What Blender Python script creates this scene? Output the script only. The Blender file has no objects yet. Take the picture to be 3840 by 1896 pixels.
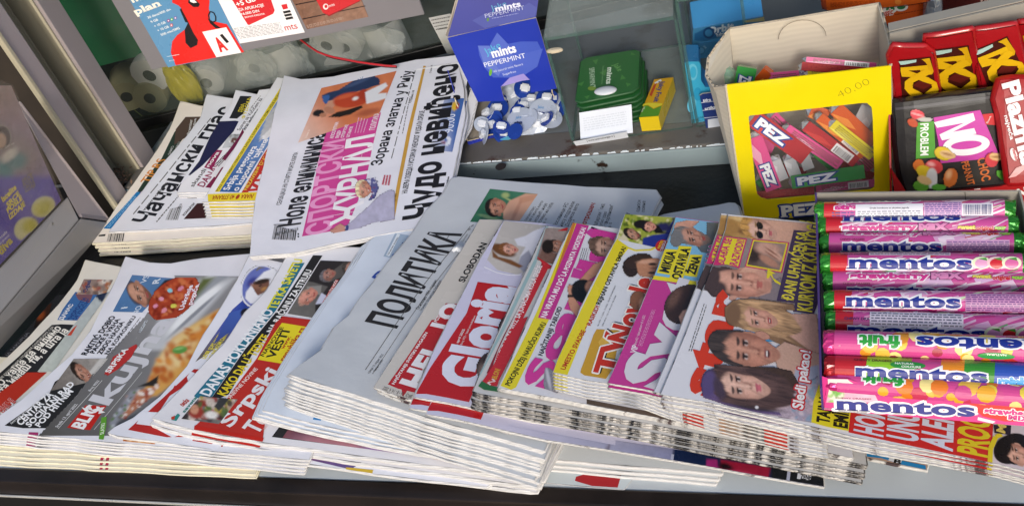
import bpy, bmesh, math, random
import numpy as np
from mathutils import Vector, Matrix
from mathutils.geometry import tessellate_polygon
SC = bpy.context.scene
COL = SC.collection

# ------------------------------------------------------------ camera
FPX, CX, CY = 3820.0, 1920.0, 948.0
XC = np.array([.9457, -.0404, -.3226]); DC = np.array([.2537, .7118, .6549])
XC /= np.linalg.norm(XC); DC -= XC * (XC @ DC); DC /= np.linalg.norm(DC); FC = np.cross(XC, DC)
EYE = np.array([0, 0, .68])
cam_d = bpy.data.cameras.new('camera'); cam = bpy.data.objects.new('camera', cam_d); COL.objects.link(cam)
cam_d.sensor_width = 36; cam_d.lens = FPX / 3840 * 36; cam_d.clip_start = .02; cam_d.clip_end = 500
def cam2w(c): return np.array([c @ XC, c @ FC, -(c @ DC)])
_r, _u, _f = cam2w(np.array([1., 0, 0])), cam2w(np.array([0, -1., 0])), cam2w(np.array([0, 0, 1.]))
cam.matrix_world = Matrix(((_r[0], _u[0], -_f[0], EYE[0]), (_r[1], _u[1], -_f[1], EYE[1]), (_r[2], _u[2], -_f[2], EYE[2]), (0, 0, 0, 1)))
SC.camera = cam

# ------------------------------------------------------------ light
SUN_EL, SUN_AZ = 26.0, 168.0     # azimuth clockwise from +Y
w = bpy.data.worlds.new('World'); SC.world = w; w.use_nodes = True
nt = w.node_tree; nt.nodes.clear()
sky = nt.nodes.new('ShaderNodeTexSky'); sky.sky_type = 'NISHITA'; sky.sun_disc = False
sky.sun_elevation = math.radians(SUN_EL); sky.sun_rotation = math.radians(SUN_AZ); sky.air_density = 1.2; sky.dust_density = 2.2; sky.ozone_density = 1.0
bg = nt.nodes.new('ShaderNodeBackground'); bg.inputs[1].default_value = .145
wo = nt.nodes.new('ShaderNodeOutputWorld')
nt.links.new(sky.outputs[0], bg.inputs[0]); nt.links.new(bg.outputs[0], wo.inputs[0])
sd = bpy.data.lights.new('sun', 'SUN'); sd.energy = 1.8; sd.angle = math.radians(12); sd.color = (1, .95, .88)
so = bpy.data.objects.new('sun', sd); COL.objects.link(so)
az = math.radians(SUN_AZ); el = math.radians(SUN_EL)
sv = Vector((math.sin(az) * math.cos(el), math.cos(az) * math.cos(el), math.sin(el)))
so.rotation_euler = (-sv).to_track_quat('-Z', 'Y').to_euler()
SC.view_settings.view_transform = 'Standard'; SC.view_settings.look = 'None'
SC.view_settings.exposure = 0.07; SC.view_settings.gamma = 1
SC.cycles.max_bounces = 8; SC.cycles.transparent_max_bounces = 16

# ------------------------------------------------------------ pixel frames of the photograph (3840 wide)
FR = dict(S=(0, 0, 1), O=(0, 0, .6708), A=(300, 250, 1.696), B=(0, 900, 1.696), C=(400, 1000, 1.42), D=(1200, 640, 1.674),
          E=(1400, 1200, 1.828), F=(1900, 760, 1.719), G=(2400, 760, 1.719), H=(2200, 1300, 2.134), I=(3000, 680, 2.051),
          J=(3000, 1200, 1.827), K=(2500, 0, 1.59), L=(0, 0, 1.927), M=(900, 0, 1.927), N=(1600, 0, 1.927),
          Q=(0, 250, 1.696), R=(0, 1500, 2.576), T=(900, 800, 2.543), U=(3300, 0, 3.18))
CUR = ['S']
def fr(n): CUR[0] = n
def px(p, f=None):
    if len(p) == 3: f = p[2]
    o = FR[f or CUR[0]]; return (o[0] + p[0] / o[2], o[1] + p[1] / o[2])
def ray(p):
    x, y = p; c = np.array([(x - CX) / FPX, (y - CY) / FPX, 1.0]); return cam2w(c)
def PZ(p, z=0.0, f=None):
    r = ray(px(p, f)); t = (z - EYE[2]) / r[2]; return EYE + r * t
def hexc(s):
    if isinstance(s, (tuple, list, np.ndarray)): return np.array(s[:3], float)
    s = s.lstrip('#')
    if len(s) == 3: s = ''.join(c * 2 for c in s)
    c = np.array([int(s[i:i + 2], 16) / 255 for i in (0, 2, 4)])
    return np.where(c < .04045, c / 12.92, ((c + .055) / 1.055) ** 2.4)

# ------------------------------------------------------------ surfaces
class Surf:
    """plane O,e1,e2,n with optional relief h(u,v)"""
    def __init__(s, p0, p1, p2, curl=None, wav=None, step=.014):
        p0, p1, p2 = map(np.array, (p0, p1, p2))
        s.O = p0; s.e1 = (p1 - p0) / np.linalg.norm(p1 - p0)
        n = np.cross(s.e1, p2 - p0); s.n = n / np.linalg.norm(n); s.e2 = np.cross(s.n, s.e1)
        s.curl, s.wav, s.step = curl or [], wav, (step if (curl or wav) else None)
        s.waves = []
        if wav:
            rg = random.Random(wav[1])
            for i in range(6):
                a = rg.uniform(0, math.pi); wl = rg.uniform(.05, .16)
                s.waves.append((math.cos(a) * 2 * math.pi / wl, math.sin(a) * 2 * math.pi / wl, rg.uniform(0, 6), wav[0] * .3 * rg.uniform(.3, 1) * wl / .12))
    def h(s, u, v):
        z = 0.0
        for (kind, t0, k) in s.curl:      # lifts beyond a line
            t = {'v': v, 'u': u, '-v': -v, '-u': -u}[kind] - t0
            if t > 0: z += k * t * t
        for (a, b, c, m) in s.waves: z += m * math.sin(a * u + b * v + c)
        return z
    def pt(s, u, v, off=0.0): return s.O + s.e1 * u + s.e2 * v + s.n * (s.h(u, v) + off)
    def hit(s, p, f=None):
        r = ray(px(p, f)); hh = 0.0
        for i in range(8):
            t = (hh - s.n @ (EYE - s.O)) / (s.n @ r); q = EYE + r * t - s.O
            u, v = q @ s.e1, q @ s.e2
            n2 = s.h(u, v)
            if abs(n2 - hh) < 1e-6: break
            hh = n2
        return (u, v)
class Cyl:
    """roll: axis from a, direction d, radius r; v runs round it from the top towards the viewer (down)"""
    def __init__(s, a, d, r, up=(0, -.35, 1)):
        s.a = np.array(a, float); s.d = np.array(d, float) / np.linalg.norm(d); s.r = r
        up = np.array(up, float); up -= s.d * (up @ s.d); s.up = up / np.linalg.norm(up); s.sd = np.cross(s.d, s.up); s.step = None
    def pt(s, u, v, off=0.0):
        a = v / s.r; return s.a + s.d * u + (s.up * math.cos(a) + s.sd * math.sin(a)) * (s.r + off)
    def hit(s, p, f=None):
        r = ray(px(p, f)); r = r / np.linalg.norm(r); o = EYE - s.a
        rp = r - s.d * (r @ s.d); op = o - s.d * (o @ s.d)
        A, B, C = rp @ rp, 2 * rp @ op, op @ op - s.r ** 2; D = B * B - 4 * A * C
        t = (-B - math.sqrt(max(D, 0))) / (2 * A); q = o + r * t
        return (q @ s.d, math.atan2(q @ s.sd, q @ s.up) * s.r)

# ------------------------------------------------------------ printed art: flat coloured shapes in a surface's own coordinates
TXT = {}
def textmesh(s, bold, slab=0, sp=1.0):
    if slab:
        V, F = textmesh(s, bold, 0, sp); V = [tuple(v) for v in V]; F = list(F); b = round(bold, 4)
        ys = {}
        for x, y in V: ys.setdefault(round(y, 3), []).append(x)
        def clus(xs):
            xs = sorted(set(round(x, 4) for x in xs)); out = []; i = 0
            while i + 1 < len(xs):
                if xs[i + 1] - xs[i] < .34: out.append((xs[i], xs[i + 1])); i += 2
                else: i += 1
            return out
        def rect(x0, y0, x1, y1): n = len(V); V.extend([(x0, y0), (x1, y0), (x1, y1), (x0, y1)]); F.append((n, n + 1, n + 2, n + 3))
        for y, xs in ys.items():
            if abs(y + bold) < .004:
                for (x0, x1) in clus(xs): rect(x0 - slab, y, x1 + slab, y + slab * 1.3)
            elif y > .4 and min(abs(y - bold - .546), abs(y - bold - .68)) < .02:
                for (x0, x1) in clus(xs): rect(x0 - slab, y - slab * 1.3, (x0 + x1) / 2, y)
        return np.array(V), F
    k = (s, bold, round(sp, 3))
    if k in TXT: return TXT[k]
    c = bpy.data.curves.new('lettering', 'FONT'); c.body = s; c.size = 1; c.offset = bold; c.space_character = sp; c.resolution_u = 3; c.fill_mode = 'FRONT'
    if len(s) > 26: c.resolution_u = 2
    o = bpy.data.objects.new('lettering', c); COL.objects.link(o)
    dg = bpy.context.evaluated_depsgraph_get(); m = bpy.data.meshes.new_from_object(o.evaluated_get(dg))
    V = np.array([v.co[:2] for v in m.vertices]) if len(m.vertices) else np.zeros((0, 2))
    Fc = [tuple(p.vertices) for p in m.polygons]
    bpy.data.objects.remove(o); bpy.data.curves.remove(c); bpy.data.meshes.remove(m)
    TXT[k] = (V, Fc); return TXT[k]

def hull2(P):
    P = sorted(set((round(float(x), 6), round(float(y), 6)) for x, y in P))
    if len(P) < 3: return np.array(P)
    def half(Q):
        h = []
        for p in Q:
            while len(h) > 1 and (h[-1][0] - h[-2][0]) * (p[1] - h[-2][1]) - (h[-1][1] - h[-2][1]) * (p[0] - h[-2][0]) <= 0: h.pop()
            h.append(p)
        return h[:-1]
    H = np.array(half(P) + half(P[::-1]))
    return H if len(H) <= 14 else H[::max(1, len(H) // 12)]
def sat(A, B):
    for X in (A, B):
        E_ = np.roll(X, -1, 0) - X; N = np.stack([-E_[:, 1], E_[:, 0]], 1); a, b = N @ A.T, N @ B.T
        if ((a.max(1) <= b.min(1) + 1e-9) | (b.max(1) <= a.min(1) + 1e-9)).any(): return False
    return True
def inpoly(P, x, y):
    c = False; n = len(P)
    for i in range(n):
        (x0, y0), (x1, y1) = P[i], P[(i + 1) % n]
        if (y0 > y) != (y1 > y) and x < (x1 - x0) * (y - y0) / (y1 - y0) + x0: c = not c
    return c
class Art:
    def __init__(s, surf): s.s = surf; s.V = []; s.F = []; s.C = []; s.L = 0; s.el = []; s.clip = None
    def lay(s, n=1): pass
    def level(s, uv):
        """one step above everything already printed under this shape (convex hulls, separating axes)"""
        H = hull2(uv); lo, hi = H.min(0), H.max(0); lv = 0
        for (l2, h2, H2, L2) in s.el:
            if L2 < lv or lo[0] > h2[0] or hi[0] < l2[0] or lo[1] > h2[1] or hi[1] < l2[1]: continue
            if sat(H, H2): lv = max(lv, L2 + 1)
        s.el.append((lo, hi, H, lv)); return lv
    def add(s, uv, faces, cols, lift=None):
        if not len(uv): return
        b = len(s.V); L = s.level(uv) if lift is None else lift
        s.V += [(float(u), float(v), L) for u, v in uv]; s.F += [tuple(b + i for i in f) for f in faces]
        cols = np.asarray(cols, float)
        if cols.ndim == 1: cols = np.tile(cols, (len(uv), 1))
        s.C += [tuple(c) for c in cols]
    def polyuv(s, uv, col, lift=None):
        tr = tessellate_polygon([[Vector((u, v, 0)) for u, v in uv]])
        fs = []
        for a, b, c in tr:
            (x0, y0), (x1, y1), (x2, y2) = uv[a], uv[b], uv[c]
            fs.append((a, b, c) if (x1 - x0) * (y2 - y0) - (x2 - x0) * (y1 - y0) > 0 else (a, c, b))
        s.add(uv, fs, hexc(col), lift)
    def poly(s, pts, col, f=None): s.polyuv([s.s.hit(p, f) for p in pts], col)
    def ell(s, c, rx, ry, col, rot=0, n=28, f=None):
        a = math.radians(rot); P = []
        for i in range(n):
            t = 2 * math.pi * i / n; x, y = rx * math.cos(t), ry * math.sin(t)
            P.append((c[0] + x * math.cos(a) - y * math.sin(a), c[1] + x * math.sin(a) + y * math.cos(a)))
        s.poly(P, col, f)
    def line(s, pts, wd, col, f=None):      # wd in metres
        U = [np.array(s.s.hit(p, f)) for p in pts]
        for a, b in zip(U, U[1:]):
            d = b - a; L = np.linalg.norm(d)
            if L < 1e-7: continue
            n = np.array([-d[1], d[0]]) / L * wd / 2
            s.polyuv([a - n, b - n, b + n, a + n], col)
    def T(s, txt, A, B, C, col, bold=.02, out=None, ow=.03, f=None, shade=None, gap=None, shear=0, slab=0):
        """text whose baseline runs from pixel A to pixel B, capitals as high as pixel C lies off the baseline"""
        a, b, c = (np.array(s.s.hit(p, f)) for p in (A, B, C))
        bold *= .62
        d = b - a; L = np.linalg.norm(d); x = d / L; up = np.array([-x[1], x[0]]); H = (c - a) @ up
        if H < 0: up = -up; H = -H
        sp = 1 + max(0, bold - .02) * 1.9; ex = max(0, bold - .06); bold = min(bold, .06); V, F = textmesh(txt, bold, slab, sp)
        if not len(V): return
        x0, x1 = V[:, 0].min(), V[:, 0].max(); sx = L / (x1 - x0); sy = H / (.68 + bold)
        def mp(V): return [tuple(a + x * ((q[0] - x0) * sx + q[1] * sy * shear) + up * (q[1] * sy)) for q in V]
        def put(V, F, e, col, sh=(0, 0)):
            M_ = mp(V); lv = None; xs = x * sx; us = up * sy
            for i, (p_, q_) in enumerate(((0, 0),) if e < .004 else ((0, 0), (-e, 0), (e, 0), (0, e), (0, -e), (-e * .7, e * .7), (e * .7, e * .7), (-e * .7, -e * .7), (e * .7, -e * .7))):
                o_ = xs * p_ + us * q_ + x * sh[0] * H + up * sh[1] * H; U_ = [(m[0] + o_[0], m[1] + o_[1]) for m in M_]
                if lv is None: lv = s.level(U_)
                s.add(U_, F, hexc(col), lv + i * .08)
        if shade: V3, F3 = textmesh(txt, .06, slab, sp); put(V3, F3, max(0, ex + bold + ow - .06), shade[0], shade[1])
        if out: V2, F2 = textmesh(txt, .06 if bold + ow > .06 else bold + ow, slab, sp); put(V2, F2, max(0, ex + bold + ow - .06), out)
        put(V, F, ex, col)
    def greek(s, quad, n, col, f=None, seed=1, fill=.5):
        """n lines of unreadably small print inside a pixel quad tl,tr,br,bl"""
        rg = random.Random(seed); q = [np.array(s.s.hit(p, f)) for p in quad]; L = s.level(q)
        for i in range(n):
            v0, v1 = (i + .5 - fill / 2) / n, (i + .5 + fill / 2) / n; x = 0.0
            while x < 1:
                wd = rg.uniform(.03, .11); x1 = min(1, x + wd)
                P = []
                for (u, v) in ((x, v0), (x1, v0), (x1, v1), (x, v1)):
                    P.append(tuple((q[0] * (1 - u) + q[1] * u) * (1 - v) + (q[3] * (1 - u) + q[2] * u) * v))
                s.polyuv(P, col, L); x = x1 + .02
    def bars(s, quad, col='#222', n=26, f=None, seed=3):
        rg = random.Random(seed); q = [np.array(s.s.hit(p, f)) for p in quad]; L = s.level(q); x = 0
        while x < 1:
            wd = rg.choice([.5, .5, 1, 1.5]) / n; x1 = min(1, x + wd); P = []
            for (u, v) in ((x, 0), (x1, 0), (x1, 1), (x, 1)):
                P.append(tuple((q[0] * (1 - u) + q[1] * u) * (1 - v) + (q[3] * (1 - u) + q[2] * u) * v))
            s.polyuv(P, col, L); x = x1 + rg.choice([.5, .8, 1]) / n
    def photo(s, quad, ops, step=5.0, f=None, bgc=None, clip=None):
        """printed photograph: fine coloured mesh over a pixel quad (tl,tr,br,bl), painted by ops in the same pixel frame"""
        k = FR[f or CUR[0]][2]; Q = [np.array(p[:2], float) for p in quad]
        nu = max(2, int(max(np.linalg.norm(Q[1] - Q[0]), np.linalg.norm(Q[2] - Q[3])) / k / step)); nv = max(2, int(max(np.linalg.norm(Q[3] - Q[0]), np.linalg.norm(Q[2] - Q[1])) / k / step))
        U, Vv = np.meshgrid(np.linspace(0, 1, nu + 1), np.linspace(0, 1, nv + 1))
        XY = ((Q[0][None, None] * (1 - U)[..., None] + Q[1] * U[..., None]) * (1 - Vv)[..., None] + (Q[3] * (1 - U)[..., None] + Q[2] * U[..., None]) * Vv[..., None])
        img = np.zeros(XY.shape[:2] + (4,))
        if bgc is not None: img[..., :3] = hexc(bgc); img[..., 3] = 1
        for op in ops: op(img, XY[..., 0], XY[..., 1])
        idx = -np.ones(img.shape[:2], int); uv = []; cols = []; faces = []
        A = img[..., 3]
        keep = (A[:-1, :-1] + A[1:, :-1] + A[:-1, 1:] + A[1:, 1:]) > 2.0
        def g(i, j):
            if idx[i, j] < 0: idx[i, j] = len(uv); uv.append(s.s.hit((XY[i, j, 0], XY[i, j, 1]), f)); cols.append(img[i, j, :3])
            return idx[i, j]
        for i in range(nv):
            for j in range(nu):
                if keep[i, j]: faces.append((g(i + 1, j), g(i + 1, j + 1), g(i, j + 1), g(i, j)))
        if faces:
            a, b, c = (np.array(uv[k]) for k in faces[0][:3])
            if (b[0] - a[0]) * (c[1] - a[1]) - (c[0] - a[0]) * (b[1] - a[1]) < 0: faces = [q[::-1] for q in faces]
            s.add(uv, faces, np.clip(np.array(cols), 0, 1)); s.lay(.4)
    def build(s, name, m, parent=None, base=.0002, gap=.00009, cut=None):
        bm = bmesh.new(); cl = bm.verts.layers.float_color.new('ink')
        vs = [bm.verts.new(v) for v in s.V]
        for v, c in zip(vs, s.C): v[cl] = (c[0], c[1], c[2], 1)
        for f in s.F:
            try: bm.faces.new([vs[i] for i in f])
            except ValueError: pass
        st = cut or s.s.step; axes = (0, 1)
        if isinstance(s.s, Cyl): st = s.s.r * .22; axes = (1,)
        if st:
            for ax in axes:
                xs = [v.co[ax] for v in bm.verts]; lo, hi = min(xs), max(xs); k = math.floor(lo / st) + 1
                while k * st < hi:
                    co = Vector((0, 0, 0)); co[ax] = k * st; no = Vector((0, 0, 0)); no[ax] = 1
                    fs = [f for f in bm.faces if min(v.co[ax] for v in f.verts) < k * st - 1e-5 and max(v.co[ax] for v in f.verts) > k * st + 1e-5]
                    ge = set(fs)
                    for f in fs: ge.update(f.edges); ge.update(f.verts)
                    bmesh.ops.bisect_plane(bm, geom=list(ge), plane_co=co, plane_no=no, dist=1e-7); k += 1
        if s.clip:      # nothing is printed beyond the paper's own outline
            cur = [f for f in bm.faces if any(not inpoly(s.clip, v.co.x, v.co.y) for v in f.verts)]
            for i in range(len(s.clip)):
                p, q = s.clip[i], s.clip[(i + 1) % len(s.clip)]; no = Vector((-(q[1] - p[1]), q[0] - p[0], 0))
                if no.length < 1e-9 or not cur: continue
                ge = set(cur)
                for f in cur: ge.update(f.edges); ge.update(f.verts)
                r_ = bmesh.ops.bisect_plane(bm, geom=list(ge), plane_co=Vector((p[0], p[1], 0)), plane_no=no, dist=1e-7)
                cur = [g for g in r_['geom'] if isinstance(g, bmesh.types.BMFace)]
            de = []
            for f in cur:
                c = f.calc_center_median()
                if not inpoly(s.clip, c.x, c.y): de.append(f)
            bmesh.ops.delete(bm, geom=de, context='FACES')
        for v in bm.verts: v.co = s.s.pt(v.co.x, v.co.y, base + gap * (v.co.z + .8 * (v.co.z > .5)))
        bmesh.ops.recalc_face_normals(bm, faces=[]) if False else None
        return mk(name, bm, m, parent)

# ------------------------------------------------------------ painters (ops for Art.photo)
def vn(x, y, seed=0):
    xi, yi = np.floor(x), np.floor(y); fx, fy = x - xi, y - yi; fx = fx * fx * (3 - 2 * fx); fy = fy * fy * (3 - 2 * fy)
    def hsh(a, b): v = np.sin(a * 127.1 + b * 311.7 + seed * 17.3) * 43758.5453; return v - np.floor(v)
    return (hsh(xi, yi) * (1 - fx) + hsh(xi + 1, yi) * fx) * (1 - fy) + (hsh(xi, yi + 1) * (1 - fx) + hsh(xi + 1, yi + 1) * fx) * fy
def over(img, m, col, al=1.0):
    m = (m * al)[..., None]; img[..., :3] = img[..., :3] * (1 - m) + np.asarray(col) * m
    img[..., 3] = img[..., 3] * (1 - m[..., 0]) + m[..., 0]
def tint(img, m, col, al=1.0):
    m = (m * al)[..., None] * (img[..., 3:] > .5); img[..., :3] = img[..., :3] * (1 - m) + np.asarray(col) * m
def sm(a, b, x): t = np.clip((x - a) / (b - a), 0, 1); return t * t * (3 - 2 * t)
def em(x, y, cx, cy, rx, ry, rot=0, soft=.12):
    a = math.radians(rot); dx, dy = x - cx, y - cy; u = (dx * math.cos(a) + dy * math.sin(a)) / rx; v = (-dx * math.sin(a) + dy * math.cos(a)) / ry
    return 1 - sm(1 - soft, 1 + soft, np.sqrt(u * u + v * v))
def E(cx, cy, rx, ry, col, rot=0, soft=.12, al=1.0):
    return lambda im, x, y: over(im, em(x, y, cx, cy, rx, ry, rot, soft), hexc(col), al)
def G(p0, p1, c0, c1):       # gradient background
    def op(im, x, y):
        d = np.array(p1, float) - p0; t = np.clip(((x - p0[0]) * d[0] + (y - p0[1]) * d[1]) / (d @ d), 0, 1)[..., None]
        im[..., :3] = hexc(c0) * (1 - t) + hexc(c1) * t; im[..., 3] = 1
    return op
def pm(x, y, pts, soft=1.5):
    P = np.array(pts, float); ins = np.zeros(x.shape, bool); dd = np.full(x.shape, 1e9)
    for i in range(len(P)):
        a, b = P[i], P[(i + 1) % len(P)]; cond = (a[1] > y) != (b[1] > y)
        with np.errstate(divide='ignore', invalid='ignore'): xx = (b[0] - a[0]) * (y - a[1]) / (b[1] - a[1] + 1e-12) + a[0]
        ins ^= cond & (x < xx); d = b - a; t = np.clip(((x - a[0]) * d[0] + (y - a[1]) * d[1]) / (d @ d + 1e-12), 0, 1)
        dd = np.minimum(dd, np.hypot(x - a[0] - t * d[0], y - a[1] - t * d[1]))
    return sm(-soft, soft, np.where(ins, dd, -dd))
def Pg(pts, col, soft=1.5, al=1.0): return lambda im, x, y: over(im, pm(x, y, pts, soft), hexc(col), al)
def Ct(pts):     # cut away
    def op(im, x, y): im[..., 3] *= 1 - pm(x, y, pts, 1)
    return op
def Nz(scale, amt, seed=0, col=None, thr=None):      # mottling / blotches
    def op(im, x, y):
        n = vn(x / scale, y / scale, seed) * .6 + vn(x / scale * 2.3, y / scale * 2.3, seed + 5) * .4
        if col is None: im[..., :3] *= (1 + amt * (n - .5) * 2)[..., None]
        else: tint(im, sm(thr - .08, thr + .08, n), hexc(col), amt)
    return op
def Bl(pts, r, cols, n, seed=0, soft=.3):       # many blobs within a polygon
    def op(im, x, y):
        rg = random.Random(seed); P = np.array(pts, float); lo, hi = P.min(0), P.max(0); k = 0
        for i in range(n * 4):
            c = (rg.uniform(lo[0], hi[0]), rg.uniform(lo[1], hi[1]))
            if pm(np.array([[c[0]]]), np.array([[c[1]]]), pts)[0, 0] < .5: continue
            over(im, em(x, y, c[0], c[1], r * rg.uniform(.5, 1.3), r * rg.uniform(.4, 1), rg.uniform(0, 180), soft), hexc(rg.choice(cols)), .85); k += 1
            if k >= n: break
    return op
def Face(c, r, d, skin='#c99a80', hair='#2a1d18', cloth=None, long=0, beard=0, bald=0, lips='#a8504c', yaw=0, glasses=0, mouth=0, brow=None, stray=1, neck=1, sk2=None, hairw=1.0):
    """head in its own frame: c centre, r = pixel of the point one head-half to its right, d = pixel of the chin"""
    def op(im, X, Y):
        ex, ey = (np.array(r, float) - c) * 1.33, np.array(d, float) - c; M = np.linalg.inv(np.array([ex, ey]).T)
        x = M[0, 0] * (X - c[0]) + M[0, 1] * (Y - c[1]); y = M[1, 0] * (X - c[0]) + M[1, 1] * (Y - c[1])
        sk = hexc(skin); dk = sk * np.array([.45, .33, .30]); lt = np.minimum(sk * 1.25 + .03, 1); hr = hexc(hair)
        st = vn(x * 9 + yaw, y * 2.2, 3); st2 = vn(x * 26, y * 4, 8)
        def hairc(m, al=1.0):
            mm = (m * al)[..., None]; hc = hr[None, None] * (0.35 + 1.0 * st + .9 * st2 + .9 * sm(.55, .9, vn(x * 2.2, y * 1.1, 5)))[..., None]
            im[..., :3] = im[..., :3] * (1 - mm) + hc * mm; im[..., 3] = im[..., 3] * (1 - mm[..., 0]) + mm[..., 0]
        if cloth: over(im, em(x, y, 0, 2.6, 2.0, 1.25, 0, .05), hexc(cloth) * 1.0)
        if long: hairc(em(x, y + .1 * np.sin(x * 5), 0, .35 + long * .4, (.98 + long * .12) * hairw, 1.25 + long * .55, 0, .06))
        if neck:
            over(im, em(x, y, .0, 1.25, .42, .75, 0, .12), dk * 1.3)
            over(im, em(x, y, 0, 2.05, .8, .55, 0, .3), sk * .92, 1 if cloth else 0)
        if not long and not bald: hairc(em(x, y, 0, -.3, .83 * hairw, .86, 0, .05))
        for sx in (-1, 1): over(im, em(x, y, sx * .76 - yaw * .15, .08, .1, .2, 0, .2), sk * .8, 0 if long else 1)
        fw = .74 - .16 * sm(.2, 1.0, y)
        fm = 1 - sm(.96, 1.03, np.sqrt((x / fw) ** 2 + (y / 1.0) ** 2)); over(im, fm, sk)
        xx = x + yaw * .28
        def t(m, col, al): tint(im, m * fm, col, al)
        t(sm(.25, .8, np.abs(x) + .1 * y), dk, .6); t(sm(0, .75, x * (1 if yaw >= 0 else -1)), dk, .5); t(sm(.6, 1.0, y), dk, .4)
        t(em(xx, y, 0, -.45, .4, .3, 0, .8), lt, .5); t(em(xx, y, -.38, .3, .2, .22, 0, .9), lt * [1, .85, .82], .45); t(em(xx, y, .38, .3, .2, .22, 0, .9), lt * [1, .85, .82], .35)
        t(em(xx, y, 0, .1, .07, .38, 0, .8), lt, .55); t(em(xx, y, .1, .18, .07, .3, 0, .9), dk, .35)
        for sx in (-1, 1):
            t(em(xx, y, sx * .31, -.08, .2, .13, 0, .7), dk, .55)
            t(em(xx, y, sx * .31, -.03, .14, .06, 0, .4), hexc('#d8c8c2'), .75)
            t(em(xx, y, sx * .31, -.035, .07, .07, 0, .35), hexc('#2a1a12'), .95)
            t(em(xx, y + .25 * (xx * sx - .3) ** 2, sx * .31, -.11, .17, .032, 0, .4), hexc('#1a0f0c'), .95)
            t(em(xx, y + .5 * (xx * sx - .3) ** 2, sx * .32, -.27, .2, .048, 0, .4), (hexc(brow) if brow else hr * .6), .9)
            t(em(xx, y, sx * .08, .33, .05, .035, 0, .5), dk * .6, .8)
        t(em(xx, y, 0, .37, .13, .04, 0, .8), dk, .6); t(em(xx, y, .16, .22, .05, .22, 12, .9), dk, .5); t(em(xx, y, 0, .27, .09, .07, 0, .8), lt, .4)
        for sx in (-1, 1): t(em(xx, y, sx * .27, .5, .05, .22, -sx * 28, .9), dk, .35); t(em(xx, y, sx * .31, .07, .15, .04, 0, .8), dk, .3)
        im[..., :3] *= 1 + (fm * .16)[..., None] * ((vn(x * 5, y * 5, 11) - .5) * 1.2 + (vn(x * 14, y * 14, 12) - .5) * .6)[..., None]
        if beard:
            b = sm(.25, .5, y + .5 * np.abs(xx) ** 2 * .6 - .1) * (1 - em(xx, y, 0, .56, .2, .07, 0, .4)); t(b, hr * (0.9), .75 * beard)
        t(em(xx, y + .35 * xx * xx, 0, .56, .24, .055, 0, .3), hexc(lips) * .8, .95); t(em(xx, y - .3 * xx * xx, 0, .64, .2, .06, 0, .4), hexc(lips), .95)
        if mouth: t(em(xx, y - .2 * xx * xx, 0, .61, .17, .05 * mouth, 0, .3), hexc('#3a1210'), .9); t(em(xx, y - .2 * xx * xx, 0, .59, .14, .022 * mouth, 0, .3), hexc('#eee6e0'), .9)
        t(em(xx, y, 0, .78, .2, .05, 0, .9), dk, .35)
        if glasses:
            for sx in (-1, 1): over(im, em(xx, y, sx * .33, -.03, .27, .2, 0, .12), hexc('#151215'))
            over(im, em(xx, y, 0, -.12, .7, .03, 0, .3), hexc('#301c18'))
        if not bald:
            part = (-.66 if not long else -.6) + .55 * (x + yaw * .2) ** 2 + .16 * (st - .5) + .1 * (st2 - .5)
            hm = em(x, y, 0, -.35, .86 * hairw, .82, 0, .05) * (1 - sm(part - .12, part + .12, y)); hairc(hm)
        elif bald < 1: hairc(em(x, y, 0, -.5, .8, .56, 0, .1) * (1 - em(x, y, 0, -.1, .66, .8, 0, .1)), .7)
        if long:
            side = sm(.58, .70, np.abs(x + yaw * .1) + .12 * np.sin(y * 4 + x) * .4) * (1 - sm(.9 * hairw + .1 * long, 1.0 * hairw + .14 * long, np.abs(x))) * sm(-1.0, -.6, y) * (1 - sm(.6 + long, .9 + long, y))
            hairc(side)
    return op

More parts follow.
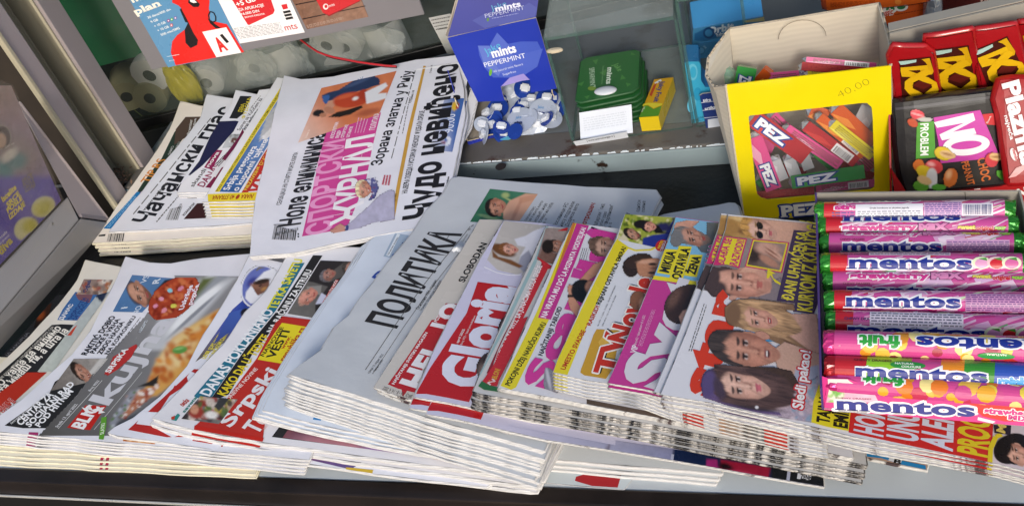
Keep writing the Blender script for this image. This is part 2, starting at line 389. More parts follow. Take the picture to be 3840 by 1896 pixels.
# ------------------------------------------------------------ materials
MATS = {}
def mat(name, color=None, rough=.5, noise=0, nscale=40, bump=0, bscale=200, metal=0, spec=.5, coat=0, attr=None, trans=0, ior=1.45, alpha=1, c2=None, thr=.5, sharp=.1, coords='Object', emis=None, tmod=0, stripes=None):
    if name in MATS: return MATS[name]
    m = bpy.data.materials.new(name); m.use_nodes = True; t = m.node_tree; b = t.nodes['Principled BSDF']; L = t.links.new
    tc = t.nodes.new('ShaderNodeTexCoord'); cs = tc.outputs[coords]
    if attr:
        a = t.nodes.new('ShaderNodeVertexColor'); a.layer_name = attr; base = a.outputs[0]
    else:
        r = t.nodes.new('ShaderNodeRGB'); r.outputs[0].default_value = (*hexc(color), 1); base = r.outputs[0]
    if c2 is not None:
        n = t.nodes.new('ShaderNodeTexNoise'); n.inputs['Scale'].default_value = nscale; n.inputs['Detail'].default_value = 8; n.inputs['Roughness'].default_value = .65; L(cs, n.inputs[0])
        mr = t.nodes.new('ShaderNodeMapRange'); mr.inputs[1].default_value = thr - sharp; mr.inputs[2].default_value = thr + sharp; L(n.outputs[0], mr.inputs[0])
        mx = t.nodes.new('ShaderNodeMix'); mx.data_type = 'RGBA'; L(mr.outputs[0], mx.inputs[0]); L(base, mx.inputs[6]); mx.inputs[7].default_value = (*hexc(c2), 1); base = mx.outputs[2]
    if noise:
        n = t.nodes.new('ShaderNodeTexNoise'); n.inputs['Scale'].default_value = nscale if c2 is None else nscale * .37; n.inputs['Detail'].default_value = 6; L(cs, n.inputs[0])
        mr = t.nodes.new('ShaderNodeMapRange'); mr.inputs[1].default_value = .25; mr.inputs[2].default_value = .75; mr.inputs[3].default_value = 1 - noise; mr.inputs[4].default_value = 1 + noise * .6; L(n.outputs[0], mr.inputs[0])
        mx = t.nodes.new('ShaderNodeMix'); mx.data_type = 'RGBA'; mx.blend_type = 'MULTIPLY'; mx.inputs[0].default_value = 1; L(base, mx.inputs[6]); L(mr.outputs[0], mx.inputs[7]); base = mx.outputs[2]
        rr = t.nodes.new('ShaderNodeMapRange'); rr.inputs[3].default_value = max(0, rough - .12); rr.inputs[4].default_value = min(1, rough + .12); L(n.outputs[0], rr.inputs[0]); L(rr.outputs[0], b.inputs['Roughness'])
    else: b.inputs['Roughness'].default_value = rough
    if stripes:       # (scale, strength, axis)
        wv = t.nodes.new('ShaderNodeTexWave'); wv.inputs['Scale'].default_value = stripes[0]; wv.inputs['Distortion'].default_value = 2.5; wv.inputs['Detail'].default_value = 2; wv.inputs['Detail Scale'].default_value = .6; wv.bands_direction = stripes[2]; L(cs, wv.inputs[0])
        mr = t.nodes.new('ShaderNodeMapRange'); mr.inputs[3].default_value = 1 - stripes[1]; mr.inputs[4].default_value = 1; L(wv.outputs[1], mr.inputs[0])
        mx = t.nodes.new('ShaderNodeMix'); mx.data_type = 'RGBA'; mx.blend_type = 'MULTIPLY'; mx.inputs[0].default_value = 1; L(base, mx.inputs[6]); L(mr.outputs[0], mx.inputs[7]); base = mx.outputs[2]
    L(base, b.inputs['Base Color'])
    if bump:
        n = t.nodes.new('ShaderNodeTexNoise'); n.inputs['Scale'].default_value = bscale; n.inputs['Detail'].default_value = 4; L(cs, n.inputs[0])
        bp = t.nodes.new('ShaderNodeBump'); bp.inputs['Strength'].default_value = bump; bp.inputs['Distance'].default_value = .002; L(n.outputs[0], bp.inputs['Height']); L(bp.outputs[0], b.inputs['Normal'])
    b.inputs['Metallic'].default_value = metal; b.inputs['Specular IOR Level'].default_value = spec; b.inputs['Coat Weight'].default_value = coat; b.inputs['Coat Roughness'].default_value = .12
    b.inputs['Transmission Weight'].default_value = trans; b.inputs['IOR'].default_value = ior; b.inputs['Alpha'].default_value = alpha
    MATS[name] = m; return m

# ------------------------------------------------------------ objects
def mk(name, bm, m, parent=None, smooth=False):
    me = bpy.data.meshes.new(name)
    bm.to_mesh(me); bm.free()
    o = bpy.data.objects.new(name, me); COL.objects.link(o)
    for q in (m if isinstance(m, (list, tuple)) else [m]): me.materials.append(q)
    if smooth: me.polygons.foreach_set('use_smooth', [True] * len(me.polygons))
    if parent is not None:
        o.parent = parent; o.matrix_parent_inverse = Matrix.Identity(4)
        inv = parent.matrix_world.inverted() if parent.type == 'EMPTY' or parent.parent is None else parent.matrix_world.inverted()
        if o.type == 'MESH': me.transform(ROOTS.get(parent.name, Matrix.Identity(4)))
        ROOTS[o.name] = ROOTS.get(parent.name, Matrix.Identity(4))
    return o
ROOTS = {}      # root name -> world-to-local matrix (children meshes are authored in world coordinates)
def thing(name, label, cat, loc=(0, 0, 0), group=None):
    o = bpy.data.objects.new(name, None); COL.objects.link(o); o.location = loc; o.empty_display_size = .02
    ROOTS[o.name] = Matrix.Translation(-Vector(loc)); tag(o, label, cat, group); return o
def tag(o, label, cat, group=None, kind=None):
    o['label'] = label; o['category'] = cat
    if group: o['group'] = group
    if kind: o['kind'] = kind
    return o
def dup(root, loc=(0, 0, 0), rotz=0.0, label=None, group=None, rot=None):
    r = root.copy(); COL.objects.link(r); r.location = Vector(root.location) + Vector(loc); r.rotation_euler = rot or (0, 0, rotz)
    if label: r['label'] = label
    if group: r['group'] = group
    for ch in list(root.children):
        c = ch.copy(); COL.objects.link(c); c.parent = r
        for g in ch.children:
            d = g.copy(); COL.objects.link(d); d.parent = c
    return r
def bm_box(bm, p0, ex, ey, ez):
    p0, ex, ey, ez = (np.array(a, float) for a in (p0, ex, ey, ez)); vs = []
    for k in (0, 1):
        for (a, b) in ((0, 0), (1, 0), (1, 1), (0, 1)): vs.append(bm.verts.new(p0 + ex * a + ey * b + ez * k))
    fl = np.dot(np.cross(ex, ey), ez) < 0
    for f in ((3, 2, 1, 0), (4, 5, 6, 7), (0, 1, 5, 4), (1, 2, 6, 5), (2, 3, 7, 6), (3, 0, 4, 7)):
        bm.faces.new([vs[i] for i in (f[::-1] if fl else f)])
def box(name, p0, ex, ey, ez, m, parent=None, bev=.0, seg=2):
    bm = bmesh.new(); bm_box(bm, p0, ex, ey, ez)
    if bev: bmesh.ops.bevel(bm, geom=list(bm.edges), offset=bev, segments=seg, affect='EDGES', profile=.5)
    return mk(name, bm, m, parent)
def cyl_bm(bm, a, b, ra, rb=None, n=24, cap=True):
    a, b = np.array(a, float), np.array(b, float); rb = ra if rb is None else rb; d = (b - a) / np.linalg.norm(b - a)
    t = np.array([0, 0, 1.]) if abs(d[2]) < .9 else np.array([1., 0, 0]); x = np.cross(d, t); x /= np.linalg.norm(x); y = np.cross(d, x)
    A = [bm.verts.new(a + (x * math.cos(2 * math.pi * i / n) + y * math.sin(2 * math.pi * i / n)) * ra) for i in range(n)]
    B = [bm.verts.new(b + (x * math.cos(2 * math.pi * i / n) + y * math.sin(2 * math.pi * i / n)) * rb) for i in range(n)]
    for i in range(n): bm.faces.new((A[i], A[(i + 1) % n], B[(i + 1) % n], B[i])).smooth = True
    if cap: bm.faces.new(A[::-1]); bm.faces.new(B)
def prism(bm, base, vec):
    base = [np.array(p, float) for p in base]; vec = np.array(vec, float); n = len(base)
    A = [bm.verts.new(p) for p in base]; B = [bm.verts.new(p + vec) for p in base]
    bm.faces.new(A[::-1]); bm.faces.new(B)
    for i in range(n): bm.faces.new((A[i], A[(i + 1) % n], B[(i + 1) % n], B[i]))
    bmesh.ops.recalc_face_normals(bm, faces=list(bm.faces))
def wavy(uv, amp=.0006, step=.012, seed=0, r=0.0):
    """resample an outline and give it slightly uneven, worn edges and rounded corners"""
    rg = random.Random(seed); out = []; n = len(uv)
    for i in range(n):
        a, b = np.array(uv[i]), np.array(uv[(i + 1) % n]); L = np.linalg.norm(b - a); k = max(1, int(L / step))
        nn = np.array([-(b - a)[1], (b - a)[0]]) / max(L, 1e-9); ph = rg.uniform(0, 6)
        s0 = r / L if r else 0
        for j in range(k):
            t = s0 + (1 - 2 * s0) * j / k if r else j / k
            out.append(tuple(a + (b - a) * t + nn * (amp * math.sin(ph + t * L * 70) + rg.uniform(-amp, amp) * .5)))
        if r: out.append(tuple(a + (b - a) * (1 - s0)))
    return out
def area(uv): return sum(uv[i][0] * uv[(i + 1) % len(uv)][1] - uv[(i + 1) % len(uv)][0] * uv[i][1] for i in range(len(uv)))
def slab(name, surf, uv, th, m, parent, top=0.0, rings=5):
    """a folded paper: top and bottom sheet joined by a rounded edge"""
    bm = bmesh.new(); vs = [bm.verts.new((u, v, 0)) for u, v in (uv if area(uv) > 0 else uv[::-1])]
    bm.faces.new(vs); bmesh.ops.triangulate(bm, faces=list(bm.faces))
    if surf.step:
        for ax in (0, 1):
            xs = [v.co[ax] for v in bm.verts]; lo, hi = min(xs), max(xs); k = math.floor(lo / surf.step) + 1
            while k * surf.step < hi:
                co = Vector((0, 0, 0)); co[ax] = k * surf.step; no = Vector((0, 0, 0)); no[ax] = 1
                bmesh.ops.bisect_plane(bm, geom=list(bm.verts) + list(bm.edges) + list(bm.faces), plane_co=co, plane_no=no, dist=1e-7); k += 1
    be = {e.verts[0]: None for e in bm.edges if e.is_boundary}
    nxt = {}
    for e in bm.edges:
        if e.is_boundary:
            l = e.link_loops[0]; nxt[l.vert] = l.link_loop_next.vert
    st = next(iter(nxt)); loop = [st]; v = nxt[st]
    while v is not st and v in nxt: loop.append(v); v = nxt[v]
    n = len(loop); P = [np.array(q.co[:2]) for q in loop]; N = []
    for i in range(n):
        d = P[(i + 1) % n] - P[i - 1]; d = d / (np.linalg.norm(d) + 1e-12); N.append(np.array([d[1], -d[0]]))
    prev = loop; r = th / 2; cap = list(bm.faces)
    bmesh.ops.delete(bm, geom=cap, context='FACES_ONLY')
    for k in range(1, rings + 1):
        a = math.pi * k / rings; cur = []
        for i in range(n):
            q = P[i] + N[i] * r * math.sin(a); nv = bm.verts.new((q[0], q[1], -r * (1 - math.cos(a)))); cur.append(nv)
        for i in range(n):
            f = bm.faces.new((prev[i], cur[i], cur[(i + 1) % n], prev[(i + 1) % n])); f.smooth = True
        prev = cur
    bm.faces.new(prev) if False else None
    f = bm.faces.new(prev[::-1]); 
    try: bmesh.ops.triangulate(bm, faces=[f])
    except Exception: pass
    bmesh.ops.delete(bm, geom=[e for e in bm.edges if not e.link_faces], context='EDGES')
    bmesh.ops.delete(bm, geom=[v for v in bm.verts if not v.link_faces], context='VERTS')
    for v in bm.verts: v.co = surf.pt(v.co.x, v.co.y, top + v.co.z)
    bmesh.ops.recalc_face_normals(bm, faces=list(bm.faces))
    return mk(name, bm, m, parent)
# ============================================================ materials
NEWS = mat('newsprint', attr='ink', rough=.72, noise=.06, nscale=30, bump=.4, bscale=28, spec=.25)
GLOS = mat('glossy_print', attr='ink', rough=.27, noise=.03, nscale=30, bump=.05, bscale=30, spec=.5, coat=.35)
PEDGE = mat('paper_edge', '#dfdedf', rough=.75, noise=.12, nscale=90, spec=.2, stripes=(230, .3, 'Z'))
PCREAM = mat('cream_paper_edge', '#e6dfc8', rough=.8, noise=.12, nscale=90, spec=.2, stripes=(230, .25, 'Z'))
MEDGE = mat('magazine_edge', '#dcdad8', rough=.5, noise=.3, nscale=45, spec=.35, c2='#4a3a3c', thr=.56, sharp=.03, stripes=(260, .35, 'Z'))
FEDGE = mat('film_edge', '#cfcac6', rough=.3, noise=.5, nscale=110, spec=.7, c2='#1d1a1c', thr=.50, sharp=.06, stripes=(220, .5, 'Z'), bump=.8, bscale=260)
BLACKM = mat('black_rubber', '#17181b', rough=.42, noise=.3, nscale=50, c2='#3b3a38', thr=.73, sharp=.03, bump=.25, bscale=160)
WHITEP = mat('counter_paint', '#c6cdd2', rough=.42, noise=.07, nscale=14, c2='#8f8f88', thr=.74, sharp=.03, bump=.03, bscale=40)
GREYP = mat('worn_grey_paint', '#74797c', rough=.5, noise=.16, nscale=18, c2='#5c5a56', thr=.62, sharp=.1, bump=.2, bscale=60)
RUSTY = mat('rusty_strip', '#6a655f', rough=.6, noise=.25, nscale=30, c2='#4b3328', thr=.6, sharp=.05, bump=.3, bscale=80)
CHIP = mat('chipped_white_paint', '#98a8ac', rough=.45, noise=.12, nscale=25, c2='#33241c', thr=.67, sharp=.02, bump=.3, bscale=70)
DKMET = mat('dark_bronze_metal', '#2c2422', rough=.38, noise=.15, nscale=14, metal=.3, c2='#0f0d0c', thr=.66, sharp=.2)
STEEL = mat('bright_steel', '#f0efec', rough=.3, metal=.6, noise=.05)
DKPAN = mat('dark_panel', '#1b1a18', rough=.3, noise=.2, nscale=4)
MAUVE = mat('mauve_aluminium', '#a3999b', rough=.45, noise=.07, nscale=9, c2='#6c6360', thr=.72, sharp=.05, bump=.04, bscale=50)
BEIGE = mat('beige_aluminium', '#97917f', rough=.5, noise=.12, nscale=12, c2='#5d564b', thr=.66, sharp=.08, bump=.06, bscale=50)
CREAMR = mat('cream_paint', '#b3ab94', rough=.5, noise=.12, nscale=20, c2='#6f6450', thr=.7, sharp=.04)
GROOVE = mat('dark_groove', '#2d251e', rough=.7, noise=.3, nscale=30)
SIDEG = mat('side_board_grey', '#8d8b8c', rough=.42, noise=.08, nscale=9, c2='#5c5450', thr=.75, sharp=.04)

# ============================================================ setting
def structure(name, bm, m): o = mk(name, bm, m); o['kind'] = 'structure'; return o
PAVE = mat('asphalt', '#55524f', rough=.9, noise=.35, nscale=3, bump=.5, bscale=40)
bm = bmesh.new(); vs = [bm.verts.new(p) for p in ((-60, -60, -.92), (60, -60, -.92), (60, 60, -.92), (-60, 60, -.92))]; bm.faces.new(vs)
structure('pavement', bm, PAVE)

# counter: black mat, white painted panel at the front right, dark metal front edge with a bright rail
YF = .4355
ct = thing('kiosk_counter', 'kiosk sales counter with pale painted top, black mat and dark metal front edge', 'counter', (-.3, .6, 0))
box('counter_top', (-1.3, YF, -.02), (1.9, 0, 0), (0, .11, 0), (0, 0, .02), WHITEP, ct, .0015)
box('black_mat', (-1.3, YF + .1102, -.02), (1.9, 0, 0), (0, .33, 0), (0, 0, .0195), BLACKM, ct, .0015)
# small damp scuffs and chips on the paint
bm = bmesh.new()
rg = random.Random(4)
def edge_block(y0, y1, z0, z1, m, n, bev=.001): box(n, (-1.3, y0, z0), (1.9, 0, 0), (0, y1 - y0, 0), (0, 0, z1 - z0), m, ct, bev)
edge_block(YF - .0165, YF - .0003, -.022, .0015, DKMET, 'front_edge', .002)
edge_block(YF - .0185, YF - .0168, -.0235, -.0205, STEEL, 'steel_rail', .0005)
edge_block(YF - .0165, YF - .001, -.052, -.0225, DKPAN, 'front_panel', .001)
bm.free()
box('lower_shelf', (-1.3, YF - .06, -.30), (.75, 0, 0), (0, .2, 0), (0, 0, .01), GREYP, ct, .001)
box('cabinet_front', (-1.3, YF + .02, -.90), (1.9, 0, 0), (0, .02, 0), (0, 0, .846), DKPAN, ct, .001)

# rear ledge on which the sweets stand
ZL = .024; YL = .8355
lg = thing('kiosk_ledge', 'raised grey ledge behind the papers with chipped white front face and rusty lip', 'ledge', (-.3, YL + .1, 0))
box('ledge_top', (-.87, YL + .038, 0), (2.2, 0, 0), (0, .42, 0), (0, 0, ZL), GREYP, lg, .001)
box('ledge_lip', (-.87, YL - .004, 0.0005), (2.2, 0, 0), (0, .0415, 0), (0, 0, ZL + .0008), RUSTY, lg, .002)
box('ledge_front', (-.87, YL - .0065, -.001), (2.2, 0, 0), (0, .0022, 0), (0, 0, ZL - .0005), CHIP, lg, .0008)
bm = bmesh.new(); q = PZ((1878, 625), ZL + .0015); cyl_bm(bm, q, q + np.array([0, 0, .0006]), .006, n=20); mk('screw_hole', bm, GROOVE, lg)
# chipped flakes along the lip
FLAKE = mat('white_paint_flakes', '#dfe6e8', rough=.5, noise=.1)
bm = bmesh.new(); rg = random.Random(9)
for i in range(150):
    x = rg.uniform(-.42, .06); d = rg.uniform(.0006, .0022); l = rg.uniform(.0015, .008); y = YL - .0067
    P = [(x, y - .0003, ZL + .0008), (x + l, y - .0003, ZL + .0008), (x + l * .8, y + d, ZL + .0018), (x + l * .2, y + d * rg.uniform(.4, 1), ZL + .0018)]
    bm.faces.new([bm.verts.new(p) for p in P])
mk('paint_flakes', bm, FLAKE, lg)

# window line of the kiosk: runs at an angle behind the ledge
W0 = np.array([-.938, .956]); WD = np.array([.25, .062]); WD = WD / np.linalg.norm(WD); WN = np.array([WD[1], -WD[0]])
def wl(t, off=0): p = W0 + WD * t + WN * off; return (p[0], p[1])
wf = thing('kiosk_window', 'long kiosk window of dusty, dimming glass on a black rubber seal behind the ledge', 'window', (*wl(0), ZL))
SEAL = mat('black_seal', '#0e0e0f', rough=.4, noise=.3, nscale=60)
GLASS = mat('dusty_dimming_glass', '#56605a', rough=.06, alpha=.2, spec=.5, c2='#8b8f7c', thr=.66, sharp=.12, nscale=9)  # grey tint darkens the kiosk inside; the noise colour is dust
def wbox(name, t0, t1, o0, o1, z0, z1, m, par, bev=.001):
    a, b = wl(t0, o0), wl(t1, o0); d = np.array([*(WN * (o1 - o0)), 0])
    return box(name, (*a, z0), (b[0] - a[0], b[1] - a[1], 0), d, (0, 0, z1 - z0), m, par, bev)
wbox('seal', -.04, 1.25, -.004, .006, ZL, ZL + .014, SEAL, wf)
wbox('pane', -.04, 1.25, -.002, .001, ZL + .014, .60, GLASS, wf, 0)
# inside the kiosk
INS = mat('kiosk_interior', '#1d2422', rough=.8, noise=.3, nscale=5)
GREENC = mat('green_cloth', '#128a52', rough=.8, noise=.25, nscale=6, c2='#0b5a36', thr=.66, sharp=.2)
ki = thing('kiosk_interior', 'dark inside of the kiosk behind the window with shelf and green panel', 'kiosk', (*wl(.5, -.2), 0))
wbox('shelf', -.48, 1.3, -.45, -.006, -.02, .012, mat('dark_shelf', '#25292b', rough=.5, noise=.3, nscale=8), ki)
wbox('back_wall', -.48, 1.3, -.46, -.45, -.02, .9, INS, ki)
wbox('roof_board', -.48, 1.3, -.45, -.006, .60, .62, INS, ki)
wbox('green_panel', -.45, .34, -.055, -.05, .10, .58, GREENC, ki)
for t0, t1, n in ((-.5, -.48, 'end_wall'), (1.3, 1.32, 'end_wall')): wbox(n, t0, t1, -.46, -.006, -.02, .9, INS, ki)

# ---------------- window frame posts at the left (plumb, seen slanting because the camera looks down)
def nad(x0, yb):     # photo x at row 0 -> x on row yb along a plumb line
    return x0 + (3400 - x0) * yb / 5100.0
pf = thing('window_frame_post', 'wide mauve and beige aluminium window frame posts at the left of the kiosk', 'frame', tuple(PZ((560, 680), ZL)))
ZP = .02
def strip(name, a, b, m, off=0.0, z0=0, th=.008):
    """a plumb strip between two foot points given in photo pixels on the ledge plane"""
    A, B = PZ(a, ZP), PZ(b, ZP); d = B - A; d[2] = 0; n = np.array([d[1], -d[0], 0]); n /= np.linalg.norm(n)
    if n[1] > 0 and abs(n[1]) > abs(n[0]): n = -n
    A = A + n * off; A[2] = z0
    return box(name, A, d, -n * th, (0, 0, .62 - z0), m, pf, .0012)
strip('mauve_face', (531, 640), (570, 583), MAUVE, .006)
strip('cream_ridge', (523, 637), (533, 633), CREAMR, .007)
strip('beige_channel', (440, 640), (525, 642), BEIGE, .0)
strip('channel_lip', (432, 636), (444, 632), BEIGE, .005)
strip('inner_channel', (400, 700), (436, 640), BEIGE, .001)
strip('mauve_jamb', (418, 775), (455, 725), MAUVE, .010)
strip('cream_ridge', (412, 783), (421, 772), CREAMR, .012)
strip('dark_gap', (330, 800), (420, 780), GROOVE, -.012)
# rusty rubbish in the corner
RUB = mat('dry_leaf_litter', '#6b5344', rough=.9, noise=.4, nscale=90)
bm = bmesh.new(); rg = random.Random(2)
for i in range(90):
    c = PZ((rg.gauss(455, 22), rg.gauss(662, 20)), ZL + .003 + rg.uniform(0, .008)); s_ = rg.uniform(.0015, .004)
    a = Vector((rg.gauss(0, 1), rg.gauss(0, 1), rg.gauss(0, .5))).normalized() * s_; b = Vector((rg.gauss(0, 1), rg.gauss(0, 1), rg.gauss(0, .5))).normalized() * s_ * .5
    bm.faces.new([bm.verts.new(Vector(c) + v) for v in (-a, b, a, -b)])
o = mk('leaf_litter', bm, RUB); o['kind'] = 'stuff'; o['label'] = 'brown dry litter gathered in the corner of the window frame'; o['category'] = 'litter'

# ---------------- left side display: slanting glazed side window, board, magazine behind plastic
def P3(p, z, f=None): return PZ(p, z, f)
sb = thing('side_board', 'grey metal side board with a round screw closing the counter on the left', 'board', tuple(P3((300, 900), .03)))
def sheet(name, pts, m, par, th=.003, bev=.0006):
    pts = [np.array(p) for p in pts]; n = np.cross(pts[1] - pts[0], pts[2] - pts[0]); n /= np.linalg.norm(n)
    if n[2] < 0: n = -n
    bm = bmesh.new(); prism(bm, pts, -n * th)
    if bev: bmesh.ops.bevel(bm, geom=list(bm.edges), offset=bev, segments=2, affect='EDGES')
    return mk(name, bm, m, par)
fr('Q')
sheet('lower_plate', [P3((-250, 1544), .075), P3((430, 825), .075), P3((500, 968), .058), P3((-250, 1862), .058)], SIDEG, sb)
sheet('upper_plate', [P3((-250, 1870), .0555), P3((508, 965), .0555), P3((690, 990), .017), P3((-250, 2062), .017)], SIDEG, sb)
sheet('jamb_plate', [P3((505, 960), .056), P3((435, 830), .0745), P3((130, 270), .20), P3((112, 225), .215), P3((692, 985), .0165)], MAUVE, sb)
# magazine behind the slanting plastic pane
fr('S'); box('side_wall', (-1.6, W0[1] - .05, -.02), (1.6 + W0[0] - .01, 0, 0), (0, .02, 0), (0, 0, .7), GROOVE, wf)
fr('Q')
c = P3((333, 1012), .067); SCR = mat('screw_steel', '#b9b4ab', rough=.3, metal=.9, noise=.1)
bm = bmesh.new(); nn = np.array([.3, -.25, .9]); nn /= np.linalg.norm(nn)
cyl_bm(bm, c, c + nn * .0015, .0062, .0058); cyl_bm(bm, c + nn * .0015, c + nn * .004, .0036, .0026); mk('screw', bm, SCR, sb)

def side_mag():
    s = Surf(P3((0, 1290), .077, 'Q'), P3((430, 825), .077, 'Q'), P3((90, 200), .235, 'Q')); fr('Q'); a = Art(s)
    t = thing('side_magazine', 'purple magazine with yellow lettering and lemons behind dull plastic at the far left', 'magazine', tuple(s.O))
    a.photo([(-120, 1400), (-120, -40), (60, -40), (395, 850)][:0] or [(-60, 120), (70, 120), (388, 850), (-60, 1320)], [G((0, 200), (200, 1100), '#a08c84', '#5a4590'), Nz(90, .25), E(100, 560, 180, 130, '#8b7c78', 20, .6), E(10, 450, 62, 80, '#8f867c', 0, .06), E(10, 450, 54, 72, '#4a3c34', 0, .06), E(5, 470, 34, 48, '#b89a80', 0, .3), E(110, 600, 60, 50, '#5f7f7c', -30, .6), E(30, 660, 50, 70, '#4c7a78', -20, .6), E(60, 560, 60, 30, '#c8c0b0', -40, .6), Pg([(-60, 700), (380, 700), (400, 900), (-60, 1330)], '#50409a', 30), E(275, 890, 78, 62, '#c9c28c', -30, .12), E(270, 895, 62, 46, '#b8b040', -30, .5), E(165, 1030, 80, 70, '#c9c28c', -40, .12), E(190, 1010, 50, 40, '#b3a92e', -40, .5), Pg([(60, 1180), (180, 1060), (240, 1030), (130, 1190)], '#50409a', 8), Nz(14, .1, 3)], 4)
    for i, (t_, A_, B_, C_) in enumerate((('Iscelite', (18, 862), (104, 775), (5, 828)), ('SRCE', (48, 895), (125, 812), (36, 868)), ('POSLE', (48, 932), (142, 842), (36, 905)), ('IZDAJE', (62, 972), (160, 880), (48, 945)))): a.T(t_, A_, B_, C_, '#e2cc3a', .06)
    for i, t_ in enumerate(('SRCE', 'POSLE', 'IZDAJE')): a.T(t_, (140 + i * 10, 745 + i * 28), (205 + i * 10, 700 + i * 28), (130 + i * 10, 720 + i * 28), '#8a7c50', .03)
    a.T('diva', (5, 1200), (80, 1110), (-12, 1150), '#b9a63a', .08); a.T('Cela ima', (30, 520), (90, 490), (28, 505), '#c8bfb0', .03); a.T('o pravo', (0, 1130), (58, 1075), (-6, 1115), '#cfc8d8', .02); a.T('stala', (0, 1095), (45, 1052), (-6, 1080), '#cfc8d8', .02)
    a.build('cover', GLOS, t)
    pl = mat('dull_plastic', '#b8aca0', rough=.22, alpha=.08, spec=.5, noise=.2, nscale=12, bump=.3, bscale=12)
    uv = [s.hit(p) for p in ((-60, 1330), (395, 860), (60, 110), (-60, 60))]; bm = bmesh.new(); prism(bm, [s.pt(u, v, .003) for u, v in uv], s.n * .001); mk('plastic_pane', bm, pl, t)
side_mag()

# ============================================================ newspapers and magazines
def paper(name, label, cat, FL, FRp, BL, z, f='S', th=.003, m=None, base='#e3e4ea', group=None, copies=(), curl=None, wav=None, edge=None, BR=None, seed=1, outline=None, lowlabel=None, step=.014, rnd=0.0, ename='pages'):
    fr(f); a = P3(FL, z[0], f); b = P3(FRp, z[1], f); c = P3(BL, z[2], f)
    s = Surf(a, b, c, curl, wav, step)
    uv = [s.hit(FL, f), s.hit(FRp, f), None, s.hit(BL, f)]
    uv[2] = s.hit(BR, f) if BR else (uv[1][0] + uv[3][0] - uv[0][0], uv[1][1] + uv[3][1] - uv[0][1])
    if outline: uv = [s.hit(p, f) for p in outline]
    A = Art(s); A.cfg = dict(name=name, label=label, cat=cat, loc=tuple(a), th=th, m=m or NEWS, group=group, copies=copies, edge=edge or PEDGE, low=lowlabel, ename=ename)
    A.out = wavy(uv, .0004 if (m is None) else .00015, .012, seed, rnd); A.polyuv(A.out, base); A.lay(1.6); A.rect = uv; A.clip = [tuple(q) for q in uv]
    return A
def fin(A):
    c = A.cfg; r = thing(c['name'], c['label'], c['cat'], c['loc'], c['group'])
    slab(c['ename'], A.s, A.out, c['th'], c['edge'], r); A.build('front_page' if 'newspaper' in c['name'] else 'cover', c['m'], r)
    for i, cp in enumerate(c['copies']):
        dx, dy, dz, rz = cp[:4]
        lab = cp[4] if len(cp) > 4 else c['low']
        dup(r, (dx, dy, dz), math.radians(rz), lab or c['label'], c['group'])
    return r
def fan(n, dx, dy, th, seed=0, rot=.35, jit=.0012):
    rg = random.Random(seed); return [(dx * (i + 1) + rg.uniform(-jit, jit), dy * (i + 1) + rg.uniform(-jit, jit), -th * (i + 1), rg.uniform(-rot, rot)) for i in range(n)]
ORD = ['second', 'third', 'fourth', 'fifth', 'sixth', 'seventh', 'eighth', 'ninth', 'tenth', 'eleventh', 'twelfth', 'thirteenth', 'fourteenth']
def fanpx(n, p0, z0, p1, z1, text, seed=0, rot=.3, jit=.0009, f='S'):
    """copies lying under the top one, spread evenly towards the buyer down to photo point p1 at height z1"""
    a, b = P3(p0, z0, f), P3(p1, z1, f); rg = random.Random(seed); out = []
    for i in range(n):
        t = (i + 1) / n; d = (b - a) * t
        out.append((d[0] + rg.uniform(-jit, jit), d[1] + rg.uniform(-jit, jit), d[2], rg.uniform(-rot, rot), text.format(ORD[i])))
    return out
SK = '#c08a70'
# ---------------------------------------------------------------- REAR ROW
# Tip supplement, cream paper
a = paper('newspaper', 'cream sports newspaper with dark green band and orange lettering, leftmost of the rear row', 'newspaper', (75, 1120), (1180, 1045), (640, 220), (.0175, .0165, .046), 'A', .0035, base='#efe6dc', edge=PCREAM, BR=(1230, 300),
          group='newspapers in the rear row', wav=(.0008, 3), outline=[(78, 1122), (600, 1095), (1150, 1062), (1230, 300), (760, 250), (640, 220), (612, 300), (570, 400), (500, 520), (440, 605), (345, 740), (240, 880), (150, 1015)],
          copies=fanpx(3, (75, 1120, 'A'), .0175, (125, 1190, 'A'), .0045, '{} copy down in the cream newspaper pile at the rear left', 5, rot=.8))
a.poly([(365, 795), (400, 740), (520, 585), (600, 420), (672, 322), (768, 320), (640, 480), (580, 600), (470, 740), (385, 800)], '#2a3b33')
a.poly([(672, 322), (768, 320), (700, 440), (640, 470), (600, 500), (610, 400)], '#54443c')
a.poly([(362, 797), (398, 800), (375, 830), (230, 1000), (205, 1032), (150, 1030)], '#2279b8')
a.poly([(388, 800), (398, 800), (378, 832), (235, 1000), (225, 998), (366, 832)], '#c23a30')
a.T('TIP.RS', (438, 742), (552, 592), (398, 715), '#d98a33', .02)
a.T('Premier', (700, 430), (718, 335), (682, 430), '#ddd', .02); a.T('League', (722, 420), (742, 330), (706, 420), '#ddd', .02)
a.T('SAMO', (576, 560), (600, 505), (560, 560), '#bbb'); a.T('ZA VERU', (606, 570), (640, 480), (590, 570), '#bbb')
a.greek([(170, 1020), (340, 815), (360, 830), (190, 1024)], 2, '#7fb3d8', seed=3)
a.poly([(122, 1070), (165, 1065), (160, 1078), (118, 1080)], '#333'); a.bars([(185, 1060), (285, 1055), (275, 1110), (172, 1112)], '#444', 20)
fin(a)
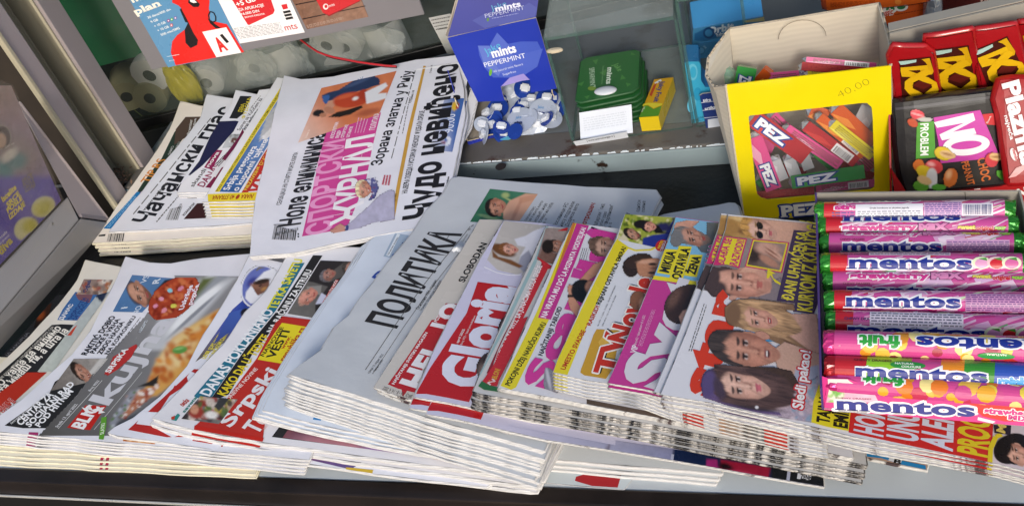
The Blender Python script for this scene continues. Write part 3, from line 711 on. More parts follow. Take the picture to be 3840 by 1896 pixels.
# city paper
a = paper('newspaper', 'pale newspaper with big black Cyrillic masthead and barcode, second in the rear row', 'newspaper', (183, 1045), (1130, 990), (805, 178), (.0225, .021, .0515), 'A', .003, base='#dfe1ea', BR=(1260, 260), group='newspapers in the rear row', wav=(.0006, 8),
          outline=[(183, 1052), (600, 1028), (1130, 992), (1260, 230), (990, 205), (805, 178), (770, 320), (690, 430), (620, 510), (520, 620), (400, 790), (310, 890)])
a.T('Чачански глас', (440, 1000), (985, 262), (322, 995), '#20222a', .045)
a.T('www.coglas.rs', (412, 918), (562, 738), (398, 908), '#444'); a.greek([(335, 935), (830, 325), (836, 335), (345, 942)], 1, '#666', seed=5)
a.greek([(480, 985), (640, 800), (650, 806), (495, 990)], 1, '#555'); a.bars([(575, 905), (655, 885), (625, 975), (545, 975)], '#666', 18)
a.poly([(660, 970), (745, 870), (830, 868), (905, 940), (880, 960)], '#3b1f22'); a.poly([(840, 930), (940, 925), (930, 945), (860, 950)], '#8b96a0')
a.T('КОМАРНИ', (665, 950), (735, 872), (650, 945), '#222', .04); a.T('Јер са', (630, 905), (650, 875), (618, 900), '#333')
fin(a)
# dark photo paper
a = paper('newspaper', 'newspaper with large navy photo and yellow Cyrillic words on black, third in the rear row', 'newspaper', (505, 866), (900, 872), (990, 150), (.0265, .0255, .055), 'A', .002, base='#e2e4ee', group='newspapers in the rear row', wav=(.0005, 4),
          outline=[(505, 868), (700, 872), (900, 880), (1240, 300), (1160, 185), (990, 150), (960, 250), (900, 330), (780, 520), (690, 660), (640, 740)])
a.poly([(690, 690), (760, 600), (870, 350), (990, 345), (1010, 350), (900, 560), (780, 700)], '#23264a')
a.poly([(950, 330), (1020, 188), (1092, 190), (1040, 300), (1000, 332)], '#23262a'); a.T('ДВА', (1028, 290), (1052, 235), (1005, 290), '#dccb3a', .03); a.T('ФУДОХА', (1050, 330), (1090, 195), (1030, 325), '#dccb3a', .03)
a.poly([(565, 838), (640, 745), (670, 740), (745, 838), (600, 840)], '#25243a'); a.poly([(560, 840), (640, 838), (600, 790)], '#a82838')
fin(a)
# Danas with the nova box
a = paper('newspaper', 'newspaper with magenta capitals and a small sketch picture, fourth in the rear row', 'newspaper', (618, 800), (900, 790), (1140, 150), (.0325, .0315, .0585), 'A', .0018, base='#e4e5ec', group='newspapers in the rear row', wav=(.0005, 6),
          outline=[(618, 802), (750, 800), (900, 800), (1330, 260), (1220, 140), (1140, 150), (1110, 210), (1060, 320), (900, 500), (780, 630), (690, 700), (640, 750)],
          copies=fanpx(2, (618, 800, 'A'), .0325, (640, 825, 'A'), .029, '{} copy down under the magenta lettered newspaper', 4))
a.T('skandi', (722, 766), (806, 655), (694, 764), '#222', .02)
a.poly([(790, 642), (862, 530), (908, 533), (838, 655)], '#8c2656'); a.T('nova', (822, 640), (888, 545), (800, 635), '#eee', .03)
a.T('DANAS', (786, 768), (898, 630), (736, 766), '#8c2450', .03); a.poly([(798, 768), (905, 640), (960, 640), (850, 775)], '#7a2048')
a.poly([(835, 690), (935, 540), (962, 550), (862, 705)], '#e0e0e6'); a.greek([(860, 620), (940, 540), (962, 552), (885, 640)], 3, '#222', fill=.6)
a.photo([(905, 520), (945, 430), (1045, 430), (1010, 510)], [G((905, 520), (1045, 430), '#c9cdd2', '#9aa0a6'), E(980, 470, 20, 18, '#5a3024'), Bl([(905, 520), (945, 430), (1045, 430), (1010, 510)], 7, ['#777', '#e8e8e8', '#555'], 16, 2)], 6)
a.poly([(1035, 400), (1050, 430), (925, 600), (905, 590), (1010, 450)], '#6d1f45')
a.T('Susret sa Vučićem za', (1018, 408), (1162, 205), (996, 405), '#25272e', .02); a.T('kraj jedinstva opoz', (1052, 405), (1190, 215), (1028, 402), '#25272e', .02); a.greek([(975, 405), (1145, 185), (1152, 190), (985, 408)], 1, '#777')
a.poly([(1060, 402), (1135, 300), (1140, 330), (1090, 402)], '#2a2c34')
fin(a)
# Kurir with the jet
a = paper('newspaper', 'tabloid with yellow strip, blue panel and grey fighter jet, top of the yellow edged pile', 'newspaper', (778, 862), (1300, 850), (1255, 70), (.042, .041, .0635), 'A', .0022, base='#e9eaf0', group='yellow edged tabloids in the rear row', wav=(.0004, 9),
          BR=(1750, 120), copies=fanpx(5, (778, 862, 'A'), .042, (802, 958, 'A'), .0275, '{} copy down in the yellow edged tabloid pile', 8, jit=.0006))
a.poly([(858, 797), (1278, 130), (1306, 134), (888, 797)], '#e2cf3c'); a.T("POSLE VESTI O NABAVCI FRANCUSKIH 'RAFALA' IZ EVROPSKE STIŽU VEOMA VAŽNE INFORMACIJE", (880, 793), (1298, 138), (864, 792), '#3a3a20', .02)
J0 = [(888, 797), (1308, 136), (1408, 146), (1345, 310), (1010, 800)]
a.photo([(1010, 800), (888, 797), (1308, 136), (1420, 146)], [G((900, 790), (1380, 150), '#2d5d9c', '#7f9fcd'), Nz(60, .25, 2),
    Pg([(1150, 430), (1200, 300), (1290, 210), (1300, 140), (1368, 150), (1345, 270), (1290, 340), (1200, 430), (1140, 480)], '#b9bcc2'), Pg([(1225, 300), (1330, 205), (1330, 180), (1360, 175), (1300, 300)], '#8d9098'),
    Pg([(1155, 450), (1235, 370), (1270, 390), (1180, 470)], '#dfe0e4'), E(1330, 170, 30, 14, '#d8d8dc', 60), Pg([(1290, 330), (1370, 230), (1375, 260), (1300, 350)], '#2b2d33'), E(1255, 290, 12, 5, '#33363c', -50), Bl([(1200, 400), (1300, 280), (1340, 300), (1220, 430)], 8, ['#555a62', '#d4d6da', '#e0c040'], 14, 1), Nz(14, .12, 4)], 5)
a.T('Srbija pregovara', (948, 787), (1128, 508), (908, 785), '#f2f2f4', .03); a.T("o kupovini 'tajfuna'", (1005, 792), (1203, 458), (968, 788), '#f2f2f4', .03)
a.poly([(1028, 802), (1160, 570), (1330, 318), (1338, 345), (1225, 560), (1070, 800)], '#b8322e')
a.T('NEZAVISNE DNEVNE NOVINE', (1062, 786), (1292, 405), (1040, 782), '#e8cf4a', .03); a.T('SLEDE', (1290, 385), (1330, 325), (1270, 382), '#e8cf4a', .03)
a.T('KURIR', (1190, 785), (1300, 520), (1082, 780), '#c23434', .05)
a.poly([(812, 812), (1300, 792), (1300, 848), (816, 860)], '#e6cf33'); a.T('NARA ● 40 STRANA', (1108, 812), (848, 822), (1110, 838), '#a33a20', .03)
fin(a)
# paper glimpsed right of the sports daily
a = paper('newspaper', 'newspaper edge with black patch showing right of the pink sports daily', 'newspaper', (1690, 660), (1830, 640), (1760, 290), (.03, .03, .058), 'S', .003, BR=(1880, 290), group='newspapers in the rear row',
          outline=[(1500, 700), (1686, 664), (1700, 600), (1762, 480), (1800, 330), (1750, 230), (1560, 260)])
a.poly([(1738, 372), (1748, 368), (1765, 300), (1756, 290)], '#23252a')
fr('N'); a.poly([(262, 715), (300, 710), (340, 600), (300, 590)], '#2a2d36'); a.T('na naišim', (318, 712), (342, 610), (295, 705), '#ddd', .02); a.poly([(300, 590), (345, 590), (320, 520), (310, 520)], '#9aa8c4'); fr('S')
fin(a)
# Sportski zurnal
fr('S')
a = paper('newspaper', 'large sports newspaper with pink masthead block and tennis photo, top copy', 'newspaper', (937, 962), (1666, 825), (1066, 285), (.0485, .0465, .068), 'S', .0016, base='#e3e4ee', group='pink block sports newspapers', wav=(.0011, 12), BR=(1765, 200),
          outline=[(937, 962), (1100, 948), (1200, 925), (1400, 885), (1560, 855), (1666, 827), (1690, 700), (1745, 430), (1738, 330), (1712, 208), (1560, 225), (1400, 258), (1250, 288), (1130, 298), (1066, 284), (1030, 420), (990, 620), (960, 740), (945, 860)],
          copies=fanpx(3, (1300, 915), .0485, (1310, 928), .0425, '{} copy down under the pink block sports newspaper', 3, rot=.5, jit=.0015))
a.poly([(1133, 887), (1160, 770), (1232, 451), (1429, 423), (1395, 560), (1370, 690), (1300, 858)], '#cc4794'); 
a.T('СПОРТСКИ', (1240, 868), (1292, 520), (1152, 869), '#e79ccb', .05); a.T('ЖУРНАЛ', (1348, 832), (1402, 503), (1245, 838), '#f0eef4', .06)
a.T('Ноле елиминисан', (1125, 842), (1228, 476), (1050, 840), '#22232b', .05); a.T('СЕНЗАЦИЈА НА СТАРТУ МОНТЕ КАРЛА', (1054, 768), (1119, 571), (1038, 766), '#22232b', .03)
fr('A'); a.bars([(1240, 1010), (1378, 1045), (1370, 1105), (1222, 1100)], '#33343a', 30); a.poly([(1233, 1005), (1402, 997), (1402, 1001), (1233, 1009)], '#444'); a.poly([(1384, 1060), (1394, 1060), (1394, 1070), (1384, 1070)], '#111'); a.poly([(1384, 1076), (1394, 1076), (1394, 1086), (1384, 1086)], '#111')
a.T('9770353691002', (1390, 1022), (1240, 1062), (1392, 1040), '#555', .01)
fr('M')
a.photo([(420, 1035), (590, 640), (1132, 517), (1005, 830)], [G((420, 1035), (700, 800), '#e3c9bd', '#cf7a52'), Nz(90, .1, 3), Pg([(500, 1100), (560, 930), (760, 870), (1010, 835), (1100, 900)], '#e3e4ee', 2) if 0 else Nz(40, .06, 1),
    E(925, 815, 90, 22, '#8a3c30', -12, .6, .6),
    Pg([(590, 690), (720, 650), (830, 580), (960, 545), (1012, 575), (1010, 615), (900, 650), (760, 690), (640, 765), (605, 745)], '#2a3a5c'), Pg([(595, 695), (650, 690), (640, 760), (605, 745)], '#3d62a0'), E(850, 600, 110, 12, '#46597f', -22, .5, .8),
    Pg([(640, 735), (760, 690), (800, 680), (800, 705), (700, 745), (640, 825), (585, 835), (600, 800)], '#c8927a'), E(805, 725, 130, 55, '#b8452c', -8), E(760, 700, 70, 14, '#d0603f', -15, .6), E(900, 690, 45, 40, '#a93c28', 0),
    Pg([(905, 670), (1000, 625), (1055, 600), (1068, 625), (1000, 680), (1060, 675), (1062, 712), (990, 735), (915, 755)], '#e6e8ee', 4), E(835, 715, 22, 12, '#e9e6e6', -20, .5), Pg([(700, 815), (800, 790), (880, 765), (890, 780), (800, 830), (720, 850), (640, 850)], '#23201f', 3), E(648, 800, 40, 24, '#b87f66', 20), E(568, 820, 42, 24, '#1f2026', -10), E(600, 835, 24, 16, '#b67e64')], 5, clip=None)
a.T('НОВАК', (770, 640), (905, 575), (760, 620), '#8fa3c4', .02)
for i, t_ in enumerate(('АПСОЛУТНИ', 'ЛИДЕР', 'СПОРТСКЕ', 'ШТАМПЕ')):
    L_ = (1, .5, .85, .75)[i]; x0 = 675 + i * 38; a.T(t_, (x0, 1003 - i * 3), (x0 + 40 * L_, 1003 - 118 * L_), (x0 - 24, 1003), '#f0e4ee', .05)
a.greek([(822, 965), (850, 850), (935, 865), (905, 960)], 4, '#e7a9cf', fill=.35)
a.T('ПОЛИТИКА', (975, 940), (1012, 820), (938, 938), '#f0eef4', .02)
a.T('Зорана златна у Рију', (1022, 1192), (1250, 508), (948, 1192), '#23242c', .04)
a.greek([(1090, 1145), (1262, 512), (1272, 515), (1100, 1148)], 1, '#555', seed=2); a.greek([(1170, 965), (1225, 700), (1235, 702), (1180, 968)], 1, '#666'); a.T('Страна 18', (1236, 745), (1262, 655), (1222, 742), '#222', .03)
a.T('Страна 20', (1382, 530), (1392, 472), (1370, 528), '#333', .02); a.T('Страна 23', (482, 1000), (508, 942), (470, 1000), '#f3e6dd', .02)
fr('S'); a.poly([(1588, 248), (1597, 249), (1540, 500), (1479, 825), (1465, 825), (1526, 500)], '#c79a45')
a.T('ФОТО: ЕПА / З. Курстило', (1472, 820, 'D')[:0] or (1474, 818), (1488, 726), (1463, 818), '#5b4420', .02)
a.T('НАЈВЕЋА ПОБЕДА У ИСТОРИЈИ ЖЕНСКОГ ФУДБАЛА СРБИЈЕ', (1527, 724), (1593, 415), (1508, 724), '#22232b', .04)
fr('M'); a.photo([(1370, 1085), (1480, 712), (1622, 712), (1535, 1100)], [G((1400, 1100), (1560, 710), '#5578b8', '#8da9d6'), G((1370, 1000), (1560, 1000), '#dfe1ec', '#3f66ab'), E(1555, 768, 36, 24, '#d8b43a', -70), E(1572, 768, 12, 24, '#b5402f', 20), E(1500, 1020, 34, 26, '#dfe3ee', -70), E(1485, 1020, 10, 22, '#5573b4', 20), E(1470, 1032, 18, 12, '#b56a70', 0, .4, .6)], 6)
a.T('90:00', (1540, 958), (1558, 822), (1480, 955), '#e6ecf8', .0, shade=None)
a.T('Чудо невиђено', (1620 * 1.927 - 900 * 1.927, 812 * 1.927), (1574, 452), (1517 * 1.927 - 900 * 1.927, 812 * 1.927), '#1f2027', .06)
fr('D')
a.photo([(55, 400), (185, 75), (470, 20), (470, 320)], [Pg([(150, 362), (180, 335), (300, 230), (370, 160), (440, 120), (470, 130), (470, 310), (330, 330), (190, 388)], '#b5b2cc', 5), Nz(24, .14, 7), Pg([(255, 55), (285, 25), (330, 10), (350, 60), (370, 110), (345, 175), (300, 195), (330, 150), (300, 100)], '#5d5f94', 4), Bl([(290, 30), (350, 30), (370, 110), (330, 190)], 8, ['#8a3a60', '#d8d8ea', '#41457f'], 22, 3),
    Pg([(62, 385), (100, 350), (128, 332), (160, 352), (155, 385), (128, 398), (100, 395)], '#c99384', 3), Pg([(62, 372), (110, 360), (108, 368), (64, 380)], '#bd8474', 2), Pg([(165, 340), (182, 345), (178, 385), (162, 382)], '#37407c', 2)], 4)
a.photo([(185, 195), (185, 60), (350, 60), (350, 195)], [Face((278, 118), (285, 70), (326, 128), '#d39a84', '#cdbf9a', lips='#c0555a', mouth=.8, neck=0, hairw=1.05)], 3.2)
a.greek([(385, 90), (400, 30), (450, 30), (440, 95)], 3, '#c0405a', fill=.6)
a.T('Србија победи', (792, 132), (812, 40), (782, 130), '#26272e', .04)
fr('S'); fin(a)
# ---------------------------------------------------------------- FRONT ROW
GF = 'newspapers in the front row'
# cream papers right at the counter edge
a = paper('newspaper', 'cream folded newspaper with crimson squares, top of the front left edge pile', 'newspaper', (-300, 1655), (965, 1716), (-200, 1330), (.0105, .0105, .0105), 'S', .0024, base='#ece6d2', edge=PCREAM, BR=(1100, 1380), group='cream newspapers at the front edge', wav=(.0003, 2),
          copies=fanpx(4, (700, 1700), .0105, (690, 1775), .0025, '{} copy down in the cream newspaper pile at the front left edge', 6, rot=.35, jit=.0006))
fr('R')
for (x, y) in ((990, 560), (1045, 560)): a.poly([(x + 5, y - 105), (x + 32, y - 103), (x + 22, y - 66), (x - 6, y - 68)], '#b3294f')
a.poly([(1545, 535), (1790, 548), (1780, 556), (1540, 545)], '#333'); a.T('РЕСО 4', (1850, 575), (2220, 590), (1850, 545), '#333', .05)
fin(a)
# black paper
a = paper('newspaper', 'black newspaper with dim grey capitals lying lowest at the far left', 'newspaper', (-200, 1560), (300, 1560), (190, 1130), (.009, .009, .010), 'S', .0025, base='#26272b', edge=mat('black_paper_edge', '#2a2a2c', rough=.7, noise=.2), group=GF, outline=[(-250, 1600), (150, 1560), (420, 1100), (215, 1105), (90, 1250)])
fr('B'); a.T('ŠALJA SAKUPLJA', (10, 780), (190, 590), (2, 765), '#70717a', .02); a.T('PO NJIVU BESU', (40, 800), (190, 640), (28, 790), '#60616a', .02)
a.photo([(215, 560), (250, 440), (330, 400), (300, 530)], [G((215, 560), (330, 400), '#15100e', '#3c2014'), E(260, 480, 30, 20, '#8a4018', -50, .6)], 6)
fin(a)
# Vecernje novosti
fr('S')
a = paper('newspaper', 'cream newspaper with black Cyrillic headline panel and red corner, leftmost of the front row', 'newspaper', (-150, 1585), (560, 1640), (321, 974), (.0135, .012, .020), 'S', .0022, base='#e6e2d8', edge=PCREAM, BR=(760, 1010), group=GF, wav=(.0005, 14),
          outline=[(-150, 1585), (200, 1610), (450, 1640), (760, 1010), (560, 1020), (448, 1000), (321, 974), (290, 1050), (220, 1140), (110, 1260), (0, 1366), (-80, 1460)])
fr('B')
a.poly([(-40, 1010), (-40, 880), (120, 740), (330, 540), (390, 535), (495, 540), (430, 610), (245, 840), (60, 985)], '#27282a')
a.T('ПОСЛЕ РУХАНОВИМЕЈ ПОДРШКЕ САНКЦИЈАМА СДА', (-20, 915), (345, 552), (-28, 905), '#d8d4ca', .02)
a.T('АО, хајде да видимо', (-20, 960), (395, 560), (-45, 925), '#f0ece2', .05); a.T('шта имаш ти, а шта ја', (-10, 1005), (440, 578), (-30, 965), '#f0ece2', .05)
a.poly([(-40, 1000), (175, 842), (300, 842), (60, 1060), (-40, 1120)], '#b8301f'); a.T('ВОНЉЕ', (10, 1120), (105, 1030), (-12, 1080), '#c8402e', .05, out='#eee')
a.poly([(365, 508), (400, 440), (480, 330), (620, 345), (560, 505), (500, 512)], '#3d6da8'); a.poly([(480, 345), (540, 300), (600, 330), (570, 400), (500, 380)], '#7b5560')
a.T('ДАНАС', (400, 508), (470, 408), (375, 505), '#f2f2f2', .05); a.T('"НОВОСТИ', (455, 508), (555, 370), (430, 505), '#25407e', .05); a.T('ОГЛАСИ"', (480, 512), (580, 375), (460, 510), '#25407e', .05); a.T('КЛИКНИ И ЗАРАДИ', (505, 510), (618, 372), (492, 508), '#c0392b', .03)
a.photo([(490, 345), (535, 250), (720, 255), (670, 350)], [G((490, 345), (720, 255), '#a08a84', '#8a7a70'), Bl([(490, 345), (535, 250), (720, 255), (670, 350)], 16, ['#6d5a54', '#c9b6aa', '#984838', '#dfdad2', '#b97c50'], 40, 3), Nz(12, .2)], 6)
a.T('Oglasi', (555, 330), (582, 255), (530, 328), '#22386e', .04)
a.photo([(240, 838), (620, 350), (700, 330), (340, 838)], [G((240, 838), (700, 330), '#c5cbc0', '#b3bcc0'), Pg([(600, 350), (640, 300), (690, 330), (650, 400)], '#24304a', 4), Pg([(450, 690), (520, 590), (570, 520), (600, 470), (640, 560), (480, 740)], '#31352e', 6), Nz(20, .12)], 6)
a.poly([(470, 560), (495, 540), (455, 608), (430, 608)], '#c94a38'); 
fin(a)
# Blic with the kitchen supplement
fr('S')
GR = 'grey supplement tabloids in the front row'
a = paper('newspaper', 'tabloid with grey pizza supplement, red badge and big white lettering, top of its pile', 'newspaper', (-60, 1612), (1160, 1722), (472, 962), (.0255, .023, .031), 'S', .0024, base='#e4e4ec', BR=(1480, 985), group=GR, wav=(.0007, 21),
          outline=[(-60, 1612), (0, 1617), (146, 1632), (600, 1672), (1160, 1722), (1320, 1300), (1480, 985), (937, 952), (760, 968), (640, 988), (560, 985), (472, 962), (440, 1040), (380, 1160), (340, 1240), (270, 1330), (200, 1390), (80, 1500), (0, 1555)],
          copies=fanpx(4, (600, 1672), .0255, (590, 1712), .0145, '{} copy down in the grey supplement tabloid pile', 7, rot=.25, jit=.001))
fr('B')
a.photo([(-20, 1250), (250, 1243), (700, 690), (400, 760)][:0] or [(245, 1243), (460, 1005), (905, 560), (930, 500)], [], 9) if 0 else None
a.poly([(30, 1178), (315, 975), (350, 900), (420, 855), (560, 900), (480, 1000), (300, 1195), (150, 1195)], '#252527')
a.photo([(320, 960), (470, 755), (690, 752), (560, 905)], [G((320, 960), (690, 752), '#6e6660', '#a8a29c'), Nz(20, .25, 4), Pg([(640, 752), (700, 752), (590, 880), (550, 860)], '#c9c6c2', 6), Face((525, 842), (505, 790), (588, 862), '#bb8a74', '#241b16', lips='#a0483f', mouth=1, yaw=.3, neck=0)], 4)
a.T('Istraga trostrukog ubistva', (75, 1170), (320, 965), (65, 1160), '#ddd', .02)
a.T('CENTAR ZA', (135, 1180), (345, 985), (105, 1150), '#f1f1f3', .06); a.T('SOCIJALNI RAD', (190, 1190), (478, 915), (165, 1165), '#f1f1f3', .06); a.T('POD HITNIM', (255, 1190), (470, 962), (235, 1160), '#f1f1f3', .06)
# grey supplement field
a.photo([(240, 1243), (1150, 1243), (1760, 235), (840, 222)], [G((300, 1240), (1100, 300), '#5a5856', '#8f8f92'), Nz(200, .1, 2),
    Pg([(1090, 380), (1290, 240), (1500, 240), (1250, 520), (1050, 700), (900, 700)], '#c3c5c9', 20), E(1290, 330, 240, 60, '#e6e8ec', -42, .2), E(1320, 330, 220, 42, '#9b9fa6', -42, .3), E(1250, 430, 230, 34, '#eef0f2', -42, .3), E(1240, 470, 200, 12, '#8d9098', -42, .5), Pg([(1290, 240), (1370, 235), (1200, 420), (1160, 410)], '#5f6a3c', 20),
    Pg([(990, 780), (1100, 620), (1380, 445), (1500, 400), (1500, 600), (1250, 800), (1000, 990), (900, 1000), (950, 880)], '#d9a356', 14), E(1130, 700, 150, 60, '#ecd9a8', -48, .7), E(1200, 620, 140, 34, '#e6c37a', -45, .7), Bl([(990, 800), (1120, 620), (1380, 450), (1400, 560), (1050, 900), (950, 920)], 24, ['#c06a24', '#b4551e', '#e9cf94', '#d88a3a'], 60, 4, .8), E(1145, 698, 48, 24, '#5f9a48', -10, .2), E(1140, 690, 30, 8, '#8fc070', -10, .6),
    Pg([(880, 930), (1000, 930), (1010, 860), (950, 900)], '#2a2624', 6), Pg([(760, 1110), (800, 1010), (900, 950), (1010, 925), (960, 1000), (800, 1130)], '#b8785a', 8), Bl([(760, 1110), (800, 1010), (900, 950), (1010, 925), (960, 1000), (800, 1130)], 14, ['#ead9cc', '#9b4434', '#c58a6a', '#f2e6dc'], 50, 6, .5),
    Pg([(690, 1240), (700, 1160), (830, 960), (880, 950), (850, 1010), (760, 1140)], '#8f929c', 14), Bl([(690, 1240), (700, 1160), (830, 960), (870, 960), (760, 1140)], 12, ['#b8bcc4', '#6a6560', '#5d7a48'], 22, 3, .5), Ct([(150, 1300), (245, 1243), (470, 1008), (690, 722), (905, 503), (960, 440), (1110, 240), (1110, 215), (840, 100), (500, 300), (100, 900)])], 5)
a.poly([(246, 1243), (690, 752), (905, 500), (720, 460), (690, 600), (460, 1005), (420, 1240)][:0] or [(0, 0), (.1, 0), (0, .1)], '#fff', 'S') if 0 else None
a.lay(.2)
a.poly([(270, 1198), (480, 985), (700, 720), (915, 505), (940, 460), (720, 458), (690, 600), (500, 760), (560, 905), (470, 1005)][:0] or [(690, 752), (720, 745), (880, 560), (935, 462), (720, 456), (700, 560)], '#e4e4ec')
for i, (t_, A_, B_, C_) in enumerate((('RAKITIĆ DOBIO', (550, 733), (738, 486), (512, 730)), ('PACKE S VRHA', (598, 722), (768, 502), (565, 722)), ('ZBOG HAOSA', (645, 728), (795, 520), (612, 728)), ('NA KOPAONIKU', (688, 728), (868, 485), (660, 728)))): a.T(t_, A_, B_, C_, '#222228', .06)
a.greek([(708, 720), (890, 490), (898, 494), (716, 728)], 1, '#555')
a.photo([(718, 455), (842, 222), (1110, 245), (905, 460)], [G((718, 455), (1110, 245), '#4a74a4', '#5c82ae'), Nz(60, .1), Pg([(980, 330), (1050, 255), (1110, 245), (1000, 380)], '#22303f', 5), Face((890, 342), (868, 268), (968, 358), '#c29179', '#3a2b24', beard=.9, bald=.4, yaw=-.1, neck=0)], 3.5)
a.T('P', (810, 432), (822, 405), (772, 428), '#dfe6ef', .03); a.T('ЯО', (880, 470), (905, 418), (852, 462), '#dfe6ef', .01); a.T('R', (1008, 276), (1024, 242), (972, 270), '#dfe6ef', .03); a.T('VS', (925, 275), (955, 225), (895, 268), '#dfe6ef', .01)
a.photo([(935, 500), (960, 320), (1100, 240), (1290, 260), (1200, 430)][:0] or [(920, 520), (960, 240), (1290, 240), (1230, 480)], [E(1100, 375, 178, 112, '#a94026', -38, .04), E(1180, 300, 90, 70, '#b94c2c', -20, .1), Bl([(960, 470), (990, 340), (1120, 250), (1250, 270), (1210, 400), (1020, 500)], 16, ['#7c2413', '#c9603a', '#8e2f18', '#d47a4a'], 90, 5, .6), E(1082, 322, 16, 14, '#8fd0dc'), E(1028, 375, 16, 12, '#e79bb0'), E(1150, 310, 22, 12, '#d989a0', -35), E(990, 420, 18, 12, '#e090ac', -30), E(1045, 448, 20, 13, '#e492a2', -40), E(1105, 420, 20, 13, '#dcd45a', -10)], 4)
a.T('Uskršnje', (1168, 442), (1230, 288), (1142, 436), '#f6f1f4', .05, out='#b03a62', ow=.05); a.T('pogače.', (1222, 412), (1272, 278), (1196, 408), '#f6f1f4', .05, out='#b03a62', ow=.05)
a.T('kujna', (688, 1052), (1112, 505), (570, 1010), '#cfcfd6', .05)
a.photo([(660, 880), (690, 760), (880, 655), (850, 760)], [Pg([(672, 882), (690, 862), (652, 850), (690, 820), (740, 690), (850, 660), (880, 668), (835, 750), (720, 850), (700, 880)], '#b83232', 3)], 4)
a.T('SRPSKA', (700, 846), (820, 692), (672, 832), '#eee', .06)
a.poly([(875, 590), (922, 505), (950, 508), (900, 588)], '#5a94c8'); a.T('RECEPTI', (896, 588), (942, 512), (880, 586), '#dfeaf4', .03)
a.T('Sreda 13. april 2022.', (368, 1192), (498, 1042), (356, 1182), '#e4e4e6', .02); a.T('Broj 9022', (575, 962), (635, 895), (564, 955), '#e4e4e6', .02)
a.line([(372, 1198), (652, 892)], .0006, '#e6e6e6'); a.line([(600, 1205), (905, 840)], .0006, '#ccc'); a.line([(855, 640), (915, 568)], .0006, '#ccc')
a.poly([(428, 1192), (545, 1050), (680, 1052), (575, 1208), (480, 1200)], '#bf2620')
a.poly([(515, 1110), (545, 1090), (520, 1062), (552, 1072), (570, 1045), (590, 1078), (640, 1065), (668, 1062), (650, 1085), (672, 1095), (630, 1105), (600, 1085), (560, 1110)], '#f1edec'); a.poly([(560, 1110), (560, 1075), (600, 1090), (632, 1088), (620, 1130), (590, 1150)], '#bf2620')
a.T('BLIC', (530, 1205), (640, 1062), (450, 1190), '#f3f1f1', .07)
a.poly([(640, 1180), (648, 1128), (680, 1122), (678, 1180), (660, 1268), (630, 1266)], '#5f9e33'); a.T('SLATKI', (662, 1232), (670, 1162), (640, 1230), '#e8f2dc', .03)
a.poly([(185, 1220), (245, 1222), (243, 1240), (182, 1238)], '#a6336a')
# lower strip of cover seen on every copy
fr('R'); a.photo([(1190, 330), (1190, 395), (1500, 425), (1500, 350)], [G((1200, 340), (1500, 350), '#cf8d55', '#e2b27a'), Nz(30, .3, 3), Bl([(1190, 330), (1190, 395), (1500, 425), (1500, 350)], 16, ['#b5602a', '#f0d8b0', '#dd9a5e'], 24, 2, .5)], 6)
fr('S'); fin(a)
# Alo
GA = 'tabloids fanned over the front edge'
a = paper('newspaper', 'white tabloid with red masthead block and round portrait inset, right of the grey supplement', 'newspaper', (405, 1622), (1825, 1824), (936, 956), (.031, .0075, .038), 'S', .0030, base='#e3e4ee', BR=(2300, 1080), group=GA, wav=(.0004, 31),
          outline=[(405, 1622), (440, 1632), (835, 1688), (1400, 1774), (1825, 1824), (1900, 1770), (2250, 1150), (1500, 1020), (1060, 985), (936, 956), (890, 1050), (822, 1165), (764, 1254), (702, 1372), (602, 1485), (500, 1565), (428, 1602)])
fr('B'); 
a.photo([(1243, 775), (1480, 440), (1640, 300), (1700, 470)], [G((1243, 780), (1700, 300), '#6d6257', '#4557a0'), E(1500, 500, 190, 60, '#3f56b0', -50, .6), E(1560, 420, 80, 40, '#2f459a', -50, .6), E(1560, 480, 20, 28, '#6d4a3a'), E(1620, 530, 30, 24, '#1f2a55'), E(1400, 640, 60, 30, '#7d7468', -45, .6), Nz(20, .18)], 5)
a.T('LIDER SDPS NASTAVLJA LEČENJE', (1306, 756), (1497, 476), (1282, 752), '#e0d045', .05); a.T('U KLINIČKOM CENTRU', (1340, 770), (1466, 572), (1314, 766), '#e0d045', .05)
a.poly([(815, 1205), (1235, 820), (1290, 822), (1262, 850), (1225, 850), (1180, 925), (1110, 925), (1080, 990), (1000, 1110), (1180, 1250), (1060, 1252)], '#b52c2a')
a.poly([(868, 1168), (915, 1090), (1015, 1095), (1000, 1180), (960, 1180)], '#e3e4ee'); a.poly([(960, 1180), (1010, 1180), (1140, 1240), (1100, 1255)], '#e3e4ee'); a.poly([(1190, 870), (1215, 835), (1240, 845), (1200, 905)], '#e3e4ee')
fr('C'); a.poly([(385, 885), (465, 890), (455, 905), (390, 900)], '#e0c83a'); a.poly([(500, 895), (640, 912), (560, 942), (455, 925)], '#b52c2a'); a.poly([(475, 900), (545, 905), (530, 928), (465, 922)], '#ddd'); a.bars([(488, 905), (540, 909), (530, 924), (480, 918)], '#333', 14)
a.T('NAJ', (610, 955), (690, 960), (640, 920), '#b03030', .07)
a.photo([(740, 940), (1000, 950), (1420, 1080), (1360, 1060), (700, 975)][:0] or [(755, 950), (1000, 965), (1360, 1040), (1300, 1078)], [G((755, 950), (1360, 1050), '#8d4a66', '#55508a'), Nz(60, .25, 3), E(900, 975, 60, 12, '#d0a63a', 8, .4)], 7)
a.poly([(1270, 1065), (1420, 1080), (1415, 1100), (1280, 1085)], '#cfae3a')
fr('T')
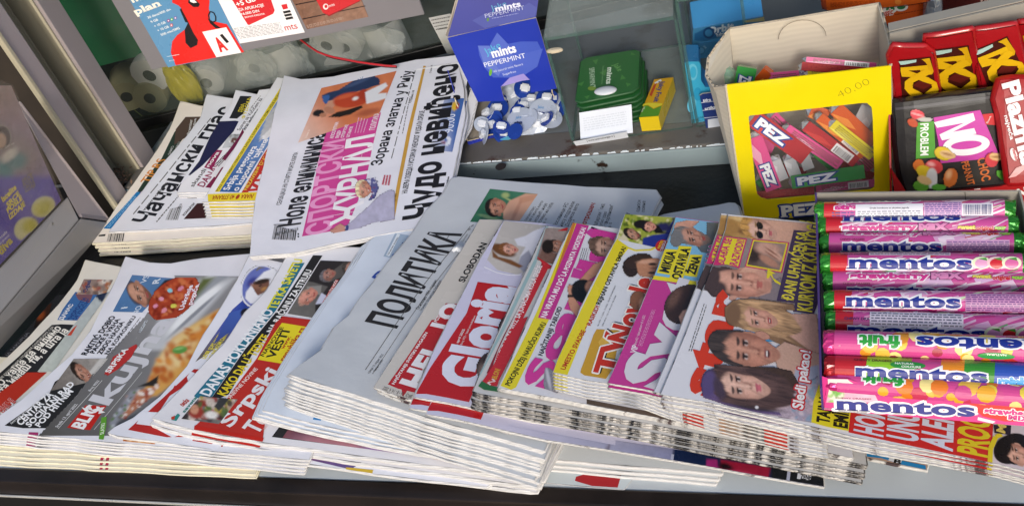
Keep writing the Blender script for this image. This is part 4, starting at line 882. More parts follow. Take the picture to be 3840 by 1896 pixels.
a.photo([(10, 990), (10, 500), (400, 500), (400, 990)], [E(185, 700, 175, 215, '#e7e8f0', 25, .03), E(188, 700, 158, 200, '#6773b8', 25, .03), E(120, 660, 60, 40, '#39408c', -40, .5),
    Pg([(60, 750), (130, 660), (230, 560), (330, 520), (355, 560), (260, 760), (170, 860), (100, 860), (50, 810)], '#e9e9f0', 6), Pg([(130, 655), (180, 640), (280, 635), (280, 700), (230, 760), (170, 785), (140, 740), (120, 700)], '#7a5344', 5), E(150, 695, 50, 20, '#8f6450', 20, .6), E(210, 650, 80, 22, '#32251f', -15, .3), E(195, 690, 18, 6, '#201512', -20, .5), E(230, 720, 30, 14, '#b8864e', -30, .6)], 4)
a.photo([(0, 1270), (0, 830), (140, 880), (-80, 1270)][:0] or [(-250, 1250), (-100, 950), (140, 880), (40, 1030)], [G((-250, 1250), (140, 880), '#3f4f93', '#4668bc'), E(55, 960, 40, 44, '#8d6a55', 20, .1), E(45, 940, 44, 30, '#1c1c2c', -40, .2)], 7)
a.poly([(150, 548), (180, 510), (250, 518), (200, 530), (162, 552)], '#77747a')
fr('S'); fin(a)
# Srpski telegraf
a = paper('newspaper', 'tabloid with teal and black headline strips and yellow box, top of three copies', 'newspaper', (572, 1567), (2037, 1799), (1095, 917), (.037, .013, .042), 'S', .0042, base='#e3e2e8', BR=(2390, 1080), group='teal strip tabloids', wav=(.0005, 41),
          outline=[(572, 1567), (620, 1580), (730, 1611), (990, 1657), (1400, 1714), (2037, 1799), (2300, 1250), (1700, 960), (1379, 930), (1260, 925), (1180, 916), (1100, 914), (1060, 990), (1000, 1090), (920, 1170), (840, 1290), (760, 1370), (620, 1520)],
          copies=fanpx(2, (572, 1567), .037, (565, 1600), .0275, '{} copy down under the teal strip tabloid', 4, rot=.4, jit=.0015))
fr('C')
a.poly([(465, 688), (540, 600), (720, 400), (860, 220), (1005, 0 - 20), (1055, 0 - 20), (900, 235), (740, 430), (560, 695), (490, 700)], '#27708a')
a.T('DANAS POKLANJAMO', (548, 690), (892, 235), (488, 680), '#eceef2', .05)
a.T('TETKA SAVETU', (900, 228), (1046, -38), (852, 225), '#dfd92e', .05)
a.poly([(560, 698), (740, 438), (905, 240), (1100, -60), (1150, -58), (960, 240), (780, 460), (650, 680), (590, 705)], '#232326')
a.T('KAKO DA UŠTEDITE', (632, 690), (872, 370), (585, 680), '#dfc92e', .05); a.T('NA RAČUNU ZA STRUJU', (885, 352), (1095, 20), (852, 345), '#eee', .05)
a.poly([(650, 690), (800, 490), (900, 300), (940, 265), (1142, 290), (1040, 500), (900, 680), (850, 790), (830, 935), (470, 875), (475, 845)], '#b93029')
a.poly([(805, 495), (895, 355), (935, 300), (1118, 330), (985, 525)], '#e3d22c')
a.T('NAJNOVIJE', (838, 480), (945, 325), (820, 472), '#2a2a20', .03); a.T('VESTI', (892, 492), (978, 345), (852, 480), '#2a2a20', .04); a.T('www.', (945, 440), (985, 375), (925, 435), '#b13a24', .04); a.T('republika.rs', (950, 505), (1062, 330), (915, 498), '#b13a24', .04)
a.T('DNEVNE NOVINE', (655, 712), (808, 545), (640, 700), '#ecdcd8', .03)
a.T('Srpski', (660, 858), (920, 560), (590, 830), '#e6e4e8', .05); a.T('Telegraf', (800, 895), (1010, 640), (710, 870), '#e6e4e8', .05)
a.photo([(400, 810), (500, 690), (700, 708), (600, 838)], [G((400, 810), (700, 700), '#5a5a5c', '#8a8680'), Bl([(400, 810), (500, 700), (700, 712), (600, 830)], 22, ['#8f2f28', '#c9483a', '#d8c8be', '#3a3034', '#4f6a3c', '#bba090', '#a89a3a'], 60, 2, .3), E(480, 780, 40, 30, '#9a3a30', 0, .3), E(470, 760, 22, 26, '#c99074', 0, .3), E(560, 790, 34, 20, '#e6e2de', 0, .4), Pg([(575, 745), (610, 690), (660, 700), (600, 770)], '#3c3c3e', 4), Nz(8, .2)], 5)
a.T('tetka', (405, 745), (442, 712), (385, 728), '#b3352c', .05); a.T('saveta', (415, 778), (485, 695), (405, 764), '#2f7f78', .05); a.poly([(345, 815), (380, 780), (392, 790), (372, 820)], '#2f8a84'); a.poly([(345, 800), (365, 792), (362, 812), (345, 812)], '#c0402e')
a.T('1.8022', (840, 872), (858, 850), (830, 868), '#e0b0a8', .02)
a.poly([(470, 845), (838, 912), (830, 935), (466, 868)], '#c0281f')
a.poly([(925, 845), (1400, 905), (1380, 962), (1200, 945), (880, 905)], '#2b2b2e'); 
fr('S'); a.photo([(1045, 1622), (1080, 1600), (1500, 1640), (1570, 1700), (1395, 1720)][:0] or [(1060, 1640), (1085, 1605), (1610, 1690), (1590, 1712)], [G((1060, 1640), (1600, 1700), '#7d4a52', '#7a8ac4'), E(1250, 1665, 130, 26, '#b07a86', 8, .5), E(1450, 1690, 80, 16, '#9a7ab0', 8, .5), Nz(40, .15)], 6)
fr('E'); a.poly([(450, 905), (1050, 995), (1020, 1038), (410, 950)], '#c6aca4'); a.photo([(440, 945), (470, 912), (1035, 1005), (1015, 1030)], [G((440, 930), (1030, 1010), '#6b4a40', '#3a3a44'), E(520, 940, 70, 26, '#9a7262', 8, .4), E(545, 945, 30, 10, '#c9a898', 8, .4), E(880, 990, 120, 24, '#2e2f3a', 8, .3), Nz(30, .2)], 6)
for (x, y) in ((888, 1062), (985, 1075)): a.poly([(x, y - 18), (x + 32, y - 14), (x + 28, y + 18), (x - 4, y + 12)], '#2f8a58')
a.poly([(948, 1048), (962, 1050), (956, 1080), (942, 1078)], '#222'); a.poly([(-60, 925), (180, 960), (650, 1040), (640, 1052), (150, 985), (-60, 942)][:0] or [(-60, 985), (-60, 980), (0, 985)], '#caa52e')
fr('T')
a.photo([(455, 958), (770, 452), (1130, 465), (800, 1015)], [G((455, 958), (1130, 465), '#6f6d6a', '#504c4b'), Nz(60, .15, 2), Pg([(640, 700), (780, 690), (770, 780), (640, 760)], '#8c8a86', 4), Pg([(650, 650), (700, 560), (760, 455), (1010, 460), (900, 540), (800, 650), (850, 660), (1000, 600), (1130, 465), (1100, 560), (900, 880), (800, 1010), (720, 990), (720, 870), (840, 700), (700, 660)], '#2c292b', 6), Pg([(720, 870), (780, 760), (830, 790), (800, 860)], '#c9cbe0', 5),
    Face((655, 795), (640, 868), (745, 770), '#d09180', '#b58a78', bald=.6, neck=0, brow='#a07262', yaw=.1), Face((845, 590), (850, 640), (918, 570), '#a87a6c', '#5f5c60', neck=0, yaw=.1), Face((1060, 530), (1080, 470), (1130, 560), '#b08474', '#3a3634', neck=0)], 3.5)
a.poly([(785, 858), (915, 635), (945, 635), (820, 862)], '#b8302a'); a.T('NE ZNAJU ŠTA HOĆE', (818, 855), (938, 642), (795, 850), '#eee', .03); a.T('TOTALNO', (865, 882), (1018, 632), (825, 875), '#ecebee', .05)
fr('S'); fin(a)
# Danas, blue trimmed
a = paper('newspaper', 'pale blue edged newspaper with small blue label, wedged under the broadsheet pile', 'newspaper', (985, 1538), (2029, 1748), (1430, 880), (.0415, .022, .046), 'S', .0024, base='#d3dcea', BR=(2400, 1050), group='pale blue newspapers under the broadsheet pile', wav=(.0004, 51),
          outline=[(985, 1538), (1130, 1575), (1400, 1635), (2029, 1748), (2380, 1100), (1700, 800), (1440, 860), (1390, 900), (1330, 1000), (1210, 1160), (1090, 1340), (1020, 1460)],
          copies=fanpx(3, (985, 1538), .0415, (942, 1568), .037, '{} copy down in the pale blue newspaper pile', 4, rot=.2))
fr('C'); a.poly([(1105, 797), (1150, 800), (1140, 818), (1098, 812)], '#2c7fc0')
fr('T'); a.poly([(1368, 412), (1480, 190), (1640, 215), (1560, 440)], '#9fb2c8'); a.poly([(1395, 400), (1500, 195), (1530, 200), (1425, 412)], '#dfe6ee'); a.T('Vaš partner na lokalu', (1418, 400), (1512, 232), (1404, 396), '#333c4c', .02); a.T('Danas', (1512, 400), (1580, 280), (1470, 390), '#22407c', .04)
a.ell((1470, 410), 20, 26, '#3d63a8'); a.T('D', (1330, 640), (1400, 560), (1300, 560), '#2f4fa8', .08)
fr('E'); a.poly([(0, 470), (220, 520), (210, 545), (0, 498)], '#dfe8f2') if 0 else None
fr('S'); fin(a)
# Politika
a = paper('newspaper', 'grey broadsheet with tall black Cyrillic masthead, top of the thick white pile', 'newspaper', (1083, 1402), (2040, 1688), (1690, 664), (.066, .046, .052), 'S', .0024, base='#c6cad0', BR=(2468, 712), group='broadsheets in the thick white pile', wav=(.0013, 61),
          outline=[(1083, 1402), (1160, 1425), (1400, 1500), (1700, 1592), (2040, 1688), (2100, 1560), (2320, 1100), (2440, 810), (2476, 740), (2460, 712), (2200, 700), (1960, 684), (1720, 662), (1694, 668), (1668, 720), (1600, 790), (1556, 862), (1510, 920), (1462, 975), (1400, 1060), (1355, 1112), (1310, 1180), (1255, 1225), (1205, 1312), (1120, 1372)],
          copies=[])
pol_c = fanpx(12, (1083, 1402), .066, (1060, 1520), .0435, '{} copy down in the thick white broadsheet pile', 14, rot=.6, jit=.0022)
a.cfg['copies'] = pol_c
fr('D')
a.T('ПОЛИТИКА', (474, 990), (888, 395), (284, 960), '#2b2b2e', .055)
a.line([(285, 1250), (620, 760), (945, 350)], .0007, '#555'); a.line([(330, 1275), (660, 790), (985, 378)], .0006, '#666')
a.T('Основана 1904. године', (620, 872), (738, 690), (600, 868), '#333', .0); a.T('Оснивач Владислав Рибникар', (638, 880), (762, 690), (626, 876), '#444', .0)
a.T('среда 13. април 2022.', (310, 1272), (402, 1152), (298, 1265), '#333', .0); a.T('година CXIX', (345, 1262), (398, 1190), (332, 1258), '#444', .0)
a.T('Примерак', (898, 448), (930, 398), (890, 444), '#555', .0); a.T('40 динара', (918, 452), (948, 402), (910, 448), '#555', .0)
for (x, y) in ((950, 375), (968, 352)): a.T('*', (x, y + 8), (x + 14, y - 8), (x - 22, y + 2), '#222', .06)
a.T('-', (400, 1272), (402, 1268), (398, 1270), '#222')
fr('E'); a.T('УНЕ НЕДЕЉЕ', (50, 418), (158, 300), (38, 408), '#2a4a86', .03) if 0 else a.T('УНЕ НЕДЕЉЕ', (60, 405), (160, 295), (45, 395), '#27406e', .03)
fr('D')
a.photo([(942, 322), (1068, 115), (1368, 148), (1240, 335)], [G((942, 322), (1368, 148), '#2f6a50', '#4a8466'), Nz(50, .15), E(1075, 298, 70, 12, '#8fae7a', 15, .5), E(1165, 155, 24, 16, '#a8b878', 0, .5), E(1200, 190, 50, 6, '#a8b878', 25, .6), E(1060, 240, 22, 14, '#7e9c6c', 0, .5), Pg([(1150, 250), (1190, 190), (1290, 145), (1372, 148), (1300, 300), (1240, 340), (1170, 320), (1150, 300)], '#dca88c', 5), Pg([(1250, 170), (1365, 150), (1340, 185), (1250, 210)], '#d29a7c', 6), E(1230, 260, 12, 70, '#b9806a', 25, .6, .6),
    Face((1108, 228), (1094, 178), (1168, 212), '#c88f74', '#1f1a18', neck=0, yaw=.3)], 3.2)
for (t_, A_, B_, C_, c_, b_) in (('ТЕНИСКИ МАСТЕРС', (1275, 350), (1355, 228), (1262, 346), '#444', .02), ('ТУРНИР У МОНТЕ КАРЛУ', (1300, 352), (1405, 192), (1288, 348), '#444', .02), ('Ђоковић није', (1342, 348), (1430, 208), (1320, 345), '#33343a', .0), ('мислимо на себе', (1372, 348), (1468, 205), (1350, 345), '#33343a', .0), ('стр. 17', (1402, 345), (1430, 300), (1390, 342), '#444', .02),
    ('Посланици РС', (1482, 352), (1562, 205), (1458, 350), '#33343a', .0), ('нису подржали', (1522, 352), (1602, 198), (1498, 350), '#33343a', .0), ('Додиков вето', (1558, 352), (1628, 210), (1535, 350), '#33343a', .0), ('стр. 4', (1585, 350), (1602, 310), (1570, 348), '#444', .02)): a.T(t_, A_, B_, C_, c_, b_)
fr('F')
for (t_, A_, B_, C_, c_, b_) in (('потрошач', (502, 160), (572, 5), (472, 155), '#a8362c', .05), ('Мађарски фонд', (580, 160), (632, 10), (556, 156), '#33343a', .0), ('купио удео', (610, 160), (648, 60), (590, 156), '#33343a', .0), ('у "Фортенови"', (645, 165), (690, 15), (622, 160), '#33343a', .0), ('стр. 12', (665, 175), (678, 130), (650, 172), '#444', .02), ('Рат у', (770, 130), (790, 65), (745, 128), '#33343a', .0), ('односи', (855, 60), (865, -15), (832, 58), '#33343a', .0), ('поене', (890, 60), (895, -10), (868, 58), '#33343a', .0)): a.T(t_, A_, B_, C_, c_, b_)
fr('S'); pol = fin(a)
# scrap of tissue on the broadsheet
TIS = mat('tissue', '#f2f2f2', rough=.8, noise=.05)
bm = bmesh.new(); c = np.array(P3((1718, 938), .0565)); rg = random.Random(3); pts = []
for i in range(11):
    t = 2 * math.pi * i / 11; pts.append((c[0] + .006 * math.cos(t) * rg.uniform(.7, 1.3), c[1] + .005 * math.sin(t) * rg.uniform(.6, 1.3), c[2] + rg.uniform(0, .003)))
ctr = bm.verts.new((c[0], c[1], c[2] + .0045)); V = [bm.verts.new(p) for p in pts]
for i in range(11): bm.faces.new((ctr, V[i], V[(i + 1) % 11]))
bmesh.ops.recalc_face_normals(bm, faces=list(bm.faces)); bmesh.ops.solidify(bm, geom=list(bm.faces), thickness=.0004)
o = mk('paper_scrap', bm, TIS); tag(o, 'tiny crumpled white paper scrap lying on the broadsheet masthead', 'scrap')
# lower pale sheets beneath everything at the front
a = paper('newspaper', 'lowest pale newspapers, grey white fold running out to the right under the magazines', 'newspaper', (1700, 1690), (2705, 1772), (1900, 1100), (.010, .010, .010), 'S', .0035, base='#d5d9dc', group='plain grey folds at the front', wav=(.0002, 71), BR=(2700, 1200),
          copies=fanpx(2, (2000, 1720), .010, (1985, 1752), .003, '{} plain grey fold down at the front centre', 4, rot=.3))
fr('E'); a.T('2 EH', (1245, 830), (1400, 840), (1250, 810), '#444', .04) if 0 else None
fin(a)
fr('S'); a = paper('printed_sheet', 'loose sheet with a torn red shape at the front centre of the counter', 'sheet', (1950, 1800), (2340, 1834), (2000, 1740), (.0012, .0012, .0012), 'S', .0008, base='#cfd8dc', BR=(2400, 1760))
fr('E'); a.poly([(1382, 1100), (1390, 1072), (1440, 1058), (1480, 1036), (1700, 1060), (1675, 1146), (1500, 1135)], '#b02a30'); fr('S'); fin(a)
# plain white folded sheet behind the pink magazine
a = paper('newspaper', 'blank white folded paper with rounded corner behind the pink magazine', 'newspaper', (2440, 880), (2800, 860), (2480, 800), (.02, .02, .02), 'S', .003, base='#d9dadd', outline=[(2300, 950), (2420, 830), (2500, 800), (2640, 778), (2745, 758), (2765, 766), (2790, 840), (2900, 1000), (2400, 1000)], rnd=.003)
fin(a)
# ---------------------------------------------------------------- MAGAZINES
# Hello-like weekly
a = paper('magazine', 'weekly with red framed white masthead and grey upper part with black surname, beside the broadsheet', 'magazine', (1403, 1452), (2500, 1800), (1800, 826), (.069, .040, .060), 'S', .0025, m=GLOS, base='#cfc9c2', edge=MEDGE, BR=(2300, 900), group='magazines in the front row', wav=(.0005, 81), outline=[(1403, 1450), (1470, 1475), (1553, 1500), (1900, 1600), (2200, 1200), (2000, 830), (1900, 826), (1800, 823), (1740, 925), (1660, 1050), (1560, 1210), (1480, 1330)],
          copies=fanpx(1, (1403, 1452), .069, (1412, 1470), .0665, '{} copy down under the red framed weekly', 2, rot=.5))
fr('D')
a.poly([(885, 740), (960, 630), (1060, 460), (1150, 460), (1050, 700), (960, 740)], '#c8c4be') ; a.T('SLOBODAN', (905, 702), (1050, 458), (868, 690), '#232327', .05); a.T('JOVA', (965, 752), (1000, 690), (918, 745), '#232327', .05)
a.photo([(1020, 590), (1040, 570), (1110, 520), (1060, 620)][:0] or [(990, 640), (1030, 560), (1080, 560), (1040, 660)], [E(1030, 600, 24, 40, '#5c4632', 30)], 5)
a.poly([(500, 1285), (790, 832), (885, 838), (880, 860), (640, 1250), (520, 1420)], '#b92328')
fr('E'); a.poly([(100, 440), (225, 265), (400, 0), (470, 0), (520, 20), (440, 100), (240, 300), (345, 500), (290, 498), (170, 470)], '#b92328')
a.T('NAJČITANIJI SVETSKI MAGAZIN', (145, 442), (375, 88), (130, 430), '#f3efee', .05)
fr('D'); a.T('O POZNATIMA', (722, 972), (797, 852), (706, 962), '#f3efee', .05)
a.T('HELLO!', (760, 1240), (1010, 820), (560, 1240), '#f0eef2', .07) if 0 else None
fr('E'); a.T('HEL', (330, 480), (520, 190), (170, 440), '#f0eef2', .09); fr('D'); a.T('LO', (800, 1000), (890, 848), (700, 960), '#f0eef2', .09)
fr('E'); a.T('BROJ 726 • 8 - 14. 4. 2022', (270, 515), (75, 455), (265, 540), '#55504c', .0)
fin(a)
# Gloria
GL = 'white masthead glossy weeklies'
a = paper('magazine', 'glossy lilac weekly with red block, white serif-free masthead and portrait of a woman with brown hair', 'magazine', (1556, 1488), (3025, 1742), (1890, 829), (.0765, .0135, .067), 'S', .0022, m=GLOS, base='#cfcce4', edge=MEDGE, BR=(3180, 1000), group=GL, wav=(.0003, 82), step=.02,
          outline=[(1556, 1488), (1680, 1508), (1772, 1528), (2000, 1578), (2400, 1638), (2800, 1706), (3025, 1742), (3000, 1400), (2900, 1100), (2500, 900), (2144, 858), (2050, 838), (1890, 827), (1800, 975), (1700, 1170), (1620, 1330)],
          copies=[(-.003, -.009, -.0024, 0, 'second copy down of the lilac glossy weekly'), (.012, -.013, -.0050, -.4, 'third copy down of the lilac glossy weekly with dark lower corner')])
a.cfg['label'] = 'glossy lilac weekly with red block, white masthead and woman with brown hair, top copy'
fr('D')
a.photo([(1030, 605), (1155, 315), (1440, 348), (1270, 660)], [G((1030, 605), (1440, 348), '#c9c2bd', '#b5b0ae'), E(1290, 550, 300, 105, '#cfcce2', 0, .01) if 0 else Nz(60, .05), Pg([(1020, 620), (1050, 560), (1130, 640), (1240, 655), (1270, 640), (1260, 680), (1010, 680)], '#cfcce4', 4),
    Pg([(1220, 430), (1290, 410), (1340, 380), (1420, 350), (1440, 400), (1350, 520), (1290, 560), (1250, 590), (1255, 540), (1290, 480), (1240, 470)], '#dcdce8', 5), Pg([(1260, 540), (1310, 500), (1340, 560), (1290, 650), (1240, 600)], '#9fa0b2', 6),
    E(1150, 500, 82, 34, '#6e4628', 20, .2), Pg([(1080, 500), (1120, 540), (1200, 560), (1275, 600), (1250, 612), (1160, 575), (1085, 545)], '#7e5230', 6), Face((1190, 492), (1192, 462), (1248, 500), '#dba592', '#6e4426', lips='#b03a4a', neck=0, yaw=.1, hairw=1.05)], 3.2)
a.line([(1030, 605), (1110, 640), (1180, 655), (1260, 655)], .0012, '#efeef6')
a.poly([(690, 1240), (920, 895), (990, 698), (1232, 730), (1200, 860), (1090, 1130), (1040, 1270), (1000, 1400), (600, 1400)], '#bb1f24')
fr('E'); a.poly([(330, 500), (560, 170), (700, -20), (900, 0), (830, 240), (760, 380), (690, 480), (655, 562), (500, 530)], '#bb1f24')
a.T('11. april 2022.', (566, 190), (630, 62), (552, 182), '#eee', .03, shear=.1); 
fr('D'); a.T('Nr/broj 972 • Izlazi ponedeljkom', (882, 1115), (978, 912), (872, 1108), '#eee', .0)
fr('E'); a.T('Gloria', (738, 480), (990, -220), (445, 395), '#dfe0f2', .09)
fr('E')
a.photo([(700, 420), (700, 180), (880, 180), (880, 420)], [E(775, 310, 62, 92, '#4e3a34', 28, .05), E(745, 350, 26, 54, '#8a7468', 10, .5), E(790, 260, 22, 60, '#2f2422', 30, .5), Nz(9, .25, 3)], 4)
a.photo([(845, 130), (845, -40), (920, -40), (920, 130)], [E(890, 60, 36, 84, '#4a3128', 15, .08), Nz(9, .25, 3)], 4)
a.poly([(295, 540), (500, 572), (830, 640), (812, 686), (600, 655), (290, 598)], '#bb1f24')
# lower part of the cover showing along the front
a.photo([(820, 640), (840, 600), (2150, 830), (2150, 880)], [G((820, 640), (2100, 850), '#cfcce4', '#7c84a8'), E(1510, 760, 12, 60, '#7a7386', 20, .6), Nz(60, .05)], 8)
fr('H')
a.photo([(120, 760), (120, 600), (1770, 830), (1760, 960)], [G((120, 700), (560, 780), '#a8a9c6', '#8c8fb4'), Pg([(545, 860), (575, 700), (580, 600), (1780, 800), (1770, 970)], '#16264a', 3), Pg([(820, 900), (840, 740), (920, 740), (950, 900)], '#a42c74', 8), Pg([(930, 900), (950, 740), (1340, 800), (1310, 950)], '#a0203c', 8), E(990, 800, 60, 30, '#22141a', 20, .5), E(1120, 850, 120, 20, '#b93a5c', 10, .6), Pg([(1340, 960), (1350, 780), (1780, 840), (1770, 980)], '#202226', 4), Nz(50, .12, 3)], 6)
a.poly([(1458, 955), (1475, 820), (1500, 822), (1484, 962)], '#b9bdd4'); a.poly([(540, 830), (560, 700), (582, 704), (562, 838)], '#b9bdd4')
a.poly([(1548, 885), (1558, 830), (1665, 850), (1655, 898)], '#dcdfea'); a.T('ŽENE', (1575, 890), (1660, 900), (1580, 845), '#222', .06)
fin(a)
# Calendar in torn film
a = paper('magazine', 'shrink wrapped calendar magazine with red ribbon of white capitals, torn film and small man portrait', 'magazine', (1775, 1466), (3250, 1742), (2048, 849), (.086, .033, .077), 'S', .0026, m=GLOS, base='#c9c8c8', edge=FEDGE, BR=(3300, 1000), group='film wrapped calendar magazines', wav=(.0005, 83), step=.02,
          outline=[(1775, 1466), (1800, 1475), (2200, 1545), (2700, 1640), (3250, 1742), (3200, 1400), (2900, 1000), (2400, 870), (2132, 856), (2048, 848), (2000, 960), (1930, 1110), (1850, 1290), (1800, 1400)],
          copies=fanpx(5, (1775, 1466), .086, (1772, 1522), .0735, '{} copy down in the film wrapped calendar pile', 12, rot=.35, jit=.001))
a.cfg['label'] = 'film wrapped calendar magazine with red ribbon of white capitals and small man portrait, top copy'
a.poly([(1775, 1440), (1810, 1380), (1920, 1150), (2010, 960), (2048, 850), (2056, 850), (2010, 990), (1890, 1240), (1800, 1410)], '#98b4b8')
fr('D')
a.poly([(1045, 1272), (1150, 1040), (1300, 760), (1400, 590), (1420, 380), (1440, 390), (1380, 620), (1250, 850), (1120, 1120), (1070, 1270)], '#8c2430')
a.photo([(1360, 560), (1418, 362), (1560, 365), (1500, 600)], [G((1360, 560), (1560, 365), '#8a7270', '#a3958f'), Pg([(1360, 570), (1400, 480), (1500, 530), (1520, 520), (1480, 610)], '#7a5a50', 8), Nz(14, .2), Face((1490, 475), (1492, 440), (1545, 480), '#b88772', '#241b19', neck=0), E(1430, 478, 38, 44, '#231a18', 0, .15), Nz(5, .1, 7)], 3.5)
a.poly([(1080, 1275), (1110, 1160), (1330, 720), (1400, 590), (1360, 540), (1470, 610), (1430, 620), (1340, 800), (1200, 1075), (1160, 1180), (1120, 1275)], '#c22b33')
a.poly([(1490, 380), (1560, 355), (1550, 380)], '#c22b33')
a.T('KALENDAR ZA 2022. SA JUNACIMA KOLA SREĆE', (1130, 1205), (1396, 600), (1100, 1192), '#f2e9ea', .04)
fr('E'); a.poly([(735, 440), (770, 390), (830, 300), (900, 150), (1000, 0), (1060, -20), (960, 220), (860, 420), (850, 455), (800, 450)], '#c22b33')
a.T('ŠABLON!', (835, 432), (872, 340), (800, 425), '#d9a83a', .05); a.poly([(720, 455), (745, 420), (800, 450), (870, 470), (900, 500), (760, 480)], '#2f6a3c'); a.T('N', (800, 450), (840, 420), (770, 440), '#e8cfd2', .04)
a.T('SPECIJAL', (965, 275), (1030, 140), (935, 265), '#222', .06) if 0 else a.T('SPECIJAL', (940, 335), (1030, 145), (915, 322), '#2a2a2c', .05)
fin(a)
# Scandal
a = paper('magazine', 'gossip magazine with yellow to magenta ribbon headline and large pink rounded masthead', 'magazine', (1870, 1453), (3200, 1716), (2148, 836), (.0895, .038, .080), 'S', .0018, m=GLOS, base='#dcdce4', edge=MEDGE, BR=(3300, 1000), group='pink masthead gossip magazines', wav=(.0003, 84), step=.02,
          outline=[(1870, 1453), (2100, 1494), (2600, 1590), (3200, 1716), (3150, 1400), (2900, 1000), (2500, 880), (2307, 856), (2148, 836), (2080, 980), (2000, 1160), (1930, 1320)],
          copies=fanpx(2, (1870, 1453), .0895, (1868, 1462), .0865, '{} copy down under the pink masthead gossip magazine', 3, rot=.2))
fr('F')
a.poly([(-40, 1180), (130, 840), (200, 690), (410, 170), (428, 130), (520, 145), (500, 230), (350, 560), (270, 760), (200, 900), (60, 1190), (30, 1205)], '#e2d22c')
a.poly([(240, 640), (300, 500), (410, 170), (428, 130), (445, 133), (400, 270), (330, 470), (215, 740), (205, 745)], '#c67a36')
a.T('POKOJNI DŽEJ NARUČIO KURVU', (20, 1182), (255, 778), (-12, 1172), '#2a2812', .05)
a.poly([(202, 742), (250, 620), (400, 270), (450, 135), (530, 150), (440, 390), (285, 755)], '#c2378c')
a.T('NA VRATA MU DOŠLA', (252, 745), (395, 445), (218, 735), '#f7eef4', .05); a.T('POZNATA VODITELJKA!', (398, 438), (512, 165), (368, 430), '#f7eef4', .05)
a.T('NAJČITANIJI TABLOID', (230, 988), (358, 675), (202, 978), '#222326', .05); a.T('BROJ 931 PONEDELJAK, 11. april 2022.', (272, 955), (362, 735), (262, 950), '#333', .01)
a.poly([(412, 480), (432, 420), (530, 455), (490, 495)], '#c9429a'); a.poly([(505, 195), (545, 168), (700, 200), (690, 240), (560, 235)], '#c9429a'); a.line([(452, 412), (530, 448)], .0018, '#1d1d20'); a.line([(545, 162), (660, 208)], .0018, '#1d1d20')
for i in range(3): a.greek([(455 + i * 13, 400), (488 + i * 13, 292), (496 + i * 13, 294), (463 + i * 13, 402)], 1, '#333', seed=i)
a.greek([(505, 380), (525, 300), (530, 302), (511, 382)], 1, '#333')
# the word in fat rounded letters
a.T('Scandal', (245, 1205), (700, 200), (100, 1150), '#cf3d97', .09)
a.photo([(380, 790), (380, 220), (700, 220), (700, 790)], [Pg([(400, 600), (425, 600), (460, 650), (520, 740), (460, 750), (410, 690), (395, 640)], '#cf9478', 3), Pg([(400, 560), (430, 540), (470, 500), (560, 400), (610, 380), (650, 400), (600, 460), (520, 510), (450, 560), (420, 600)], '#cf9478', 3), Pg([(390, 555), (400, 530), (440, 540), (430, 590), (400, 600)], '#cf9478', 3), Pg([(392, 598), (440, 600), (440, 615), (392, 612)], '#33261c', 2),
    E(490, 570, 74, 72, '#1c1819', -20, .05), E(545, 555, 40, 50, '#c48a70', 0, .15), E(480, 590, 44, 34, '#100e10', 0, .5), Pg([(470, 640), (560, 600), (640, 600), (600, 700), (500, 660)], '#15151b', 6),
    E(600, 270, 76, 40, '#7c6a60', 15, .1), Face((640, 290), (640, 232), (735, 300), '#c9a08c', '#5a463c', neck=0, hairw=1.0)], 3.6)
a.poly([(600, 370), (690, 240), (720, 260), (640, 400)], '#dcdce4') if 0 else None
fr('E'); a.photo([(1170, 520), (1170, 320), (1240, 320), (2130, 740)][:0] or [(1165, 470), (1175, 330), (1260, 330), (1330, 530)], [E(1215, 430, 50, 100, '#8b8a96', -12, .08), Nz(8, .3, 4), E(1200, 400, 12, 80, '#c9c9d6', -12, .6)], 4)
fr('H'); a.photo([(0, 480), (0, 420), (1550, 720), (1500, 790)], [G((0, 440), (700, 580), '#5d5048', '#6a5a50'), Pg([(640, 640), (700, 560), (1300, 680), (1290, 740)], '#8fb0a8', 14), Pg([(1270, 740), (1260, 660), (1600, 720), (1600, 800)], '#2a211d', 4), Nz(20, .2, 2)], 7)
a.poly([(1262, 735), (1290, 672), (1435, 715), (1425, 752)], '#d9d9e0'); a.T('*', (1500, 790), (1540, 795), (1500, 740), '#e6cc30', .1)
fin(a)
# TV novele
a = paper('magazine', 'television magazine with yellow slanted strip, golden tile and red outlined masthead, top of the pile', 'magazine', (2076, 1394), (2950, 1622), (2342, 804), (.095, .062, .086), 'S', .0014, m=GLOS, base='#dcdde4', edge=MEDGE, BR=(3100, 960), group='yellow strip television magazines', wav=(.0003, 85), step=.02,
          outline=[(2075, 1397), (2080, 1380), (2095, 1340), (2180, 1150), (2280, 950), (2310, 900), (2330, 840), (2345, 804), (2531, 815), (2800, 850), (3000, 1000), (3100, 1650), (2950, 1622), (2700, 1560), (2500, 1500), (2365, 1450), (2200, 1425)],
          copies=fanpx(5, (2076, 1397), .095, (2078, 1458), .0865, '{} copy down in the yellow strip television magazine pile', 16, rot=.15, jit=.0006))
fr('F')
a.poly([(300, 1093), (320, 1030), (480, 690), (690, 270), (712, 235), (790, 290), (700, 400), (560, 690), (392, 1110)], '#e3d12a')
a.T('UMESTO SVADBE – ', (375, 1080), (525, 800), (346, 1070), '#b5381f', .05); a.T('RASKID!', (540, 795), (600, 668), (514, 785), '#b5381f', .05); a.T('REJHAN OSTAVILA EMIRA!', (602, 660), (770, 290), (575, 650), '#2c2a14', .05)
